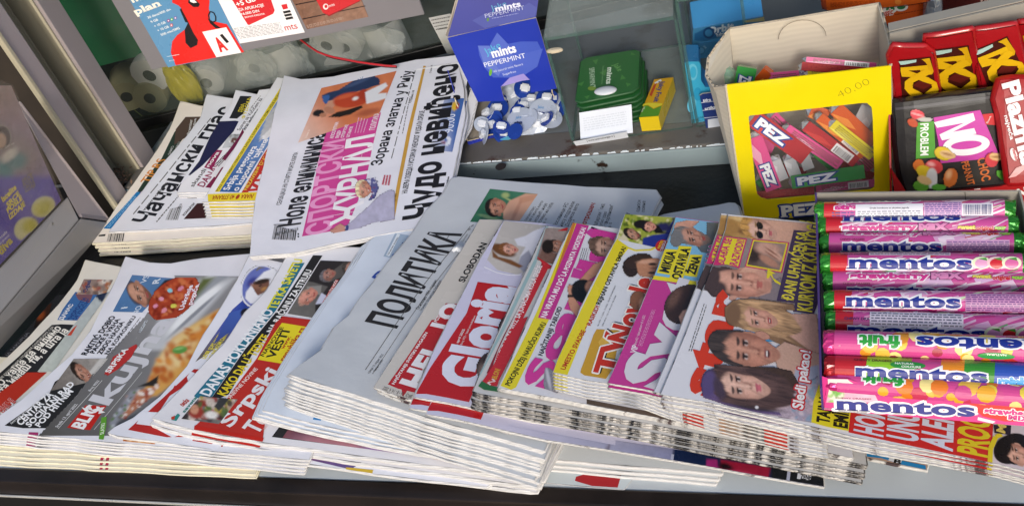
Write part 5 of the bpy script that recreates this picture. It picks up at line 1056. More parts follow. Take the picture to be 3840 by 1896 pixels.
a.photo([(712, 235), (762, 75), (1090, 98), (1010, 300)], [G((712, 235), (1090, 98), '#8a9a2c', '#b0b452'), Bl([(712, 235), (762, 75), (1090, 98), (1010, 300)], 16, ['#5f7a1c', '#c7c45a', '#e0d9a0', '#4a5c1e'], 70, 2, .5), Pg([(870, 300), (880, 230), (940, 210), (1020, 200), (1060, 130), (1088, 100), (1020, 300)], '#27348c', 5), E(1010, 160, 60, 30, '#2c2a5c', 0, .5), Pg([(740, 260), (720, 240), (760, 190), (800, 280)], '#d9cdb0', 8),
    E(870, 140, 52, 28, '#1a1518', 0, .1), Pg([(910, 120), (980, 150), (1010, 190), (1060, 200), (960, 200)], '#1a1518', 6), Face((920, 155), (925, 125), (965, 160), '#dca08c', '#17121a', neck=0), Face((815, 205), (805, 172), (868, 215), '#c09078', '#241b16', beard=1, neck=0)], 3)
a.line([(778, 290), (830, 310), (930, 305), (960, 290)], .0018, '#e6d530')
a.ell((1000, 278), 44, 34, '#c92a2a', -30); a.T('HAOS!', (985, 300), (1012, 250), (970, 292), '#f0d030', .05); a.T('OBRISALA', (1005, 315), (1030, 250), (990, 305), '#f0e8e8', .05)
a.T('Broj 278. • 11.4.2022 - 24.4.2022. • IZLAZI DVONEDELJNO', (592, 795), (705, 535), (584, 792), '#333', .0); a.T('CENA 100 din. • CG 1 € • BiH 2 KM • MK 40 DEN', (620, 798), (708, 600), (612, 795), '#333', .0)
a.poly([(480, 1070), (500, 1020), (560, 850), (580, 815), (720, 822), (745, 835), (720, 900), (690, 1060), (640, 1135), (500, 1112), (475, 1095)], '#c99a2e'); a.poly([(590, 900), (640, 830), (735, 838), (700, 900), (640, 1000)], '#d9ae48')
a.T('TV', (690, 1118), (770, 850), (560, 1080), '#c9321f', .08, out='#f3efe8', ow=.05, shade=('#1c1512', (.05, -.06)))
a.T('Novele', (790, 920), (960, 500), (660, 850), '#c9321f', .08, out='#f3efe8', ow=.05, shade=('#1c1512', (.05, -.06)))
a.photo([(740, 490), (745, 340), (870, 310), (1010, 340), (1000, 500)][:4], [E(1, 1, 1, 1, '#000')], 9) if 0 else None
a.photo([(740, 500), (740, 320), (1020, 320), (1000, 500)], [E(800, 420, 52, 62, '#33231d', -5, .06), E(850, 380, 90, 46, '#3c2a22', -12, .06), Pg([(835, 400), (870, 370), (960, 360), (1000, 370), (985, 450), (960, 490), (900, 490), (850, 470)], '#c18868', 5), E(905, 385, 60, 12, '#d9a488', -3, .5), E(940, 400, 26, 9, '#30201a', 0, .4), E(935, 455, 24, 8, '#30201a', 0, .4), E(950, 425, 30, 6, '#8f5a44', 0, .6), E(990, 430, 10, 26, '#8a4a40', 0, .5), Nz(9, .1, 4)], 3.4)
a.photo([(790, 690), (800, 580), (900, 570), (890, 700)], [E(850, 640, 56, 66, '#8a5a40', -10, .06), E(880, 660, 26, 46, '#c08c70', 0, .3), Nz(9, .22, 4)], 4)
fr('F'); a.poly([(790, 1200), (815, 1210), (812, 1240), (785, 1236)], '#c23228')
fr('H'); a.poly([(768, 450), (935, 490), (930, 560), (765, 520)], '#d23c2e'); a.poly([(340, 365), (378, 345), (372, 395), (345, 400)], '#d23c2e'); a.poly([(380, 350), (530, 385), (530, 420), (375, 395)], '#b9b8b0')
a.photo([(1050, 600), (1060, 520), (1430, 590), (1420, 680)], [G((1060, 560), (1420, 640), '#c9a68c', '#5a6a70'), Bl([(1050, 600), (1060, 520), (1430, 590), (1420, 680)], 24, ['#394a50', '#c07a3a', '#e0d8d0', '#2a2a30'], 20, 3, .5)], 6)
a.poly([(1420, 605), (1610, 645), (1600, 720), (1418, 680)], '#d23c2e')
fin(a)
# Svet
a = paper('magazine', 'magenta celebrity magazine with pale masthead, light blue corner and bearded man portrait', 'magazine', (2281, 1433), (3000, 1600), (2534, 814), (.0975, .070, .089), 'S', .0016, m=GLOS, base='#c43c90', edge=MEDGE, BR=(3100, 900), group='magenta celebrity magazines', wav=(.0003, 86), step=.02,
          outline=[(2280, 1435), (2283, 1425), (2300, 1390), (2400, 1160), (2500, 920), (2524, 860), (2534, 813), (2708, 835), (2900, 860), (3060, 1000), (3050, 1612), (2900, 1580), (2600, 1500), (2440, 1462)],
          copies=fanpx(1, (2281, 1435), .0975, (2284, 1452), .0945, '{} copy down under the magenta celebrity magazine', 3, rot=.3))
fr('G')
a.poly([(83, 495), (215, 160), (228, 95), (540, 135), (520, 240), (400, 520), (385, 535)], '#7fb9dc'); a.poly([(75, 495), (92, 470), (380, 510), (400, 500), (385, 540), (230, 515)], '#e3d42c')
a.photo([(190, 290), (210, 110), (560, 130), (460, 330)], [Pg([(218, 160), (230, 130), (330, 110), (385, 120), (340, 160), (260, 170), (225, 175)], '#d09a86', 4), Pg([(370, 290), (420, 260), (430, 190), (430, 125), (560, 135), (500, 270), (440, 330), (400, 330)], '#5f666c', 6), Nz(30, .1), Face((345, 222), (330, 168), (455, 240), '#c18f7c', '#6e6a6a', beard=1, neck=0, brow='#2c2522', yaw=-.1), E(235, 235, 42, 52, '#77777a', 10, .15), Nz(7, .12, 3)], 3.2)
for (t_, A_, B_, C_) in (('MIKIJA', (182, 455), (232, 318), (122, 445)), ('OSTAVILA', (258, 500), (322, 300), (200, 488)), ('ŽENA', (352, 470), (392, 352), (298, 462))):
    (ax, ay), (bx, by), (cx, cy) = A_, B_, C_; a.poly([(cx - 14, cy + 8), (cx - 14 + bx - ax, cy - 8 + by - ay), (bx + 12, by - 14), (ax + 14, ay + 12)], '#e3d42c')
    a.T(t_, A_, B_, C_, '#1d1d1c', .07)
a.T('SANJANA', (430, 500), (480, 270), (395, 492), '#c43c90', .05, out='#eee', ow=.04)
fr('F'); a.T('VIP', (832, 972), (848, 922), (795, 965), '#f0e6ee', .05); a.T('Broj 422 • izlazi petkom • 8. 4. 2022.', (835, 915), (895, 725), (820, 910), '#f0dcea', .0)
a.greek([(845, 920), (935, 690), (962, 690), (875, 925)], 3, '#e0a0c8', fill=.4)
a.T('Svet', (1002, 1225), (1290, 520), (742, 1110), '#d9d6de', .10)
fr('G')
a.photo([(140, 900), (140, 520), (410, 520), (330, 900)], [E(300, 660, 150, 120, '#3d2a26', -30, .04), Pg([(165, 640), (210, 590), (300, 550), (400, 540), (330, 800), (240, 770), (180, 720)], '#3a2723', 5), Pg([(250, 740), (275, 700), (330, 680), (345, 720), (300, 800), (265, 790)], '#d3a08a', 4), E(220, 620, 30, 70, '#6b4d42', 30, .7), Nz(8, .25, 4)], 3.4)
a.poly([(0, 1190), (20, 1130), (130, 1170), (120, 1210)], '#d9d6de') if 0 else None
fr('H'); 
a.poly([(0, 0), (.1, 0), (0, .1)], '#fff') if 0 else None
fin(a)
# Star
a = paper('magazine', 'celebrity magazine with red masthead and four large cut-out faces, top copy under the sweets tray', 'magazine', (2481, 1474), (3745, 1737), (2731, 804), (.103, .060, .096), 'S', .0016, m=GLOS, base='#dedde4', edge=MEDGE, BR=(4100, 1050), group='four face celebrity magazines', wav=(.0002, 87), step=.02,
          outline=[(2478, 1478), (2484, 1462), (2520, 1380), (2600, 1180), (2680, 980), (2722, 860), (2731, 804), (3068, 838), (3400, 880), (3900, 980), (3950, 1790), (3740, 1738), (3500, 1692), (3219, 1640), (3001, 1586), (2830, 1547), (2660, 1508)],
          copies=[(-.0055, .0035, -.0018, .25, 'second copy down of the four face celebrity magazine, shifted left')] + fanpx(4, (2700, 1520), .095, (2705, 1560), .086, '{} copy down in the four face celebrity magazine pile', 6, rot=.25, jit=.0008)[0:4])
a.cfg['copies'] = [a.cfg['copies'][0]] + [(c[0], c[1], c[2] - .0018, c[3], 'copy %d' % i) for i, c in enumerate(a.cfg['copies'][1:])]
a.cfg['copies'] = [a.cfg['copies'][0]] + [(c[0], c[1], c[2], c[3], '%s copy down in the four face celebrity magazine pile' % ORD[i + 1]) for i, c in enumerate(a.cfg['copies'][1:])]
fr('G')
a.photo([(395, 540), (555, 90), (1160, 140), (1165, 420)][:0] or [(390, 560), (560, 85), (1165, 140), (1120, 720)], [G((390, 560), (1165, 140), '#6f6a6c', '#b59c98'), Nz(80, .15), E(600, 170, 90, 70, '#7d6a38', 20, .4),
    Pg([(780, 110), (900, 120), (1120, 140), (1140, 190), (1000, 210), (930, 300), (860, 260), (840, 200)], '#d5a692', 8), Pg([(555, 100), (620, 85), (760, 95), (800, 130), (760, 200), (700, 230), (600, 220), (550, 180)], '#b98e54', 6), E(660, 110, 90, 14, '#e0bd84', 10, .6), E(620, 170, 60, 16, '#7a5430', 30, .6), Face((775, 175), (775, 108), (885, 205), '#dcb09e', '#a87e46', neck=0, lips='#c0606a', hairw=1.02, glasses=1, yaw=.2), E(580, 160, 60, 52, '#a87e48', 25, .3), Nz(8, .12, 3)], 3.2)
a.photo([(395, 640), (440, 400), (1000, 400), (900, 660)], [Pg([(800, 560), (850, 510), (905, 480), (950, 600), (890, 640), (760, 620)], '#8a7c80', 8), Pg([(645, 460), (690, 410), (790, 420), (850, 490), (840, 580), (750, 610), (640, 600), (600, 640), (570, 620)], '#d09c88', 6), Face((650, 520), (655, 432), (850, 545), '#d8a08a', '#54423c', bald=.9, neck=0, lips='#c06a60', brow='#5f4638', yaw=-.15), E(455, 490, 60, 80, '#4b3a38', 15, .2), E(500, 560, 60, 50, '#4b3a38', -20, .3), Pg([(640, 450), (690, 400), (790, 410), (740, 450), (700, 450)], '#dba890', 4), Nz(9, .1, 5)], 3.2)
a.poly([(450, 545 - 160), (465, 340), (520, 250), (545, 222), (690, 228), (640, 420), (500, 400)], '#d8347c') if 0 else None
a.poly([(500, 330), (545, 218), (690, 235), (640, 425), (560, 400), (495, 405), (455, 400)], '#c8306e'); a.poly([(515, 330), (552, 226), (680, 243), (632, 412), (500, 392)], '#e3d22c')
a.T('SLAĐA SE', (538, 402), (592, 238), (495, 396), '#c8306e', .06); a.T('RAZVODI!', (622, 410), (672, 248), (575, 400), '#c8306e', .06)
a.poly([(675, 415), (725, 235), (962, 258), (915, 455)], '#c8306e'); a.poly([(683, 410), (730, 242), (953, 264), (908, 448)], '#e3d22c')
a.photo([(692, 402), (735, 252), (942, 270), (898, 438)], [G((692, 402), (942, 270), '#57453e', '#a38c82'), E(740, 330, 44, 60, '#3a2a22', 20, .3), E(820, 300, 80, 40, '#cfa08e', 10, .4), E(870, 340, 60, 24, '#d8aa96', 35, .3), E(830, 380, 70, 24, '#b98670', 30, .3), E(850, 320, 50, 6, '#9c6a58', 35, .6), E(850, 345, 50, 6, '#9c6a58', 35, .6), Nz(14, .15)], 3.5)
a.poly([(815, 490), (822, 430), (875, 460), (850, 462), (860, 490), (905, 520), (908, 535), (870, 515), (840, 470), (832, 488)], '#e3d22c')
a.poly([(880, 635), (965, 290), (990, 180), (1095, 190), (1110, 140), (1140, 150), (1165, 600), (1120, 720), (985, 705), (1000, 650)], '#443352'); 
a.T('ĐANI UHVAĆEN SA', (985, 640), (1082, 195), (912, 628), '#e3d23c', .05); a.T('KURVOM IZ KATALOGA', (1105, 710), (1165, 120), (1010, 698), '#e3d23c', .05)
# red masthead
fr('S'); a.T('star', (2664, 1492), (2778, 1100), (2536, 1464), '#d43a1e', .085)
fr('G')
a.greek([(310, 955), (410, 650), (418, 652), (320, 958)], 1, '#444', seed=3); a.greek([(325, 957), (425, 660), (433, 662), (335, 960)], 1, '#444', seed=4)
fr('G')
a.photo([(545, 830), (545, 620), (1170, 620), (1170, 1090)], [E(900, 830, 12, 12, '#000', 0, .1, 0), Pg([(670, 880), (680, 820), (900, 890), (940, 900), (820, 900)], '#3f93c4', 4), Pg([(820, 700), (950, 720), (1140, 720), (1165, 1080), (1000, 1010), (920, 960), (905, 880), (850, 820)], '#d0a290', 6),
    Pg([(550, 740), (545, 680), (600, 632), (720, 622), (860, 640), (990, 660), (1000, 700), (840, 690), (880, 740), (900, 840), (960, 860), (1140, 990), (1020, 970), (840, 890), (700, 820), (600, 800)], '#8d6c4e', 6), E(860, 850, 110, 10, '#c9a27a', 22, .6), E(800, 650, 120, 10, '#c9a27a', 6, .6), E(1000, 930, 110, 8, '#6a4c36', 30, .6), Nz(8, .16, 3),
    Face((755, 745), (745, 672), (888, 772), '#dba690', '#a07e5c', lips='#c0504e', neck=0, mouth=.8, yaw=.15, hairw=1.0, long=.5), E(600, 725, 50, 72, '#7d5e44', 10, .25)], 3.2)
a.photo([(430, 1100), (430, 825), (1165, 825), (1165, 1200)], [Pg([(860, 950), (930, 900), (1165, 980), (1165, 1180), (1000, 1150), (880, 1060)], '#caa390', 8), Pg([(990, 1130), (1000, 1080), (1150, 1050), (1165, 1250), (1000, 1200)], '#a9adc2', 8), E(790, 860, 50, 24, '#c68f7a', 20, .15), Face((690, 950), (690, 845), (905, 990), '#c78f78', '#3a302c', neck=0, lips='#b06a60', mouth=1.4, yaw=.1), Nz(8, .12, 3)], 3.2)
fr('H')
a.photo([(905, 470), (905, 150), (1850, 150), (1850, 620)], [Pg([(1430, 480), (1500, 300), (1650, 350), (1860, 250), (1860, 620), (1650, 590), (1400, 540)], '#b8a5b2', 10), Pg([(980, 220), (1030, 185), (1180, 160), (1500, 170), (1640, 200), (1720, 340), (1660, 360), (1500, 400), (1480, 300), (1200, 240), (1060, 260)], '#493529', 8), Pg([(930, 290), (975, 230), (1050, 230), (1060, 280), (1040, 350), (1160, 460), (1340, 500), (1540, 530), (1560, 556), (1250, 520), (1020, 440), (930, 410)], '#6a5480', 6), Nz(7, .35, 6), E(1350, 490, 200, 26, '#3c3034', 8, .5), E(1560, 430, 120, 60, '#cfaea6', -10, .5),
    Face((1230, 320), (1215, 205), (1470, 355), '#dfb3a0', '#4a3632', lips='#cf6a78', neck=0, yaw=-.15, hairw=1.02, long=.35), E(975, 300, 60, 110, '#5a4a78', 5, .3), E(1060, 340, 40, 90, '#4a3a48', -20, .4), E(1360, 490, 14, 12, '#e8e4e8', 0, .4), Bl([(1640, 400), (1860, 250), (1860, 600), (1640, 590)], 26, ['#8aa0b8', '#d8c8d0', '#a8a0b4'], 30, 3, .6), Nz(9, .1, 3)], 3.2)
a.T('Sledi pakao!', (1725, 510), (1790, 45), (1640, 495), '#f3f0f2', .04, out='#c8262c', ow=.1)
a.T('Sledi pakao!', (1725, 510), (1790, 45), (1640, 495), '#f3f0f2', .05)
fr('J')
a.poly([(75, 705), (90, 560), (130, 440), (160, 600), (345, 630), (330, 765), (180, 735)], '#e3d22c'); a.T('TAJNA', (195, 718), (215, 530), (108, 705), '#2a2418', .07); a.T('EMIRA', (320, 750), (335, 560), (225, 735), '#2a2418', .07)
a.poly([(345, 632), (350, 600), (1330, 700), (1310, 975), (900, 890), (332, 768)], '#cf2d2c')
a.T('HOMO', (560, 800), (585, 560), (365, 762), '#d9dcee', .06); a.T('UNUK', (800, 838), (812, 580), (590, 805), '#d9dcee', .06); a.T('ALEKS', (1035, 900), (1050, 600), (825, 862), '#d9dcee', .06); a.T('PROGO', (1290, 945), (1292, 600), (1075, 902), '#e0c92c', .06)
a.photo([(1305, 980), (1325, 700), (1700, 720), (1700, 1090)], [G((1305, 980), (1700, 720), '#d9c9cf', '#cfc4cc'), E(1450, 880, 130, 100, '#1d1719', -25, .03), Face((1490, 920), (1480, 850), (1600, 950), '#d8a692', '#1a1416', neck=0), E(1390, 870, 60, 74, '#1a1416', 20, .2)], 3.4)
a.line([(1300, 980), (1305, 880), (1340, 800), (1380, 785)], .003, '#e0c92c'); a.poly([(1325, 720), (1445, 725), (1440, 790), (1330, 775)], '#2d2434'); a.T('M', (1400, 780), (1410, 725), (1340, 770), '#e3c96a', .06)
fin(a)
# blue framed magazine low at the right front
a = paper('magazine', 'magazine corner with bright blue frame poking out lowest at the right front', 'magazine', (3180, 1700), (3475, 1760), (3260, 1500), (.012, .012, .012), 'S', .003, m=GLOS, base='#c2a08c', edge=MEDGE, BR=(3500, 1600), group='magazines in the front row')
fr('J'); a.poly([(340, 920), (350, 890), (600, 940), (860, 995), (865, 1030), (790, 1020), (560, 945)], '#2a8ccc'); a.poly([(605, 960), (615, 935), (700, 955), (690, 985)], '#dfe3ea'); a.T('B', (640, 978), (690, 990), (640, 945), '#222', .06)
fin(a)
# ============================================================ POSTER BOARD ON THE WINDOW
def vsurf(a, b, z, f=None, **k):       # plumb plane over the foot line a-b (photo pixels at height z), facing the buyer
    A, B = P3(a, z, f), P3(b, z, f); return Surf(A, B, A + np.array([0, 0, .1]), **k)
def flat(name, surf, pts, th, m, parent, f=None, uv=None, off=0.0, bev=0):
    uv = uv or [surf.hit(p, f) for p in pts]
    if area(uv) < 0: uv = uv[::-1]
    bm = bmesh.new(); prism(bm, [surf.pt(u, v, off) for u, v in uv], -surf.n * th)
    if bev: bmesh.ops.bevel(bm, geom=list(bm.edges), offset=bev, segments=2, affect='EDGES')
    return mk(name, bm, m, parent)
BOARDG = mat('board_grey_card', '#77757a', rough=.5, noise=.05, nscale=12)
CARD = mat('grey_cardboard', '#a39d92', rough=.8, noise=.06, nscale=40, bump=.08, bscale=60)
WCARD = mat('white_corrugated_card', '#c9c0b0', rough=.8, noise=.06, nscale=30, stripes=(60, .06, 'Z'))
INKC = mat('printed_card', attr='ink', rough=.35, noise=.04, nscale=30, coat=.2)
FOILP = mat('printed_foil', attr='ink', rough=.45, noise=.05, nscale=40, coat=.05, spec=.22, bump=.25, bscale=90)
def printed(name, a, m, parent, **k): return a.build(name, m, parent, **k)
fr('S')
sf = vsurf((570, 262), (1590, 55), .143)
pb = thing('poster_board', 'grey board hanging before the kiosk window with three phone leaflets', 'board', tuple(sf.pt(0, 0)))
_a, _b = sf.hit((570, 262)), sf.hit((1592, 55)); flat('panel', sf, None, .004, BOARDG, pb, uv=[_a, _b, (_b[0], _b[1] + .26), (_a[0], _a[1] + .26)], bev=.0005)
def poster(label, pts, col, f):
    fr(f); a = Art(sf); p1, p2 = sf.hit(pts[1]), sf.hit(pts[2]); a.polyuv([p1, p2, (p2[0], p2[1] + .21), (p1[0], p1[1] + .21)], col); a.lay(1.5); t = thing('leaflet', label, 'leaflet', tuple(sf.pt(*sf.hit(pts[1]))), 'phone leaflets on the grey board'); a.t = t; return a
a = poster('blue leaflet with red bust silhouette, black open mouth and white square logo', [(868, -60), (1215, 487), (1765, 376), (1540, -60)], '#5b8fb8', 'L')
a.poly([(1310, 60), (1290, 40), (1245, 20), (1245, -60), (1500, -60), (1515, 10), (1510, 60), (1520, 150), (1640, 175), (1765, 376), (1270, 472), (1235, 380), (1245, 300), (1280, 255), (1335, 215), (1360, 165)], '#dd2721')
a.poly([(1365, -12), (1400, -16), (1445, 30), (1435, 50), (1400, 52), (1360, 20)], '#1c1719'); a.poly([(1372, 0), (1400, -5), (1425, 18), (1400, 22), (1375, 12)], '#eee')
a.poly([(1362, 160), (1335, 215), (1342, 310), (1378, 348), (1425, 325), (1432, 290), (1400, 240), (1380, 200)], '#1c1719'); a.poly([(1340, 160), (1365, 165), (1310, 60), (1300, 70)], '#1c1719'); a.poly([(1500, 130), (1560, 178), (1600, 205), (1560, 205), (1520, 170)], '#1c1719')
a.line([(1508, 110), (1515, 145), (1540, 160), (1560, 150), (1560, 120), (1545, 90), (1520, 82), (1508, 110)], .0014, '#1c1719')
a.poly([(1462, 230), (1635, 197), (1745, 380), (1565, 413)], '#f2f0f0'); a.T('A', (1590, 372), (1650, 355), (1565, 270), '#d92a25', .08); a.T('1', (1636, 310), (1655, 300), (1615, 240), '#1c1719', .05)
a.T('plan', (985, 108), (1170, 38), (965, 62), '#efe9dc', .06, slab=.05); a.T('moj', (960, 20), (1100, -35), (940, -30), '#efe9dc', .06)
for i, (s_, w_) in enumerate((('30 dana/600 din', 165), ('9 GB', 50), ('+ 10 GB', 80), ('+ 10 GB', 80), ('500 min/SMS', 135))):
    x0, y0 = 1072 + i * 24, 136 + i * 31; a.T(s_, (x0, y0), (x0 + w_, y0 - w_ * .38), (x0 - 8, y0 - 15), '#e8eef0', .02)
for (x, y, c_) in ((1218, 150, '#8a3a8c'), (1242, 140, '#48a058'), (1268, 130, '#7a5aa8'), (1240, 182, '#c25a6a')): a.ell((x, y), 11, 12, c_); a.ell((x, y), 5, 5, '#eee')
a.greek([(1205, 405), (1295, 390), (1297, 398), (1207, 413)], 1, '#cfe0ea'); a.T('A1.rs', (1225, 445), (1262, 436), (1222, 436), '#dfe8f0', .02)
printed('print', a, GLOS, a.t)
a = poster('white leaflet with red speech bubble of white capitals and red lettering', [(1530, -60), (1735, 315), (2203, 235), (2060, -60)], '#ecebee', 'L')
a.poly([(1640, -60), (1790, 178), (1800, 182), (1975, 100), (1985, 75), (1940, -60)], '#cf2a30')
fr('M'); a.T('+5 GB', (-18, 48), (118, 5), (-28, 15), '#f3f0f0', .05); a.T('ZA APLIKACIJE', (-5, 82), (176, 45), (-12, 62), '#f3f0f0', .03); a.T('+6.000 DIN', (10, 112), (142, 86), (5, 94), '#f3f0f0', .03); a.T('BONUS KREDITA', (38, 132), (182, 105), (34, 120), '#f3f0f0', .02)
for i, c_ in enumerate(('#cf2a30', '#222', '#222', '#222')):
    y = 30 + i * 0; 
    if i == 0: a.poly([(298, 36), (338, 28), (348, 62), (312, 70)], c_)
    else: a.poly([(300 + i * 9, 60 + i * 23), (352 + i * 9, 50 + i * 23), (360 + i * 9, 66 + i * 23), (308 + i * 9, 76 + i * 23)], c_)
a.T('mts', (330, 222), (420, 205), (320, 178), '#c03038', .01); a.greek([(-70, 205), (285, 160), (320, 235), (5, 282)], 8, '#8a8a90', fill=.35)
printed('print', a, GLOS, a.t)
a = poster('wooden plank leaflet with red bag shape and small lettering', [(345, -60), (485, 212), (928, 122), (850, -60)], '#6c4c3c', 'M')
a.photo([(345, -60), (850, -60), (928, 122), (485, 212)], [G((400, 0), (900, 120), '#7a5846', '#8d6d5a'), Nz(26, .25, 3)], 5)
a.poly([(400, 30), (880, -60), (882, -54), (404, 38)], '#2c1c16'); a.poly([(450, 135), (905, 40), (907, 46), (454, 142)], '#2c1c16')
a.poly([(520, -60), (600, 92), (645, 118), (870, 8), (850, -60)], '#c5272b'); a.poly([(600, 92), (645, 118), (870, 8), (868, 3), (645, 108)], '#8d1c20'); a.T('mts', (648, 52), (688, 38), (642, 32), '#e8d8d8', .01); a.ell((620, 48), 20, 22, '#e8d8d8'); a.ell((622, 46), 11, 12, '#c5272b')
a.greek([(480, 180), (745, 120), (750, 140), (490, 205)], 3, '#b09a8c', fill=.35)
printed('print', a, GLOS, a.t)
fr('S')
# ============================================================ THINGS BEHIND THE GLASS
RPAP = mat('till_roll_paper', '#dcdcd8', rough=.7, noise=.04); RCORE = mat('till_roll_core', '#2a2622', rough=.7, noise=.1)
RCL = 'till rolls behind the window'
def troll(pxl, f, r, ln, axis, z, label, m=RPAP):
    """paper roll whose visible end is centred on photo point pxl at height z"""
    r_ = ray(px(pxl, f)); n3 = np.array([WN[0], WN[1], 0]); w0 = np.array([W0[0], W0[1], 0]) - n3 * .036
    c = EYE + r_ * ((w0 - EYE) @ n3 / (r_ @ n3)); r *= 1.12; ax = np.array(axis, float); ax /= np.linalg.norm(ax)
    t = thing('till_roll', label, 'paper roll', tuple(c), RCL)
    bm = bmesh.new(); cyl_bm(bm, c, c + ax * ln, r, n=36); bmesh.ops.bevel(bm, geom=[e for e in bm.edges if not e.smooth or abs(len(e.link_faces) - 2) or any(len(q.verts) > 4 for q in e.link_faces)], offset=.0012, segments=2, affect='EDGES'); mk('paper', bm, m, t)
    bm = bmesh.new(); cyl_bm(bm, c - ax * .0003, c + ax * .0002, r * .34, n=24); mk('core', bm, RCORE, t)
    return t
BK = (WN[0] * -1, WN[1] * -1, 0)   # direction into the kiosk
DIMR = mat('shaded_roll_paper', '#a8a27c', rough=.7, noise=.1)  # darker copy of the roll paper, its shade put into the colour
troll((1080, 548), 'L', .024, .05, (BK[0] + .2, BK[1], .1), .062, 'large pale till roll under the left corner of the grey board')
troll((915, 702), 'L', .021, .05, (BK[0] - .2, BK[1], .1), .040, 'dim till roll lowest at the left of the window', DIMR)
troll((1082, 712), 'L', .021, .05, (BK[0], BK[1], 0), .036, 'dim till roll to the right of the lowest one', DIMR)
troll((1490, 602), 'L', .021, .05, (BK[0], BK[1], .1), .048, 'white till roll right of the yellow pack')
troll((1840, 492), 'L', .021, .05, (BK[0] + .1, BK[1], .1), .06, 'white till roll in clear film below the white leaflet')
troll((105, 492), 'M', .021, .05, (BK[0] + .3, BK[1], .2), .056, 'till roll seen through the film below the red bubble leaflet')
troll((625, 332), 'M', .021, .05, (BK[0] + .3, BK[1], .2), .075, 'left till roll of the pair under the plank leaflet')
troll((752, 345), 'M', .021, .05, (BK[0] + .3, BK[1], .2), .071, 'right till roll of the pair under the plank leaflet')
troll((725, 512), 'M', .021, .05, (BK[0] + .3, BK[1], .1), .044, 'till roll half hidden behind the sports newspaper')
troll((1130, 400), 'M', .024, .05, (-.15, .1, .9), .026, 'tall white roll standing in film left of the paper note')
troll((380, 560), 'M', .024, .05, (-.1, .1, .9), .026, 'milky white roll standing wrapped in film behind the sports newspaper')
FILM = mat('crumpled_film', '#e4ecec', rough=.12, alpha=.24, spec=.9, noise=.15, nscale=30, bump=.9, bscale=35)
YFILM = mat('yellow_film', '#cfc21e', rough=.25, alpha=.8, spec=.7, noise=.25, nscale=30, bump=.6, bscale=40)
def crumple(name, label, cat, c, rx, ry, rz, m, seed, group=None, sub=3, amp=.22):
    bm = bmesh.new(); bmesh.ops.create_icosphere(bm, subdivisions=sub, radius=1.0); rg = random.Random(seed); W = [(Vector((rg.gauss(0, 1), rg.gauss(0, 1), rg.gauss(0, 1))) * 3.2, rg.uniform(0, 6)) for _ in range(6)]
    for v in bm.verts:
        d = sum(abs(math.sin(v.co.dot(w_) + p_)) for w_, p_ in W) / 6; k = 1 - amp + amp * 2 * (d - .3); v.co = Vector((c[0] + v.co.x * rx * k, c[1] + v.co.y * ry * k, c[2] + v.co.z * rz * k))
    o = mk(name, bm, m); tag(o, label, cat, group); return o
def PW(p, f, off):
    r_ = ray(px(p, f)); n3 = np.array([WN[0], WN[1], 0]); w0 = np.array([W0[0], W0[1], 0]) - n3 * off; return EYE + r_ * ((w0 - EYE) @ n3 / (r_ @ n3))
q = PW((1680, 500), 'L', .022); crumple('film_bag', 'crumpled clear film bag round the rolls right of the yellow pack', 'bag', q, .07, .014, .05, FILM, 5, sub=4, amp=.3)
q = PW((240, 480), 'M', .022); crumple('film_bag', 'crumpled clear film bag round rolls left of the red cable', 'bag', q, .06, .014, .055, FILM, 9, sub=4, amp=.3)
q = PW((820, 370), 'M', .022); crumple('film_bag', 'clear film bag round the rolls right of the red cable', 'bag', q, .08, .014, .045, FILM, 12, sub=4, amp=.3)
q = PW((1320, 600), 'L', .028); crumple('yellow_pack', 'crumpled yellow see-through pack between the till rolls', 'pack', q, .026, .012, .045, YFILM, 7, sub=4, amp=.3)
# red and black cable
CABR = mat('red_cable', '#b3202c', rough=.4, noise=.1); CABK = mat('black_cable', '#15131a', rough=.4, noise=.1)
def cable(name, pts, r, m, label):
    bm = bmesh.new(); P = [np.array(p) for p in pts]
    for A, B in zip(P, P[1:]): cyl_bm(bm, A, B, r, n=8, cap=False)
    bmesh.ops.remove_doubles(bm, verts=list(bm.verts), dist=r * .4)
    o = mk(name, bm, m); tag(o, label, 'cable'); return o
cp = [(440, 290), (500, 335), (560, 375), (620, 398), (680, 415), (760, 430), (850, 448), (950, 462), (1050, 475), (1130, 480)]
zs = np.linspace(.10, .072, len(cp)); cable('red_cable', [P3(p, z, 'M') for p, z in zip(cp, zs)], .0013, CABR, 'thin red cable drooping across the window below the grey board')
cable('black_cable', [P3((x + 4, y + 7), z - .002, 'M') for (x, y), z in zip(cp[3:], zs[3:])], .0013, CABK, 'thin black cable running just under the red one')
# straw
cable('straw', [P3((745, 612), .05, 'L'), P3((1040, 850), .026, 'L')], .0007, mat('dry_straw', '#8f9a5a', rough=.6, noise=.1), 'thin yellowish straw leaning at the foot of the window')
# note with typed lines
sn = Surf(P3((1500, 385), .03, 'M'), P3((1590, 370), .03, 'M'), P3((1362, 130), .14, 'M'))
a = Art(sn); fr('M'); a.poly([(1362, 130), (1520, 98), (1640, 380), (1500, 392)], '#dfe2e0'); a.lay(1.5); a.greek([(1375, 135), (1515, 108), (1560, 200), (1420, 225)], 4, '#777', fill=.3); a.T('ZABRANJENO', (1432, 215), (1520, 200), (1430, 205), '#555', .02)
t = thing('paper_note', 'white typed note on the glass left of the blue mint box', 'note', tuple(sn.pt(0, 0))); printed('sheet', a, NEWS, t); fr('S')
# white notices far behind, reflections in the glass case are left to the light

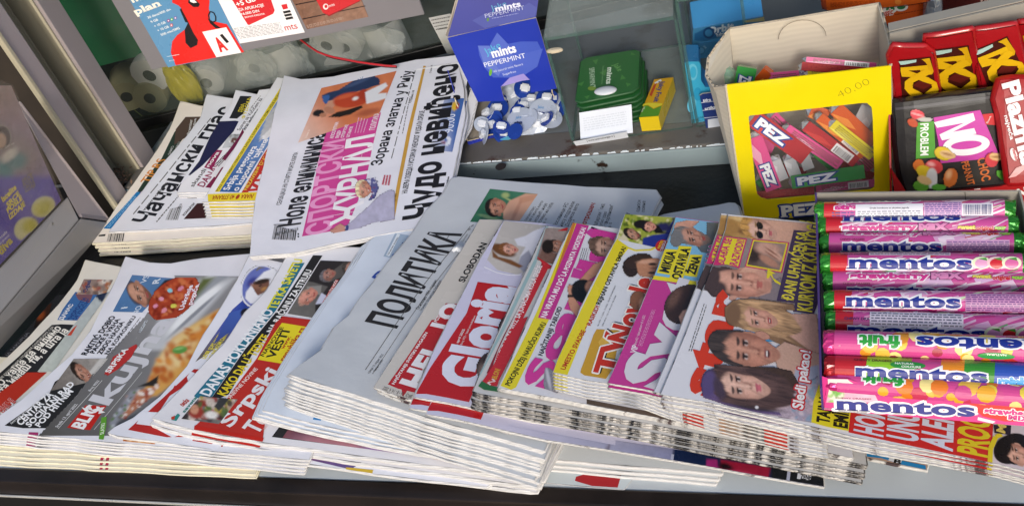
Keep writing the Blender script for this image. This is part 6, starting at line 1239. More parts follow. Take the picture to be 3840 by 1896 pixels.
# ============================================================ MINT BOX
MB = thing('mint_box', 'open blue cardboard counter box of peppermint blisters with torn front', 'box', tuple(P3((1756, 547), ZL)))
BLU = '#2136a8'
BCARD = mat('raw_card_edge', '#d9c9a8', rough=.8, noise=.08)
fl, frr = P3((1760, 545), ZL), P3((2100, 440), ZL); ex = frr - fl; exn = ex / np.linalg.norm(ex); ey = np.array([-exn[1], exn[0], 0]) * .078
BC = mat('blue_card', '#2434a4', rough=.3, noise=.08, nscale=40, coat=.3, bump=.1, bscale=30); INC = mat('card_inside', '#b9aea0', rough=.8, noise=.08)
def wallp(name, pts, m, par, th=.0009):
    bm = bmesh.new(); P = [np.array(p, float) for p in pts]; n = np.cross(P[1] - P[0], P[2] - P[0]); n /= np.linalg.norm(n); prism(bm, P, n * th); return mk(name, bm, m, par)
U = np.array([0, 0, 1.])
wallp('base', [fl + U * .001, frr + U * .001, frr + ey + U * .001, fl + ey + U * .001], INC, MB)
wallp('front_wall', [fl, frr, frr + U * .012, frr - exn * .012 + U * .006, fl + ex * .62 + U * .005, fl + ex * .3 + U * .004, fl + U * .006], BC, MB)
wallp('side_wall', [fl + ey, fl, fl + U * .005, fl + ey * .25 + U * .016, fl + ey * .5 + U * .040, fl + ey * .7 + U * .03, fl + ey + U * .055], BC, MB)
wallp('side_wall', [frr, frr + ey, frr + ey + U * .055, frr + ey * .5 + U * .045, frr + U * .014], BC, MB)
# ragged raw edge strips
for (A, B) in ((fl + U * .0055, fl + ex * .62 + U * .0055), (fl + ex * .62 + U * .0055, frr + U * .0125), (fl + U * .006, fl + ey * .5 + U * .041), (frr + U * .0145, frr + ey * .5 + U * .046)):
    bm = bmesh.new(); rg = random.Random(1); n = 9; P = [A + (B - A) * i / n + np.array([rg.uniform(-1, 1), rg.uniform(-1, 1), rg.uniform(-1, 1)]) * .0008 for i in range(n + 1)]
    for p, q in zip(P, P[1:]): cyl_bm(bm, p, q, .0007, n=6)
    mk('torn_edge', bm, BCARD, MB)
wallp('tongue', [fl + ex * .30 + U * .003 - ey * .01, fl + ex * .33 - ey * .14 + U * .002, fl + ex * .42 - ey * .19 + U * .0015, fl + ex * .55 - ey * .15 + U * .002, fl + ex * .62 - ey * .02 + U * .004], mat('light_blue_card', '#5fb4d8', rough=.35, noise=.05, coat=.2), MB)
sp = Surf(P3((370, 735), .062, 'N'), P3((935, 640), .062, 'N'), P3((155, 270), .148, 'N'), wav=(.0022, 7), step=.007)
pan = [(370, 735), (215, 420), (150, 275), (450, 205), (790, 132), (830, 260), (940, 640), (755, 668), (745, 575), (690, 580), (620, 600), (535, 625), (562, 728)]
fr('N'); a = Art(sp); a.poly(pan, BLU); a.lay(2.5)
# leaf petals behind the lettering
a.poly([(480, 560), (420, 490), (380, 400), (370, 330), (520, 330), (680, 300), (800, 300), (830, 360), (760, 470), (640, 560)], '#4259bd')
a.poly([(370, 330), (450, 330), (560, 470), (520, 550), (420, 480)], '#5f74c8'); a.poly([(510, 235), (600, 330), (640, 470), (560, 560), (470, 420), (460, 320)], '#5368c4'); a.poly([(840, 350), (800, 480), (680, 560), (560, 560), (660, 400)], '#4a60c0')
a.poly([(535, 625), (600, 560), (700, 530), (745, 575), (690, 582), (620, 602)], '#9a8fd4')
a.T('Jake', (432, 398), (540, 340), (428, 345), '#58b4d8', .0, shear=.1); a.T('mints', (478, 415), (652, 372), (468, 352), '#f0f2fa', .06); a.T('PEPPERMINT', (422, 485), (718, 415), (415, 452), '#e6eaf6', .0)
a.T('All natural mint flavors', (485, 524), (698, 468), (482, 508), '#cfd6ee', .0); a.T('Sugarfree', (553, 545), (648, 520), (550, 530), '#cfd6ee', .0); a.ell((462, 522), 11, 26, '#6aa83a', 10)
printed('front_panel', a, INKC, MB, cut=.007)
flat('panel_back', sp, pan, .0008, INC, MB, off=-.0014)
st_ = Surf(P3((155, 268), .149, 'N'), P3((790, 132), .149, 'N'), P3((245, -10), .185, 'N')); a = Art(st_); a.poly([(152, 268), (245, -60), (815, -60), (790, 130)], '#26338e'); a.lay(1.5)  # panel print repeated in darker inks, the flap's shade painted in
a.poly([(330, 150), (420, 100), (560, 130), (740, 20), (800, 60), (780, 130), (420, 205)], '#37469a')
a.T('Jake', (470, 78), (580, 40), (468, 40), '#4a94c0', .0); a.T('mints', (500, 85), (682, 45), (495, 45), '#d0d4ea', .06); a.T('PEPPERMINT', (425, 130), (708, 68), (420, 102), '#aab2d6', .0); a.ell((443, 142), 9, 14, '#4a7a3a', 10); a.greek([(470, 128), (660, 92), (664, 102), (475, 140)], 1, '#7a86c0')
printed('top_flap', a, INKC, MB); flat('top_back', st_, [(152, 268), (245, -60), (815, -60), (790, 130)], .0008, INC, MB, off=-.0006)
wallp('side_panel', [P3((155, 270), .148, 'N'), P3((135, 255), .14, 'N'), P3((225, -60), .19, 'N'), P3((248, -60), .19, 'N')], INC, MB); fr('S')
# mints in blisters
PILL = mat('white_mint', '#d4d9e2', rough=.35, noise=.03, coat=.3); FBLUE = mat('blue_foil', '#1d3f9a', rough=.25, metal=.2, noise=.1, coat=.4, bump=.2, bscale=200); FWH = mat('white_foil', '#b9c2d2', rough=.3, metal=.2, noise=.06, bump=.3, bscale=150); REDF = mat('dark_red_mint', '#6d2f34', rough=.4, noise=.1)
def mint(pxl, z, nrm, blue, label, name='mint_blister', show=True, txt=False, rr=.0125):
    c = P3(pxl, z, 'N'); n = np.array(nrm, float); n /= np.linalg.norm(n); t = thing(name, label, 'mint', tuple(c), 'mint blisters in the blue box')
    bm = bmesh.new(); cyl_bm(bm, c, c + n * .0006, rr, n=32); mk('foil', bm, FBLUE if blue else FWH, t)
    x = np.cross([0, 1, .2], n); x /= np.linalg.norm(x); y = np.cross(n, x)
    if show:
        bm = bmesh.new(); q = c + n * .0006; hx, hy = .0055, .0045; bm_box(bm, q - x * hx - y * hy, x * hx * 2, y * hy * 2, n * .0052); bmesh.ops.bevel(bm, geom=list(bm.edges), offset=.0017, segments=3, affect='EDGES'); mk('mint', bm, PILL, t)
    if txt:
        s = Surf(c + n * .0008 - x * .01, c + n * .0008 + x * .01, c + n * .0008 + y * .01 if np.dot(np.cross(x, y), n) > 0 else c + n * .0008 - y * .01); a = Art(s)
        V, F = textmesh('Jake', .0); 
        for (w_, x0, y0, hh, cc, bo) in (('Jake', .006, .002, .0042, '#3a86c0', .0), ('mints', .005, -.005, .0042, '#27366e', .05)):
            V, F = textmesh(w_, bo); a.add([(x0 + (.0 if 0 else -.002) + v[0] * hh * 1.0, y0 + v[1] * hh * 1.3) for v in V], F, hexc(cc)); a.lay(.2)
        a.build('lettering', INKC, t)
    return t
mint((515, 785), .040, (.1, -.5, .9), True, 'mint on blue foil at the upper left of the open box')
mint((475, 905), .034, (-.2, -.6, .8), True, 'mint on blue foil at the front left of the open box')
mint((420, 970), .032, (-.7, -.3, .5), False, 'mint standing on edge at the very front left corner')
mint((705, 770), .040, (.0, -.3, .9), True, 'mint on blue foil in the middle of the open box')
mint((870, 710), .046, (.2, -.3, .9), True, 'mint on blue foil under the right leg of the torn panel')
mint((680, 870), .040, (0, -.35, .93), False, 'white lidding foil with lettering in the middle front', show=False, txt=True, rr=.0165)
mint((840, 800), .042, (.2, -.4, .85), False, 'white lidding foil with lettering at the right', show=False, txt=True, rr=.0155)
mint((590, 870), .034, (-.3, -.2, .9), False, 'silvery foil back left of the lettered foil', show=False)
mint((800, 890), .033, (.1, -.8, .5), False, 'mint lying on its side at the front right')
mint((715, 915), .032, (0, -.8, .5), False, 'mint lying on its side at the front middle')
mint((920, 790), .036, (.4, -.5, .7), True, 'mint on blue foil pressed against the right wall')
mint((640, 680), .045, (-.3, -.6, .6), False, 'mint upright just inside the torn opening')
mint((710, 640), .052, (.3, -.5, .6), True, 'mint upright high in the torn opening')
mint((440, 820), .038, (-.5, -.2, .8), False, 'silvery blister leaning on the left wall')
mint((560, 960), .030, (.3, -.6, .8), True, 'mint on blue foil behind the front edge')
mint((900, 860), .034, (.2, -.3, .9), False, 'silvery blister at the right front corner')
mint((760, 720), .043, (.2, -.2, .9), False, 'silvery blister behind the middle mint')
rgm = random.Random(21)
for i, (x_, y_, w_) in enumerate(((545, 740, 'behind the upper left mint'), (620, 760, 'left of the middle mint'), (660, 810, 'above the lettered foil'), (790, 770, 'right of the middle mint'), (930, 730, 'touching the right side wall'), (500, 860, 'left of the lettered foil'), (540, 920, 'behind the front left mint'), (760, 850, 'between the two lettered foils'), (870, 860, 'below the right lettered foil'), (820, 660, 'just under the torn right leg'), (400, 900, 'against the left wall'), (640, 950, 'on the front edge'))):
    mint((x_, y_), .036 + rgm.uniform(0, .006), (rgm.uniform(-.5, .5), rgm.uniform(-.7, -.1), .7), i % 3 != 1, 'small mint blister ' + w_, rr=.0095, show=i % 2 == 0)
crumple('silver_blister', 'crumpled silvery blister scrap below the torn panel', 'foil', P3((610, 640), .05, 'N'), .012, .01, .01, FWH, 3)

# ============================================================ GLASS CASES
GE = mat('glass_edge', '#4a6a62', rough=.15, spec=.8, noise=.35, nscale=60, alpha=.6); GP = mat('clear_pane', '#cfe3da', rough=.04, alpha=.10, spec=.8, c2='#c9d0c8', thr=.68, sharp=.08, nscale=22)
PUT = mat('old_silicone', '#cdbfa6', rough=.7, noise=.2, bump=.6, bscale=200)
GP2 = mat('dusty_top_pane', '#b9c2bc', rough=.12, alpha=.3, spec=.8, c2='#8a8d84', thr=.6, sharp=.1, nscale=16)
def pane(name, P, th, par, gm=None):
    """glass sheet from 4 corner points; its rim is green"""
    P = [np.array(p, float) for p in P]; n = np.cross(P[1] - P[0], P[3] - P[0]); n /= np.linalg.norm(n); bm = bmesh.new(); prism(bm, P, n * th)
    for i, f in enumerate(bm.faces): f.material_index = 0 if abs(np.dot(np.array(f.normal), n)) > .9 else 1
    return mk(name, bm, [gm or GP, GE], par)
def case(label, a, b, top, dep):
    A, B = P3(a, ZL), P3(b, ZL); d = (B - A); dn = d / np.linalg.norm(d); n = np.array([-dn[1], dn[0], 0]) * dep; h = U * top
    t = thing('glass_case', label, 'glass case', tuple(A), 'glass cases on the ledge')
    pane('floor_pane', [A + U * .001, B + U * .001, B + n + U * .001, A + n + U * .001], .002, t)
    pane('side_pane', [A + U * .006, A + n + U * .006, A + n + h, A + h], .003, t)
    pane('side_pane', [B + U * .006, B + n + U * .006, B + n + h, B + h], .003, t)
    pane('top_pane', [A + h + U * .0005, B + h + U * .0005, B + h + n + U * .0005, A + h + n + U * .0005], .004, t, GP2)
    return A, B, n, t
cA, cB, cN, gc = case('left glass case holding green mint cards and a chewing gum pack', (2148, 545), (2598, 482), .132, .16)
for pc in ((925, 365),):
    crumple('silicone_lump', 'yellowish silicone lump on the left corner of the glass case top', 'silicone', P3(pc, ZL + .139, 'N'), .009, .004, .0025, PUT, 3 + pc[0], sub=3)
case('right glass case holding blue chewing gum boxes', (2612, 480), (2830, 452), .15, .17)
# green mint cards
GRN = '#2a6a35'
def gcard(dz, dx, dy, label, top=False):
    z = .066 + dz; s = Surf(P3((1075, 745), .066, 'N'), P3((1525, 650), .066, 'N'), P3((1112, 425), .066, 'N')); s.O = s.O + np.array([dx, dy, dz])
    s0 = Surf(P3((1075, 745), .066, 'N'), P3((1525, 650), .066, 'N'), P3((1112, 425), .066, 'N'))
    uv = wavy([s0.hit(p, 'N') for p in ((1075, 745), (1525, 650), (1540, 355), (1118, 425))], .0001, .01, 1, .006)
    t = thing('mint_card', label, 'mint pack', tuple(s.pt(0, 0)), 'green mint cards in the glass case')
    a = Art(s); a.polyuv(uv, GRN); a.lay(1.5)
    if top:
        sv_ = a.s; a.s = s0 if not (dx or dy or dz) else s; fr('N')
        for p in (((1090, 610), (1140, 590), (1120, 625)), ((1250, 530), (1300, 500), (1290, 550)), ((1480, 380), (1510, 400), (1475, 400)), ((1410, 540), (1440, 570), (1400, 580)), ((1140, 700), (1180, 690), (1160, 720)), ((1440, 600), (1480, 610), (1450, 630)), ((1200, 440), (1240, 430), (1225, 470))): a.poly(p, '#4c8a44')
        a.T('Jake', (1345, 470), (1385, 520), (1375, 445), '#7ab868', .0); a.T('mints', (1308, 492), (1298, 612), (1346, 495), '#e2efe0', .06); a.T('SPEARMINT', (1175, 497), (1182, 640), (1212, 497), '#cfe4cc', .0); a.T('Strawberry and mint flavors', (1272, 480), (1262, 610), (1284, 480), '#8ab884', .0)
        a.ell((1195, 642), 30, 15, '#7a9a3a'); a.poly([(1245, 650), (1260, 632), (1310, 622), (1355, 628), (1350, 650), (1300, 680), (1255, 685)], '#16301a'); a.s = sv_
    slab('card_body', s, uv, .0028, mat('green_card_edge', '#2c5a34', rough=.5, noise=.1), t, rings=3); a.build('face', INKC, t)
    if top:
        c = P3((1292, 656), .068, 'N'); bm = bmesh.new(); bmesh.ops.create_uvsphere(bm, u_segments=20, v_segments=10, radius=1)
        for v in bm.verts: v.co = Vector((c[0] + v.co.x * .0125, c[1] + v.co.y * .0075, c[2] + v.co.z * .003))
        mk('mint', bm, PILL, t, True)
    fr('S'); return t
gcard(0, 0, 0, 'top green mint card with a white mint showing in its window', True)
for i, (dx, dy) in enumerate(((.001, -.002), (.003, -.001), (.001, -.003), (.004, -.002), (.001, -.004), (.003, -.003))):
    gcard(-.0058 * (i + 1), dx, dy, '%s green mint card down in the stack of the glass case' % ORD[i])
# receipt
sr = Surf(P3((1112, 1005), .030, 'N'), P3((1490, 955), .030, 'N'), P3((1102, 815), .056, 'N'), curl=[('-v', -.004, 30.0)], step=.002)
fr('N'); a = Art(sr); uvr = [sr.hit((1102, 815)), sr.hit((1480, 755)), sr.hit((1490, 960)), sr.hit((1112, 1005))]
a.polyuv(uvr, '#dfe4ee'); a.greek([(1130, 850), (1440, 800), (1450, 900), (1140, 950)], 6, '#cdd3de', fill=.4)
t = thing('receipt', 'white curled till receipt leaning on the green mint cards', 'receipt', tuple(sr.pt(0, 0))); a.build('sheet', NEWS, t)
sr2 = Surf(P3((1080, 1052), ZL + .0015, 'N'), P3((1450, 995), ZL + .0015, 'N'), P3((1058, 1020), ZL + .010, 'N')); a = Art(sr2); a.poly([(1058, 1022), (1200, 995), (1445, 950), (1458, 992), (1250, 1030), (1080, 1053)], '#e2e6ee'); a.lay(1.2); a.T('[ www.centrosinergija.rs ]', (1160, 1022), (1358, 985), (1158, 1010), '#3a3c44', .02); a.build('curled_foot', NEWS, t); fr('S')
# chewing gum pack
gA, gB, gC = P3((1535, 850), .046, 'N'), P3((1672, 838), .046, 'N'), P3((1640, 575), .046, 'N'); s = Surf(gA, gB, gC)
t = thing('gum_pack', 'yellow and green chewing gum pack lying in the glass case', 'gum', tuple(gA)); fr('N'); a = Art(s)
top = [(1535, 850), (1675, 840), (1782, 560), (1645, 575)]; a.poly(top, '#dba81f'); a.lay(1.4); a.poly([(1535, 850), (1675, 840), (1700, 765), (1640, 790), (1600, 765), (1572, 765)], '#5b9a2e'); a.poly([(1560, 770), (1600, 760), (1640, 785), (1702, 760), (1705, 750), (1600, 745), (1565, 755)], '#e8d83a')
a.poly([(1645, 600), (1690, 575), (1700, 585), (1655, 612)], '#e8ecf0'); a.poly([(1610, 690), (1640, 620), (1665, 600), (1650, 640), (1625, 700)], '#c4452a'); a.T('Juicy Fruit', (1690, 590), (1640, 740), (1722, 600), '#2b3a86', .05)
a.T('strips', (1560, 812), (1580, 775), (1548, 805), '#dfeacf', .02); a.build('top_print', INKC, t); uvp = [s.hit(p) for p in top]
bm = bmesh.new(); prism(bm, [s.pt(u, v, -.0001) for u, v in uvp], -s.n * .018); mk('pack_body', bm, mat('yellow_pack_card', '#e2c31c', rough=.3, coat=.3, noise=.05), t); fr('S')
# ============================================================ BLUE GUM BOXES AND PRICE TAG (right glass case)
def brick(name, label, cat, A, B, Cc, th, m, f, draw=None, group=None, base=None, pm_=None):
    """box whose printed face is the parallelogram A,B,Cc (origin, along, up) given as (x,y,z) photo points; body goes back by th"""
    s = Surf(P3(A[:2], A[2], f), P3(B[:2], B[2], f), P3(Cc[:2], Cc[2], f)); t = thing(name, label, cat, tuple(s.O), group); fr(f)
    u1 = s.hit(B[:2])[0] if 0 else np.linalg.norm(P3(B[:2], B[2], f) - P3(A[:2], A[2], f)); c3 = P3(Cc[:2], Cc[2], f) - s.O; cu, cv = c3 @ s.e1, c3 @ s.e2
    uv = [(0, 0), (u1, 0), (u1 + cu, cv), (cu, cv)]
    a = Art(s); a.polyuv(uv, base or '#888'); a.lay(1.5); a.R = uv; a.w = u1; a.hh = cv
    if draw: draw(a)
    a.build('printed_face', pm_ or INKC, t)
    bm = bmesh.new(); prism(bm, [s.pt(u, v, -.0001) for u, v in uv], -s.n * th); bmesh.ops.bevel(bm, geom=list(bm.edges), offset=.0006, segments=2, affect='EDGES'); mk('body', bm, m, t); fr('S'); return t
LB = mat('light_blue_box_card', '#3d87bd', rough=.3, coat=.3, noise=.1, nscale=20)
def d1(a):
    a.poly([(165, 200), (240, 165), (330, 150), (330, 215), (230, 245), (165, 240)], '#2a6ea8'); a.poly([(460, 125), (580, 100), (585, 125), (470, 135)], '#c9c08a'); a.T('Orbit', (245, 205), (400, 172), (240, 165), '#dde8f2', .08, shear=.15); a.T('Refreshers', (300, 218), (400, 195), (298, 195), '#e8eef4', .04); a.ell((250, 195), 34, 34, '#1d4a80'); a.ell((250, 195), 22, 22, '#3d87bd')
brick('gum_box', 'upper blue chewing gum carton behind the yellow box', 'gum box', (155, 262, .085), (560, 190, .085), (158, 172, .115), .03, LB, 'K', d1, 'blue gum cartons in the right glass case', '#4a96c8')
def d2(a): a.T('plus', (180, 300), (240, 285), (178, 275), '#8ab8d8', .04); a.ell((205, 300), 26, 26, '#3a78a8'); a.ell((205, 300), 17, 17, '#5a9ccc')
brick('gum_box', 'lower blue chewing gum carton under the other one', 'gum box', (155, 355, .055), (560, 300, .055), (153, 264, .084), .03, LB, 'K', d2, 'blue gum cartons in the right glass case', '#3f84b8')
# pale blue display card with its price tag
t = thing('gum_display', 'light blue open chewing gum display carton with cut out corner', 'gum box', tuple(P3((150, 735), ZL, 'K')))
s = vsurf((150, 740), (345, 712), ZL, 'K'); out = [(150, 738), (110, 405), (108, 375), (125, 368), (192, 368), (203, 385), (205, 480), (230, 520), (400, 500), (420, 700)]
fr('K'); a = Art(s); a.poly(out, '#3fb0d8'); a.lay(1.5); a.ell((155, 430), 30, 50, '#6cc6e4'); a.ell((158, 430), 18, 34, '#3fb0d8'); a.ell((150, 620), 26, 50, '#6cc6e4', 10); a.ell((185, 560), 24, 40, '#2f9cc8'); a.T('SUGAR', (188, 708), (222, 702), (187, 697), '#1d4a70', .03); a.T('15+7', (192, 725), (220, 720), (191, 714), '#1d4a70', .02)
a.build('front_face', INKC, t); flat('carton', s, out, .03, LB, t, 'K', off=-.0008)
t = thing('price_tag', 'navy and white price label with the words sifra and artikal', 'price tag', tuple(P3((235, 770), ZL + .004, 'K')))
s = vsurf((238, 775), (350, 760), ZL - .002, 'K'); s.O = s.O + np.array([0, -.001, 0]); out = [(238, 774), (197, 570), (215, 560), (420, 535), (440, 752)]
a = Art(s); a.poly(out, '#263b7c'); a.lay(1.5); a.line([(205, 612), (330, 597)], .0006, '#e6eaf4'); a.line([(213, 658), (330, 645)], .0006, '#e6eaf4'); a.line([(222, 703), (335, 690)], .0006, '#e6eaf4'); a.poly([(245, 712), (340, 698), (400, 692), (410, 745), (345, 757), (255, 767), (247, 760)], '#dfe4ee')
a.T('šifra', (218, 608), (265, 600), (216, 592), '#e6eaf4', .05); a.T('artikal', (228, 656), (298, 644), (226, 638), '#e6eaf4', .05); a.build('print', INKC, t); flat('label', s, out, .001, WCARD, t, 'K', off=-.0006); fr('S')

# ============================================================ YELLOW SWEETS BOX
YB = '#e9d40a'
sy = vsurf((2795, 830), (3348, 785), 0); YC = mat('yellow_card', YB, rough=.35, coat=.25, noise=.04)
yb = thing('sweets_box', 'tall yellow cardboard box with a window full of small candy packs', 'box', tuple(sy.O))
fr('K'); O_ = sy.hit((357, 508)); TR = sy.hit((1338, 393)); W1 = sy.hit((1345, 1130))[0]
outer = [(0, 0), (W1, 0), TR, O_]
hole = [sy.hit(p) for p in ((488, 700), (495, 690), (600, 678), (1160, 615), (1195, 615), (1222, 640), (1228, 700), (1240, 1095), (1236, 1120), (1215, 1132), (900, 1165), (600, 1192), (560, 1180), (540, 1160), (530, 1100), (510, 900))]
def ringmesh(s, out, inn, th, name, m, par, off=0, ink=None):
    tr = tessellate_polygon([[Vector((u, v, 0)) for u, v in out], [Vector((u, v, 0)) for u, v in inn]]); al = out + inn
    if ink is None:
        bm = bmesh.new(); A_ = [bm.verts.new(s.pt(u, v, off)) for u, v in al]; B_ = [bm.verts.new(s.pt(u, v, off - th)) for u, v in al]
        for t_ in tr: bm.faces.new([A_[i] for i in t_]); bm.faces.new([B_[i] for i in t_[::-1]])
        for lo, hi in ((0, len(out)), (len(out), len(al))):
            for i in range(lo, hi): j = i + 1 if i + 1 < hi else lo; bm.faces.new((A_[i], A_[j], B_[j], B_[i]))
        bmesh.ops.recalc_face_normals(bm, faces=list(bm.faces)); return mk(name, bm, m, par)
ringmesh(sy, outer, hole, .0012, 'front_wall', YC, yb)
a = Art(sy); a.lay(1)
a.T('40,00', (1030, 585), (1215, 500), (1025, 545), '#8a8620', -.04)
a.T('PEZ', (680, 1290), (930, 1268), (676, 1225), '#f0f0ee', .08, out='#27408e', ow=.10, slab=.05)
a.poly([(1330, 560), (1338, 555), (1345, 700), (1340, 720)], '#c9702a') if 0 else None
a.build('front_print', INKC, yb)
bk = PZ((375, 170), .165, 'K'); dpt = max(.05, bk[1] - sy.O[1] - .0); yn = -sy.n * dpt
hB = (PZ((1270, 22), .165, 'K'))
FLb, FRb = sy.pt(0, 0), sy.pt(W1, 0); TLf, TRf = sy.pt(*O_), sy.pt(*TR)
BLt = bk; BRt = PZ((1268, 20), .165, 'K')
rgB = [np.array(p) for p in (FLb + yn, FRb + yn, BRt, BLt)]
wallp('back_wall', rgB, WCARD, yb, .002)
mid = PZ((238, 450), .150, 'K'); mid2 = PZ((290, 280), .160, 'K'); mid3 = PZ((250, 340), .156, 'K')
wallp('side_wall', [FLb, TLf, PZ((285, 515), .150, 'K'), mid, mid3, mid2, BLt, FLb + yn], WCARD, yb, .0018)
wallp('side_wall', [FRb, TRf, PZ((1350, 330), .160, 'K'), PZ((1322, 200), .164, 'K'), BRt, FRb + yn], WCARD, yb, .0018)
bm = bmesh.new(); rg = random.Random(8)
for (A_, B_) in ((TLf, PZ((285, 515), .150, 'K')), (PZ((285, 515), .150, 'K'), mid), (mid, mid3), (mid3, mid2), (mid2, BLt), (BLt, BRt), (BRt, PZ((1322, 200), .164, 'K')), (PZ((1322, 200), .164, 'K'), PZ((1350, 330), .160, 'K')), (PZ((1350, 330), .160, 'K'), TRf)):
    P = [A_ + (B_ - A_) * i / 3 + np.array([rg.uniform(-1, 1) for _ in range(3)]) * .0003 * (0 < i < 3) for i in range(4)]
    for p, q in zip(P, P[1:]): cyl_bm(bm, p, q, .0009, n=6)
mk('raw_edge', bm, mat('raw_white_edge', '#b8ab96', rough=.85, noise=.2, nscale=200), yb)
sbk = Surf(FLb + yn - np.array([0, .003, 0]), FRb + yn - np.array([0, .003, 0]), BLt - np.array([0, .003, 0])); a = Art(sbk)
for k in range(14):
    t0, t1 = math.pi * k / 14, math.pi * (k + 1) / 14; a.line([(808 - 142 * math.cos(t0), 235 - 105 * math.sin(t0) - 25 * (t0 / math.pi)), (808 - 142 * math.cos(t1), 235 - 105 * math.sin(t1) - 25 * (t1 / math.pi))], .0005, '#6f6558')
a.build('thumb_cut', NEWS, yb)
wallp('tray_floor', [FLb + U * .001, FRb + U * .001, FRb + yn + U * .001, FLb + yn + U * .001], WCARD, yb)
# candy packs
PC = dict(r=('#a8232c', '#c23a38'), p=('#d8508e', '#e8a4c0'), g=('#2c8a3c', '#48a848'), y=('#d8c82c', '#e6dc60'), o=('#c9561e', '#e08a3a'), s=('#c9ccd2', '#e0e2e8'))
PKM = {k: mat('pack_wrap_' + n_, v[0], rough=.22, coat=.5, noise=.12, nscale=60, bump=.3, bscale=120) for (k, v), n_ in zip(PC.items(), ('red', 'pink', 'green', 'yellow', 'orange', 'silver'))}
SILV = mat('silver_wrap', '#c6c9ce', rough=.18, metal=.6, noise=.2, nscale=80, bump=.8, bscale=90)
def pack(A, B, z0, z1, wpx, col, label, txt=None, dy=.006, bars=0, tip=1, f='K', tc='#f0f0f0', th=.008, small=0, flip=1):
    """wrapped candy brick whose long centre line runs from photo point A to B"""
    p, q = P3(A, z0, f), P3(B, z1, f); d = q - p; L = np.linalg.norm(d); x = d / L; vd = (EYE - p); vd /= np.linalg.norm(vd); n = vd - x * (vd @ x); n = n + np.array([0, -.25, .1]); n -= x * (n @ x); n /= np.linalg.norm(n); y = np.cross(n, x); w = wpx / 1.59 * np.linalg.norm(p - EYE) / FPX
    o = p - y * w / 2; s = Surf(o, o + x * L, o + y * w); t = thing('candy_pack', label, 'candy', tuple(p), 'candy packs in the yellow box')
    a = Art(s); c1, c2 = PC[col]; a.polyuv([(0, 0), (L, 0), (L, w), (0, w)], c1); a.lay(1.4)
    a.polyuv([(L * .0, w * .1), (L * .3, 0), (L * .55, w * .4), (L * .3, w * .55)], c2)
    def tx(s_, u0, u1, v0, h, c_, b_=.05, out=None, ow=.06):
        V, F = textmesh(s_, b_); xx0, xx1 = V[:, 0].min(), V[:, 0].max(); m_ = lambda V: [(u0 + (v_[0] - xx0) / (xx1 - xx0) * (u1 - u0), v0 + v_[1] / .7 * h) for v_ in V]
        if out: V2, F2 = textmesh(s_, b_ + ow); a.add(m_(V2), F2, hexc(out)); a.lay(.3)
        a.add(m_(V), F, hexc(c_)); a.lay(.2)
    if txt: tx(txt, L * (.08 if flip else .5), L * (.62 if flip else .92), w * .22, w * .55, '#eceef2', .05, '#27408e', .09)
    if bars:
        a.polyuv([(L * .55, w * .05), (L * .9, w * .05), (L * .9, w * .9), (L * .55, w * .9)], '#e6e4e6'); a.lay(.2)
        rg = random.Random(int(A[0])); u = L * .58
        while u < L * .87: a.polyuv([(u, w * .12), (u + L * .008, w * .12), (u + L * .008, w * .7), (u, w * .7)], '#1d1d22'); a.L -= .02; u += L * rg.choice([.014, .02, .026])
        a.lay(.2)
    if small:
        rg = random.Random(int(A[1])); 
        for r_ in range(4):
            u = L * .1
            while u < L * (.5 if bars else .9): w_ = L * rg.uniform(.03, .08); a.polyuv([(u, w * (.2 + r_ * .17)), (u + w_, w * (.2 + r_ * .17)), (u + w_, w * (.27 + r_ * .17)), (u, w * (.27 + r_ * .17))], c2 if col in 'ro' else '#5a5030'); a.L -= .02; u += w_ + L * .015
        a.lay(.2)
    if tip: a.ell if 0 else None
    a.build('label', FOILP, t); bm = bmesh.new(); prism(bm, [s.pt(0, 0, -.0001), s.pt(L, 0, -.0001), s.pt(L, w, -.0001), s.pt(0, w, -.0001)], -n * th); bmesh.ops.bevel(bm, geom=list(bm.edges), offset=.0008, segments=2, affect='EDGES'); mk('brick', bm, PKM[col], t)
    bm = bmesh.new(); e0 = [s.pt(0, w * .08, -.0005), s.pt(0, w * .92, -.0005), s.pt(0, w * .92, -th * .95), s.pt(0, w * .08, -th * .95)]; v = [bm.verts.new(q_) for q_ in e0]; c = bm.verts.new(s.pt(-.0035, w / 2, -th / 2))
    for i in range(4): bm.faces.new((v[i], v[(i + 1) % 4], c))
    bmesh.ops.recalc_face_normals(bm, faces=list(bm.faces)); mk('folded_end', bm, SILV, t); return t
def zf(p, dy, f='K'):    # height of the point on a plumb plane dy behind the box front at a photo pixel
    s = Surf(sy.O + np.array([0, dy, 0]), sy.O + sy.e1 * .1 + np.array([0, dy, 0]), sy.O + np.array([0, dy, .1])); return s.pt(*s.hit(p, f))[2]
def wp(A, B, wpx, col, label, dy=.006, **k): return pack(A, B, zf(A, dy), zf(B, dy), wpx, col, label, **k)
wp((515, 705), (835, 935), 105, 'r', 'red candy pack lying slantwise at the upper left of the box window', .008, txt='PEZ', small=0)
wp((520, 820), (640, 1130), 95, 'p', 'pink candy pack standing at the left side of the box window', .010, txt='PEZ', flip=0)
wp((715, 770), (1035, 985), 62, 'p', 'pink striped candy pack right of the slanting red one', .014, small=1)
wp((830, 750), (1130, 970), 66, 'r', 'dark red candy pack with barcode sloping to lower right', .016, bars=1, small=0)
wp((910, 700), (1180, 925), 60, 'o', 'rust coloured candy pack with barcode behind the dark red one', .022, bars=1)
wp((990, 740), (1230, 930), 62, 'y', 'yellow candy pack with tiny print at the right of the window', .020, small=1)
wp((1010, 650), (1235, 860), 84, 'o', 'orange candy pack at the upper right of the window', .030)
wp((745, 1088), (1180, 1022), 76, 'g', 'green candy pack lying level at the foot of the window', .012, txt='PEZ', tc='#fff')
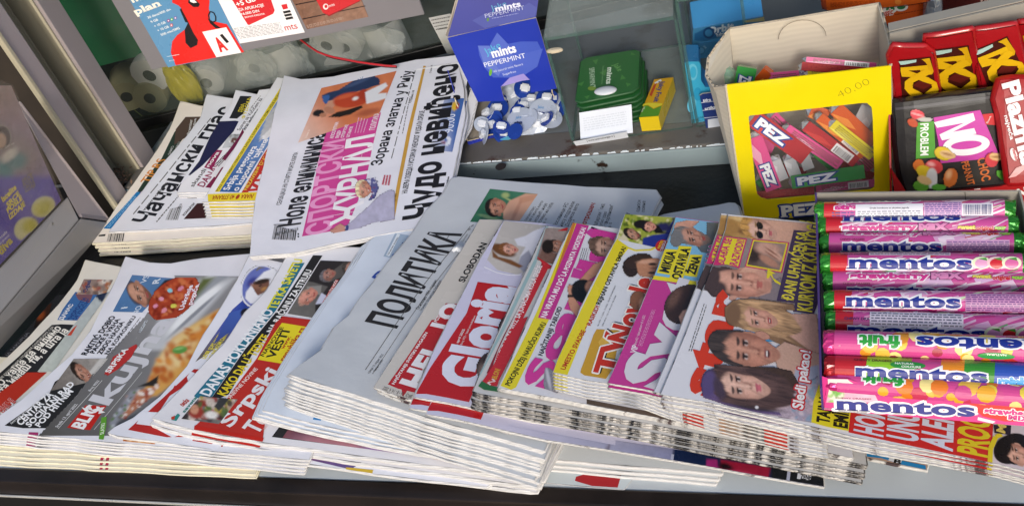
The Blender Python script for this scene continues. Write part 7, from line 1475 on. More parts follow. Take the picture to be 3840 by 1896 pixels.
wp((540, 1165), (880, 1135), 46, 'r', 'red candy pack with barcode lowest at the left of the window', .014, small=1)
wp((890, 1125), (1240, 1090), 44, 'p', 'pink candy pack under the level green one', .020, small=1, bars=1)
wp((545, 1188), (880, 1160), 30, 'g', 'green candy pack lowest of all under the window edge', .016)
wp((640, 960), (690, 1075), 76, 's', 'silver wrapped candy end left of centre in the window', .018)
wp((730, 950), (770, 1050), 66, 's', 'silver wrapped candy end in the centre of the window', .018)
wp((800, 880), (850, 1010), 62, 's', 'silver wrapped candy end right of the centre of the window', .022)
wp((1040, 990), (1230, 1060), 60, 'r', 'deep red candy pack at the lower right corner of the window', .032)
wp((560, 960), (620, 820), 80, 'p', 'pink candy pack far back at the left of the window', .04)
wp((760, 850), (1000, 900), 120, 's', 'silver wrapped candy far back in the middle of the window', .045)
wp((1150, 760), (1210, 640), 90, 's', 'silver wrapped candy far back at the upper right of the window', .04)
wp((620, 700), (700, 780), 90, 'p', 'pink candy pack peeping out between the slanting red one and the window top', .03, small=1)
wp((900, 900), (1010, 990), 80, 'g', 'green candy pack end in the lower middle of the window', .028)
wp((690, 1010), (830, 1040), 70, 'r', 'dark red candy pack just above the level green one', .03, small=1)
wp((860, 660), (960, 700), 80, 'o', 'orange candy pack at the upper middle of the window', .034)
wp((1120, 900), (1230, 1000), 80, 'p', 'pink candy pack at the right side of the window', .036, small=1)
wp((560, 1060), (640, 1150), 80, 'g', 'green candy pack at the lower left corner of the window', .034)
def tp(A, B, z0, z1, wpx, col, label, **k): return pack(A, B, z0, z1, wpx, col, label, **k)
tp((455, 525), (480, 405), .125, .142, 110, 'g', 'green candy pack on top of the heap at the back left', txt='PEZ')
tp((540, 500), (600, 430), .125, .138, 62, 'o', 'orange candy pack on top of the heap beside the green one')
tp((615, 470), (790, 455), .132, .132, 66, 'p', 'pink candy pack on top of the heap in the middle', small=1)
tp((832, 355), (1250, 392), .150, .138, 30, 'p', 'pink candy pack with barcode leaning on the back wall', bars=1, small=1)
tp((805, 395), (1190, 425), .142, .134, 48, 'r', 'red candy pack below the pink barcode one', small=1)
tp((840, 440), (1080, 445), .136, .132, 44, 'y', 'yellow candy pack just behind the front edge', small=1)
tp((795, 420), (830, 470), .13, .125, 50, 'r', 'red candy pack end with white letters behind the front edge', txt='PEZ')
tp((650, 500), (760, 490), .120, .120, 50, 'r', 'red candy pack half sunk under the pink one of the heap', small=1)
tp((1000, 420), (1240, 410), .130, .130, 50, 'p', 'pink candy pack at the right end of the heap', small=1)
tp((1080, 450), (1300, 430), .120, .120, 50, 'o', 'orange candy pack at the right end of the heap')
crumple('candy_wrapper', 'crumpled green wrapper in the back left corner of the yellow box', 'wrapper', P3((355, 470), .125, 'K'), .012, .012, .014, mat('green_wrapper', '#86a68c', rough=.2, coat=.5, noise=.3, nscale=80), 4)
WFILM = mat('window_film', '#eef2f2', rough=.1, alpha=.02, spec=.2, bump=.5, bscale=25, noise=.1)
flat('window_film', sy, None, .0002, WFILM, yb, uv=[(u, v) for u, v in (hole[0], hole[10], hole[7], hole[4])][:0] or [(min(h_[0] for h_ in hole) - .002, min(h_[1] for h_ in hole) - .002), (max(h_[0] for h_ in hole) + .002, min(h_[1] for h_ in hole) - .002), (max(h_[0] for h_ in hole) + .002, max(h_[1] for h_ in hole) + .002), (min(h_[0] for h_ in hole) - .002, max(h_[1] for h_ in hole) + .002)], off=-.0015)
fr('S')

# ============================================================ RED CARTON WITH BARS
RED = mat('red_card', '#a8141a', rough=.45, coat=.05, noise=.06)
rc = thing('bar_carton', 'open grey cardboard carton with red front flap holding chocolate bars', 'carton', tuple(P3((3372, 760), 0)))
zb = .17
B1, B2 = P3((1325, 195), zb, 'K'), P3((2131, 12), zb, 'K'); dB = (B2 - B1)
wallp('back_wall', [B1 - U * zb, B1 + dB * 1.25 - U * zb, B1 + dB * 1.25, B1], CARD, rc, .002)
wallp('back_rim', [B1 + U * .0005, B1 + dB * 1.25 + U * .0005, B1 + dB * 1.25 + U * .0005 + np.array([0, .012, .0]), B1 + U * .0005 + np.array([0, .012, 0])], CARD, rc, .001)
F1, F2 = P3((1385, 1155), .045, 'K'), P3((2131, 1085), .045, 'K'); dF = F2 - F1
wallp('front_flap', [F1 - U * .045, F1 + dF * 1.2 - U * .045, F1 + dF * 1.2, F1 + dF * .07, F1 - dF * .06 + U * .03], RED, rc, .0015)
F0 = F1 - dF * .06; wallp('side_flap', [F0 - U * .045, F0 + U * .03, B1 - U * .02, B1 - U * zb], RED, rc, .0015)
s = Surf(F1 - U * .03 - np.array([0, .0017, 0]), F1 + dF - U * .03 - np.array([0, .0017, 0]), F1 + U * .05 - np.array([0, .0017, 0])); a = Art(s); fr('I'); a.poly([(1340, 62), (1385, 60), (1390, 35), (1340, 35)], '#f2eeee'); a.T('N', (1690, 130), (1760, 110), (1665, 60), '#f0ecec', .1); a.build('front_print', INKC, rc); fr('S')
def pouch(name, label, cat, A, B, Cc, f, outl, base, draw, bulge=60, edge=None, th=.01, group=None, seed=2, wv=.0009, step=.008, m=None):
    s = Surf(P3(A[:2], A[2], f), P3(B[:2], B[2], f), P3(Cc[:2], Cc[2], f), wav=(wv, seed), step=step); fr(f)
    uv = [s.hit(p) for p in outl]; us = [q[0] for q in uv]; vs_ = [q[1] for q in uv]
    k = bulge * .1; s.curl = [('u', max(us) - .016, -k), ('-u', -(min(us) + .016), -k), ('v', max(vs_) - .012, -k), ('-v', -(min(vs_) + .012), -k)]
    uv = [s.hit(p) for p in outl]
    a = Art(s); a.out = uv; a.polyuv(wavy(uv, .0004, .006, seed), base); a.lay(2.2); t = thing(name, label, cat, tuple(s.O), group); draw(a); a.build('printed_wrapper', m or FOILP, t, base=.0006, gap=.0003)
    slab('filling', s, uv, th, edge or m or RED, t, top=0, rings=3); fr('S'); return t
BRN = '#43160f'
def twx(ox, oy, sc=1.0, rot=0):
    """yellow crossed lettering of the bars, drawn in frame U"""
    ca, sa = math.cos(math.radians(rot)) * sc, math.sin(math.radians(rot)) * sc
    def m_(P): return [(ox + x * ca - y * sa, oy + x * sa + y * ca) for x, y in P]
    def draw(a):
        a.poly(m_([(-20, -60), (420, -110), (520, 480), (560, 640), (40, 640)]), BRN)
        a.poly(m_([(290, -75), (400, -95), (460, 90), (440, 130), (300, 150), (260, 40), (370, 0), (340, -40)]), '#cda012')
        Y = '#d8ac14'
        a.poly(m_([(0, 40), (370, 0), (380, 60), (110, 80), (230, 120), (200, 170), (20, 165), (0, 90)]), Y)
        a.poly(m_([(330, 60), (390, 55), (440, 100), (370, 140), (180, 240), (170, 320), (330, 400), (560, 560), (500, 580), (350, 560), (120, 400), (60, 330), (60, 230), (160, 150)]), Y)
        a.poly(m_([(200, 120), (380, 160), (500, 230), (530, 330), (520, 360), (330, 480), (180, 590), (150, 560), (210, 480), (440, 300), (430, 270), (280, 210), (180, 170)]), Y)
        a.poly(m_([(160, 275), (255, 205), (440, 258), (320, 325)]), '#5a1c16')
        a.poly(m_([(-30, -40), (220, -70), (215, -35), (60, 0), (0, 5)]), '#a8c8c4')
    return draw
BW = mat('bar_wrap_red', '#a8171c', rough=.28, coat=.4, noise=.1)
def bar(label, outl, A, B, Cc, d, seed):
    return pouch('chocolate_bar', label, 'chocolate bar', A, B, Cc, 'U', outl, '#9c121a', d, 60, BW, .005, 'red and brown chocolate bars in the carton', seed)
bar('leftmost red chocolate bar, half hidden behind the yellow box', [(120, 1260), (100, 900), (170, 860), (300, 900), (290, 1230)], (120, 1260, .10), (290, 1230, .10), (100, 900, .138), lambda a: (a.poly([(130, 960), (230, 940), (290, 1240), (150, 1250)], BRN), a.poly([(140, 1000), (240, 980), (250, 1060), (180, 1100), (250, 1180), (160, 1220)], '#d8ac14'), a.poly([(135, 930), (200, 920), (190, 955), (140, 960)], '#a8c8c4')), 3)
bar('chocolate bar left of the centre, a little lower than its neighbours', [(200, 1230), (110, 680), (165, 560), (540, 570), (640, 640), (720, 1180)], (200, 1230, .11), (700, 1180, .105), (150, 640, .172), twx(240, 755, .86, 1), 5)
bar('chocolate bar in the centre of the row with the boldest crossed letters', [(690, 1200), (600, 760), (530, 620), (545, 455), (1100, 370), (1130, 560), (1240, 1120)], (700, 1190, .095), (1230, 1120, .095), (540, 600, .165), twx(635, 640, 1.0, 0), 7)
bar('chocolate bar right of the centre leaning to the right', [(1230, 1130), (1130, 600), (1105, 370), (1620, 300), (1660, 500), (1780, 1040)], (1240, 1120, .105), (1770, 1040, .105), (1110, 420, .17), twx(1150, 640, .98, -16), 9)
bar('red chocolate bar at the right edge of the picture', [(1700, 900), (1640, 400), (1660, 290), (1900, 260), (1960, 880)], (1700, 900, .10), (1950, 880, .10), (1640, 400, .16), lambda a: a.poly([(1700, 420), (1800, 380), (1850, 600), (1760, 640)], '#cda012'), 11)
# wafer bag with white lettering
def plz(a):
    a.T('Plazma', (2000, 500), (2120, 985), (2100, 480), '#ece8ea', .07, out='#8d1016', ow=.04); a.T('najveća', (2010, 690), (2048, 835), (2034, 690), '#ece8ea', .03); a.ell((2068, 920), 24, 45, '#8d1016', -20); a.ell((2068, 920), 19, 39, '#e8dada', -20); a.T('bambi', (2060, 890), (2078, 955), (2078, 888), '#b3151c', .06)
    a.poly([(2035, 1060), (2080, 1000), (2131, 980), (2131, 1010), (2080, 1050)], '#e2a0a0')
pouch('biscuit_bag', 'red biscuit bag with large white lettering at the right edge', 'biscuits', (2040, 1090, .06), (2150, 1080, .06), (1975, 490, .13), 'K', [(2045, 1090), (1990, 690), (1960, 590), (1990, 480), (2060, 470), (2260, 470), (2300, 1070)], '#9c121a', plz, 50, RED, .008, seed=6)
# peanut bag
def prob(a):
    a.poly([(1590, 700), (1868, 655), (1985, 935), (1632, 972), (1620, 850)], '#c43aa2'); a.T('NO', (1622, 765), (1680, 935), (1850, 700), '#eceaec', .14) if 0 else None
    a.T('N', (1655, 755), (1700, 845), (1860, 700), '#eceaec', .11) if 0 else a.poly([(1600, 742), (1615, 768), (1770, 738), (1640, 800), (1655, 830), (1845, 790), (1832, 765), (1700, 785), (1835, 730), (1820, 672), (1795, 690), (1790, 705), (1780, 708)][:0] or [(1592, 728), (1612, 760), (1775, 730), (1625, 800), (1640, 835), (1845, 795), (1832, 762), (1705, 785), (1838, 715), (1826, 672)], '#eceaec')
    a.ell((1785, 862), 140, 62, '#eceaec', -6); a.ell((1785, 862), 92, 24, '#c43aa2', -6)
    a.poly([(1490, 730), (1592, 720), (1602, 935), (1484, 945)], '#4f9a2e'); a.T('PROBLEM', (1512, 735), (1512, 925), (1560, 735), '#eef2ea', .04)
    a.T('CHOC', (1850, 945), (1880, 1080), (1905, 945), '#c9662c', .05); a.T('PEANUT', (1755, 965), (1795, 1105), (1800, 965), '#c9662c', .04); a.poly([(1880, 680), (1955, 672), (1968, 745), (1900, 740)], '#c41f28'); a.T('Štark', (1912, 735), (1935, 690), (1905, 728), '#eee', .0)
    a.photo([(1420, 640), (2060, 640), (2060, 1140), (1420, 1140)], [E(1492, 680, 44, 30, '#d03a48', 15), E(1492, 680, 40, 5, '#e8a0a4', 15, .5), E(1465, 730, 34, 24, '#b8441f', 30), E(1540, 710, 46, 14, '#b8b8b0', 0, .3), E(1648, 912, 56, 40, '#d8b820', 20), E(1675, 918, 50, 22, '#dcb47c', 15), E(1670, 915, 34, 7, '#a87a4a', 15, .5), E(1500, 980, 34, 36, '#d06a22', 20), E(1592, 990, 54, 42, '#d0383e', 15), E(1575, 975, 22, 12, '#f0a8a4', 15, .7), E(1535, 1020, 50, 36, '#d8b820', 20), E(1580, 1060, 34, 62, '#d8d4d2', 0), E(1515, 1105, 48, 34, '#5a9a2c', 10), E(1535, 1070, 46, 24, '#dcb47c', 20), E(1690, 1055, 42, 58, '#cf6a26', 15), E(1680, 1035, 16, 26, '#f0b884', 15, .8), E(1935, 950, 40, 44, '#c42f3c', 0), E(1965, 930, 44, 24, '#dcb47c', 5), E(1960, 932, 34, 6, '#a87a4a', 5, .5), E(1995, 1040, 40, 24, '#4f9a2e', 40), E(1620, 1112, 44, 20, '#4f9a2e', 0)], 4)
    a.poly([(1363, 640), (1990, 562), (1988, 580), (1364, 655)], '#3c3a40')
pouch('peanut_bag', 'black snack bag with big white letters on magenta square and coloured coated nuts', 'snack bag', (1440, 1140, .05), (2050, 1085, .05), (1360, 620, .12), 'K', [(1440, 1145), (1395, 1040), (1370, 850), (1358, 615), (1600, 585), (1985, 540), (2005, 700), (2035, 1085)], '#1b191c', prob, 70, mat('black_foil', '#1b191c', rough=.25, coat=.4, noise=.2), .008, seed=8)
# ---------------------------- orange rolls and brown bar at the back right
def orng(a):
    a.ell((1330, 55), 42, 26, '#eceae6', -6); a.ell((1395, 40), 42, 26, '#eceae6', -6); a.ell((1330, 52), 26, 16, '#2a7a48', -6); a.ell((1395, 38), 26, 16, '#2a7a48', -6); a.T('classic', (1262, 98), (1345, 80), (1260, 62), '#c8401c', .06, out='#eee8e2', ow=.1); a.T('12', (1440, 26), (1468, 18), (1438, 0), '#8a3010', .02); a.greek([(1360, 82), (1530, 52), (1532, 58), (1362, 90)], 1, '#8a3010')
pouch('biscuit_roll', 'orange biscuit roll with silver end behind the yellow box', 'biscuits', (1290, 165, .06), (1560, 95, .06), (1275, 30, .085), 'K', [(1200, 165), (1330, 140), (1560, 92), (1555, 20), (1300, 45), (1180, 70)], '#d85a1c', orng, 60, mat('orange_foil', '#d8541a', rough=.25, coat=.4, noise=.1), .012, 'orange biscuit rolls at the back', 3)
pouch('biscuit_roll', 'upper orange biscuit roll cut by the picture edge', 'biscuits', (960, 55, .09), (1550, 0, .09), (940, -60, .115), 'K', [(955, 60), (1300, 42), (1552, 8), (1550, -60), (940, -60)], '#d8601e', lambda a: (a.greek([(975, 12), (1240, -4), (1244, 22), (978, 42)], 4, '#a03c12'), a.ell((1380, 8), 20, 16, '#e8883a')), 60, mat('orange_foil', '#d8541a', rough=.25), .012, 'orange biscuit rolls at the back', 5)
crumple('foil_twist', 'silver crumpled foil end of the orange roll', 'foil', P3((1585, 50), .07, 'K'), .010, .012, .03, SILV, 8)
pouch('cocoa_bar', 'reddish brown wafer pack with pale lettering at the top right corner', 'wafer pack', (1640, 60, .06), (2200, 0, .06), (1630, -40, .09), 'K', [(1630, 70), (2200, 10), (2200, -80), (1620, -80)], '#5a1f1a', lambda a: a.T('Vital', (1860, 14), (1950, 2), (1858, -30), '#c9a8a0', .03), 40, mat('brown_foil', '#4a1c18', rough=.3), .03, seed=2)
# ============================================================ TRAY OF ROLLS
TZ = .093; TT = .118
tf = P3((165, 610), TZ, 'J'); tl = P3((140, 380), TT, 'J'); tb = P3((130, 85), TT, 'I'); tbr = P3((1680, 65), TT, 'I')
tr_ = thing('roll_tray', 'pink printed cardboard tray of candy rolls with light grey inside', 'tray', tuple(tf))
exd = (tbr - tb); exd /= np.linalg.norm(exd); eyd = np.array([tb[0] - tl[0], tb[1] - tl[1], 0]); WT = np.linalg.norm(tbr - tb)
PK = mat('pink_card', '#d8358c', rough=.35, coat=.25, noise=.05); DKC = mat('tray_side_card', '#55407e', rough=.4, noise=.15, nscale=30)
b0 = np.array([tb[0], tb[1], TZ]); l0 = np.array([tf[0], tf[1], TZ]); h_ = U * (TT - TZ)
wallp('tray_back', [b0, b0 + exd * WT, tbr, tb], CARD, tr_, .0015)
wallp('tray_floor', [l0 + U * .0004, l0 + exd * WT * 1.02 + U * .0004, b0 + exd * WT + U * .0004, b0 + U * .0004], CARD, tr_, .0008)
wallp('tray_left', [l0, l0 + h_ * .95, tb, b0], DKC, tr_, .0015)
wallp('tray_right', [l0 + exd * WT * 1.02, b0 + exd * WT, tbr, l0 + exd * WT * 1.02 + h_ * .95], CARD, tr_, .0015)
wallp('back_slit', [tb + exd * WT * .745 - U * .0 + np.array([0, -.0016, 0]), tb + exd * WT * .755 - U * .013 + np.array([0, -.0016, 0]), tb + exd * WT * .757 - U * .013 + np.array([0, -.0016, 0]), tb + exd * WT * .748 + np.array([0, -.0016, 0])], GROOVE, tr_, .0002)
s = Surf(P3((165, 610), TZ, 'J'), P3((1535, 722), TZ, 'J'), P3((190, 395), TZ + .021, 'J')); fr('J'); a = Art(s)
a.poly([(165, 612), (190, 395), (235, 398), (330, 400), (385, 420), (470, 468), (520, 510), (560, 520), (1000, 530), (1535, 562), (2100, 600), (2100, 768), (1535, 722)], '#d8358c'); a.lay(1.5)
a.poly([(190, 400), (325, 402), (340, 415), (380, 440), (360, 455), (225, 450), (195, 465)], '#dcdad8'); a.poly([(222, 452), (440, 452), (470, 470), (440, 475), (228, 470)], '#2c3a8e'); a.photo([(180, 560), (200, 470), (500, 480), (540, 560)], [G((200, 500), (520, 520), '#e2a8c4', '#e4bcd0'), Bl([(180, 560), (200, 470), (300, 480), (260, 560)], 26, ['#6cae4a', '#e8ecd8', '#9cc878'], 26, 2, .3), Nz(20, .15)], 5)
a.poly([(1150, 560), (1230, 535), (1400, 545), (1535, 600), (1560, 690), (1400, 690), (1250, 655)], '#d22c2e'); a.poly([(1420, 545), (1535, 540), (1600, 600), (1535, 590)], '#8cba5c'); a.poly([(1220, 660), (1340, 690), (1320, 705), (1215, 680)], '#eadfe8')
a.T('CHEWY DRAGEES', (243, 533), (490, 542), (243, 523), '#8c2a5a', .04)
def mentos(a, A, B, C_, sh=None): a.T('mentos', A, B, C_, '#1f2f86', .09, out='#f0eef2', ow=.15, slab=.06)
a.T('mentos', (232, 607), (1205, 655), (232, 515), '#f0eef2', .2, slab=.07) ; a.lay(.2); a.T('mentos', (240, 605), (1200, 655), (240, 520), '#26308a', .06, slab=.045)
a.T('strawberry', (1262, 632), (1640, 660), (1262, 592), '#cf2f86', .1, out='#eee', ow=.1); a.T('MIX', (1425, 672), (1580, 690), (1425, 640), '#cf2f86', .1, out='#eee', ow=.1)
a.build('front_print', INKC, tr_); flat('front_panel', s, [(165, 612), (190, 395), (330, 400), (470, 468), (560, 520), (1535, 562), (2100, 600), (2100, 768), (1535, 722)], .0012, PK, tr_, 'J', off=-.0004); 
wallp('corner_flap', [P3((140, 380), TT - .001, 'J'), P3((190, 395), TZ + .021, 'J'), P3((165, 610), TZ, 'J'), P3((160, 600), TZ, 'J')], PK, tr_, .0006); fr('S')
# ---------------------------- rolls
FG = mat('green_foil', '#2f8a2a', rough=.22, metal=.35, noise=.25, nscale=60, bump=.9, bscale=140, coat=.3); FRD = mat('red_foil', '#a81c24', rough=.22, metal=.35, noise=.25, nscale=60, bump=.9, bscale=140, coat=.3); FPK = mat('pink_foil', '#c92f7e', rough=.2, metal=.3, noise=.25, nscale=60, bump=.8, bscale=120, coat=.3)
WRAP = mat('roll_wrap', attr='ink', rough=.24, noise=.04, nscale=40, coat=.45, bump=.12, bscale=60)
def roll(label, A, B, f, z, kind, text, r=.0080, fe=None):
    p, q = P3(A, z, f), P3(B, z, f); d = q - p; L = np.linalg.norm(d); d /= L; L = .128
    s = Cyl(p, d, r, up=(0, -.55, 1)); t = thing('candy_roll', label, 'candy roll', tuple(p), 'candy rolls in the tray'); a = Art(s); c = math.pi * r
    pk, rd, gr = '#cc5098', '#c4202c', '#7cb85a'
    def R(u0, u1, v0, v1, col): a.polyuv([(u0, v0), (u1, v0), (u1, v1), (u0, v1)], col)
    base = {'s': pk, 'f': '#d04a90', 'r': '#b8202a'}[kind]; R(0, L, -c, c, base); a.lay(1.2)
    rg = random.Random(int(A[1]))
    # streaky printed background
    if kind == 's':
        R(.0, .012, -c, c, rg.choice([pk, rd])); a.L -= .02
        for i in range(7):
            u = rg.uniform(.03, .11); v = rg.uniform(-c * .6, c * .6); w_ = rg.uniform(.008, .02)
            a.polyuv([(u, v), (u + w_, v - .004), (u + w_ + .004, v + .003), (u + .003, v + .006)], rg.choice(['#dca4cc', '#e4c4dc', '#e8d4e4', '#c92f7e', '#d8b0d4']))
        for i in range(80):
            u = rg.uniform(.008, .122); v = rg.uniform(-c * .9, c * .9); w_ = rg.uniform(.006, .022); h__ = rg.uniform(.0006, .002); k = rg.uniform(.1, .5)
            a.polyuv([(u, v), (min(L, u + w_), v - w_ * k), (min(L, u + w_), v - w_ * k + h__), (u, v + h__)], rg.choice(['#e69cc4', '#e2b8d2', '#e8c8dc', '#dcb0d0', '#ecdce8', '#e6d0e0', rd, '#c92f7e', '#e28cb8', '#cfe0b8', '#5fae6a', '#d8659f', '#eed4e2']))
        a.lay(.3)
    if kind == 'f':
        for i in range(58):
            u = rg.uniform(.02, .125); v = rg.uniform(-c * .9, c * .9); rr = rg.uniform(.0026, .0062)
            a.polyuv([(u + rr * math.cos(k * .7), v + rr * math.sin(k * .7)) for k in range(9)], rg.choice(['#e8a830', '#e2c84a', '#c8322c', '#d0508e', '#e27a24', '#a8304c', '#f0dc90', '#d8902c', '#e8b84a', '#c83a5c']))
        a.lay(.3)
    if kind == 'r':
        for k, (u0, u1, cc) in enumerate(((.022, .055, '#8cc42c'), (.05, .075, '#c44a8c'), (.068, .090, '#e08a24'), (.082, .108, '#3a8c2e'), (.10, .128, '#2f52b0'))): a.polyuv([(u0, -c), (u1, -c), (u1 + .006, c), (u0 - .004, c)], cc)
        a.lay(.3)
    def tx(s_, u0, u1, v0, h, col, bold=.05, out=None, ow=.1, slab=0, up=1):
        V, F = textmesh(s_, bold, slab); x0, x1 = V[:, 0].min(), V[:, 0].max()
        m_ = lambda V: [((u0 + (q_[0] - x0) / (x1 - x0) * (u1 - u0)) if up > 0 else (u1 - (q_[0] - x0) / (x1 - x0) * (u1 - u0)), v0 - up * q_[1] / .72 * h) for q_ in V]
        fx = lambda F: F
        if out: V2, F2 = textmesh(s_, bold + ow, slab); a.add(m_(V2), fx(F2), hexc(out)); a.lay(.3)
        a.add(m_(V), fx(F), hexc(col)); a.lay(.2)
    text(a, R, tx, c, rg)
    for k in range(len(a.F)):      # cylinder coordinates run the other way round
        pass
    a.build('wrapper', WRAP, t, gap=.00007)
    for (e0, sg, fm) in ((0, -1, fe or FG), (L, 1, fe or FG)):
        bm = bmesh.new(); n = 22; rings = []; rg2 = random.Random(int(A[1]) + sg)
        for j, (o_, rr) in enumerate(((0, 1.0), (.004, 1.02), (.0065, .9), (.007, .55), (.0062, .15))):
            rings.append([bm.verts.new(s.pt(e0 + sg * (o_ + rg2.uniform(0, .0012) * (j > 0)), 2 * math.pi * i / n * r, (rr - 1) * r + rg2.uniform(-.0009, .0007) * (j > 0))) for i in range(n)])
        for X_, Y_ in zip(rings, rings[1:]):
            for i in range(n): bm.faces.new((X_[i], X_[(i + 1) % n], Y_[(i + 1) % n], Y_[i]))
        bm.faces.new(rings[-1]); bmesh.ops.recalc_face_normals(bm, faces=list(bm.faces)); mk('foil_end', bm, fm, t)
    return t
def bits(kind):
    """what a roll shows: list of text strips at heights v (metres round the roll, towards the buyer positive)"""
    def fn(a, R, tx, c, rg):
        def greek(u0, u1, v0, v1, n, col='#5a4a8c', bg=None):
            if bg: R(u0 - .001, u1 + .001, v0 - .0006, v1 + .0004, bg); a.lay(.2)
            lv_ = a.level([(u0, v0), (u1, v0), (u1, v1), (u0, v1)])
            for i in range(n):
                u = u0; v = v0 + (v1 - v0) * (i + .3) / n
                while u < u1: w_ = min(u1 - u, rg.uniform(.0012, .004)); a.polyuv([(u, v), (u + w_, v), (u + w_, v + (v1 - v0) / n * .45), (u, v + (v1 - v0) / n * .45)], col, lv_); u += w_ + .0008
            a.lay(.2)
        def berries(v):
            for i, cc in enumerate(('#e2a0c8', '#cc2430', '#d86aa4')):
                u = .102 + i * .0095; a.polyuv([(u + .0062 * math.cos(k * .45), v + .0042 * math.sin(k * .45)) for k in range(14)], '#e8f0c8' if i != 1 else '#f0c8cc'); a.lay(.15); a.polyuv([(u + .0044 * math.cos(k * .45), v + .0006 + .0031 * math.sin(k * .45)) for k in range(14)], cc); a.lay(.15); a.polyuv([(u - .002, v - .0026), (u + .003, v - .0032), (u + .0035, v - .0012), (u, v - .002)], '#4a9a3a'); a.lay(.1)
        def ments(v, u0=.012, u1=.096, h=.0088, col='#1f2f8a', up=1):
            tx('mentos', u0 - .001, u1 + .001, v, h, '#efedf2', .12, slab=.07, up=up); a.lay(.25); tx('mentos', u0, u1, v, h, col, .035, slab=.045, up=up)
        def straw(v): tx('strawberry', .012, .066, v, .0044, '#cf3a8c', .06, out='#f0e8ee', ow=.07); tx('MIX', .067, .088, v, .0046, '#dc8ab8', .08, out='#6a2a5c', ow=.06); tx('sweet', .094, .106, v - .0006, .003, '#e6d860', .06, out='#7a4a1c', ow=.05); tx('original', .1065, .118, v + .0002, .0028, '#c8262c', .05, out='#e8c8cc', ow=.05); tx('sour', .119, .1265, v, .003, '#9cd050', .06, out='#3a5a1c', ow=.05)
        if kind == 'label':
            tx('stra', .008, .026, .0005, .0042, '#cf3a8c', .08, out='#f2e8ee', ow=.08); greek(.006, .024, .002, .0062, 2); R(.0235, .072, -.0035, .0068, '#e8e6ee'); a.lay(.3); tx('Draže bombone sa ukusima jagode', .034, .062, .0004, .0012, '#4a4a55', .02); greek(.025, .070, .0016, .0062, 3, '#8a8a96'); greek(.0735, .098, -.004, .0062, 7, '#6a5a9c', '#d0a4cc'); R(.099, .120, -.003, .0062, '#ece8f0'); a.lay(.2); u = .1
            while u < .119: w_ = rg.choice([.0003, .0006]); R(u, u + w_, -.002, .0052, '#2b2f6c'); a.L -= .02; u += w_ + rg.choice([.0003, .0005])
            a.lay(.2); ments(-.0068, .010, .07)
        if kind == 'mix': ments(-.0022); straw(.0048)
        if kind == 'low': straw(-.0046); tx('CHEWY DRAGEES', .008, .026, .0002, .0016, '#7a2a50', .03); ments(.0082, .009, .080); R(.083, .125, -.0002, .0080, '#d8a4cc'); greek(.0835, .1245, .0006, .0078, 6, '#6a4a8c')
        if kind == 'full': tx('CHEWY DRAGEES', .007, .027, -.0048, .0016, '#4a2a60', .03); R(.027, .082, -.0085, -.0042, '#d8c0d4'); a.lay(.2); greek(.028, .081, -.008, -.0046, 2, '#77728c'); ments(.0052); berries(.001)
        if kind == 'mixl': straw(-.0004); tx('CHEWY DRAGEES', .007, .026, .0042, .0016, '#7a2a50', .03); ments(.0125, .009, .080)
        if kind == 'pr': tx('CHEWY DRAGEES', .007, .026, -.0062, .0016, '#7a2a50', .03); ments(.0052, .007, .083); R(.086, .127, -.0048, .0078, '#c990bc'); a.lay(.2); greek(.0865, .1265, -.0042, .0074, 8, '#6a3a80')
        if kind == 'stick': tx('CHEWY DRA', .006, .023, .0004, .0018, '#4a2a60', .03); R(.023, .083, -.0065, .0058, '#dcd2e0'); a.lay(.3); greek(.024, .082, -.006, .0054, 6, '#66647a'); ments(.0108, .007, .099); berries(.0062)
        if kind == 'fruit': tx('fruit', .016, .042, -.0042, .0078, '#2f9a3c', .05, out='#efeef0', ow=.08, up=-1); ments(-.0048, .052, .138, .0086, up=-1); a.polyuv([(.100 + .011 * math.cos(k * .4), .0062 + .0022 * math.sin(k * .4)) for k in range(16)], '#2f9a4c'); a.lay(.2); tx('NATURAL', .094, .106, .0046, .0012, '#e8f0e8', .03, up=-1); tx('2025E03', .003, .0042, .004, .001, '#e8c0d4', .0)
        if kind == 'rain': tx('CHEWY DRAGEES', .012, .036, -.0042, .0018, '#5a1a20', .03); ments(.0068, .012, .094); a.polyuv([(.046 + .011 * math.cos(k * .4), -.0022 + .0026 * math.sin(k * .4)) for k in range(16)], '#2f8a3c'); a.lay(.2); tx('NATURAL', .038, .050, -.0026, .0013, '#e8f0e8', .03); tx('COLOURS', .042, .054, -.0006, .0013, '#e8f0e8', .03); tx('rainbow', .100, .128, .0072, .005, '#3a9ce0', .08, out='#e8f0f8', ow=.06)
        if kind == 'fruit2': tx('fruit', .016, .042, -.006, .007, '#2f9a3c', .05, out='#efeef0', ow=.08, up=-1)
    return fn
roll('topmost candy roll in the tray with white sticker and blue barcode', (190, 238), (1660, 222), 'I', .113, 's', bits('label'))
roll('second candy roll from the back of the tray with strawberry lettering', (205, 352), (1700, 345), 'I', .108, 's', bits('mix'))
roll('third candy roll from the back of the tray with its blue word cut off below', (228, 475), (1720, 478), 'I', .106, 's', bits('low'))
roll('fourth candy roll from the back of the tray with three printed berries', (238, 632), (1740, 640), 'I', .115, 's', bits('full'))
roll('fifth candy roll from the back of the tray, strawberry lettering upmost', (258, 768), (1760, 780), 'I', .108, 's', bits('mixl'))
roll('sixth candy roll from the back of the tray with red left end', (268, 920), (1780, 940), 'I', .1135, 's', bits('pr'))
roll('seventh candy roll from the back of the tray with grey sticker text', (278, 1075), (1800, 1120), 'I', .109, 's', bits('stick'))
roll('upside down fruit candy roll with green lettering', (240, 155), (1540, 205), 'J', .119, 'f', bits('fruit'), r=.0088, fe=FPK)
roll('rainbow coloured candy roll just in front of the fruit one', (245, 325), (1540, 385), 'J', .111, 'r', bits('rain'), r=.0086, fe=FRD)
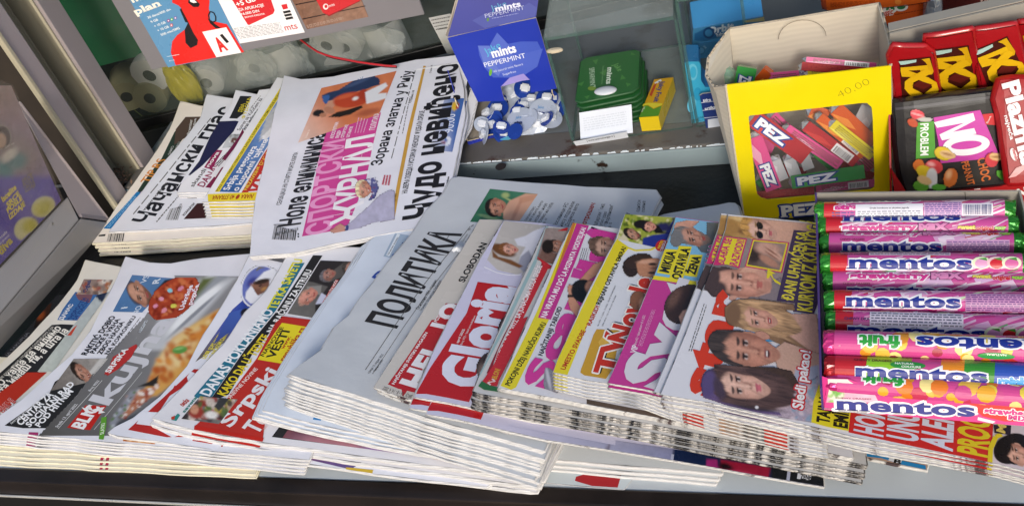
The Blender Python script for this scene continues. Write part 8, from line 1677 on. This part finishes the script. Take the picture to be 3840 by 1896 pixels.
roll('candy roll with orange slices lowest behind the tray front', (262, 425), (1540, 520), 'J', .105, 'f', bits('fruit2'), r=.0086, fe=FPK)
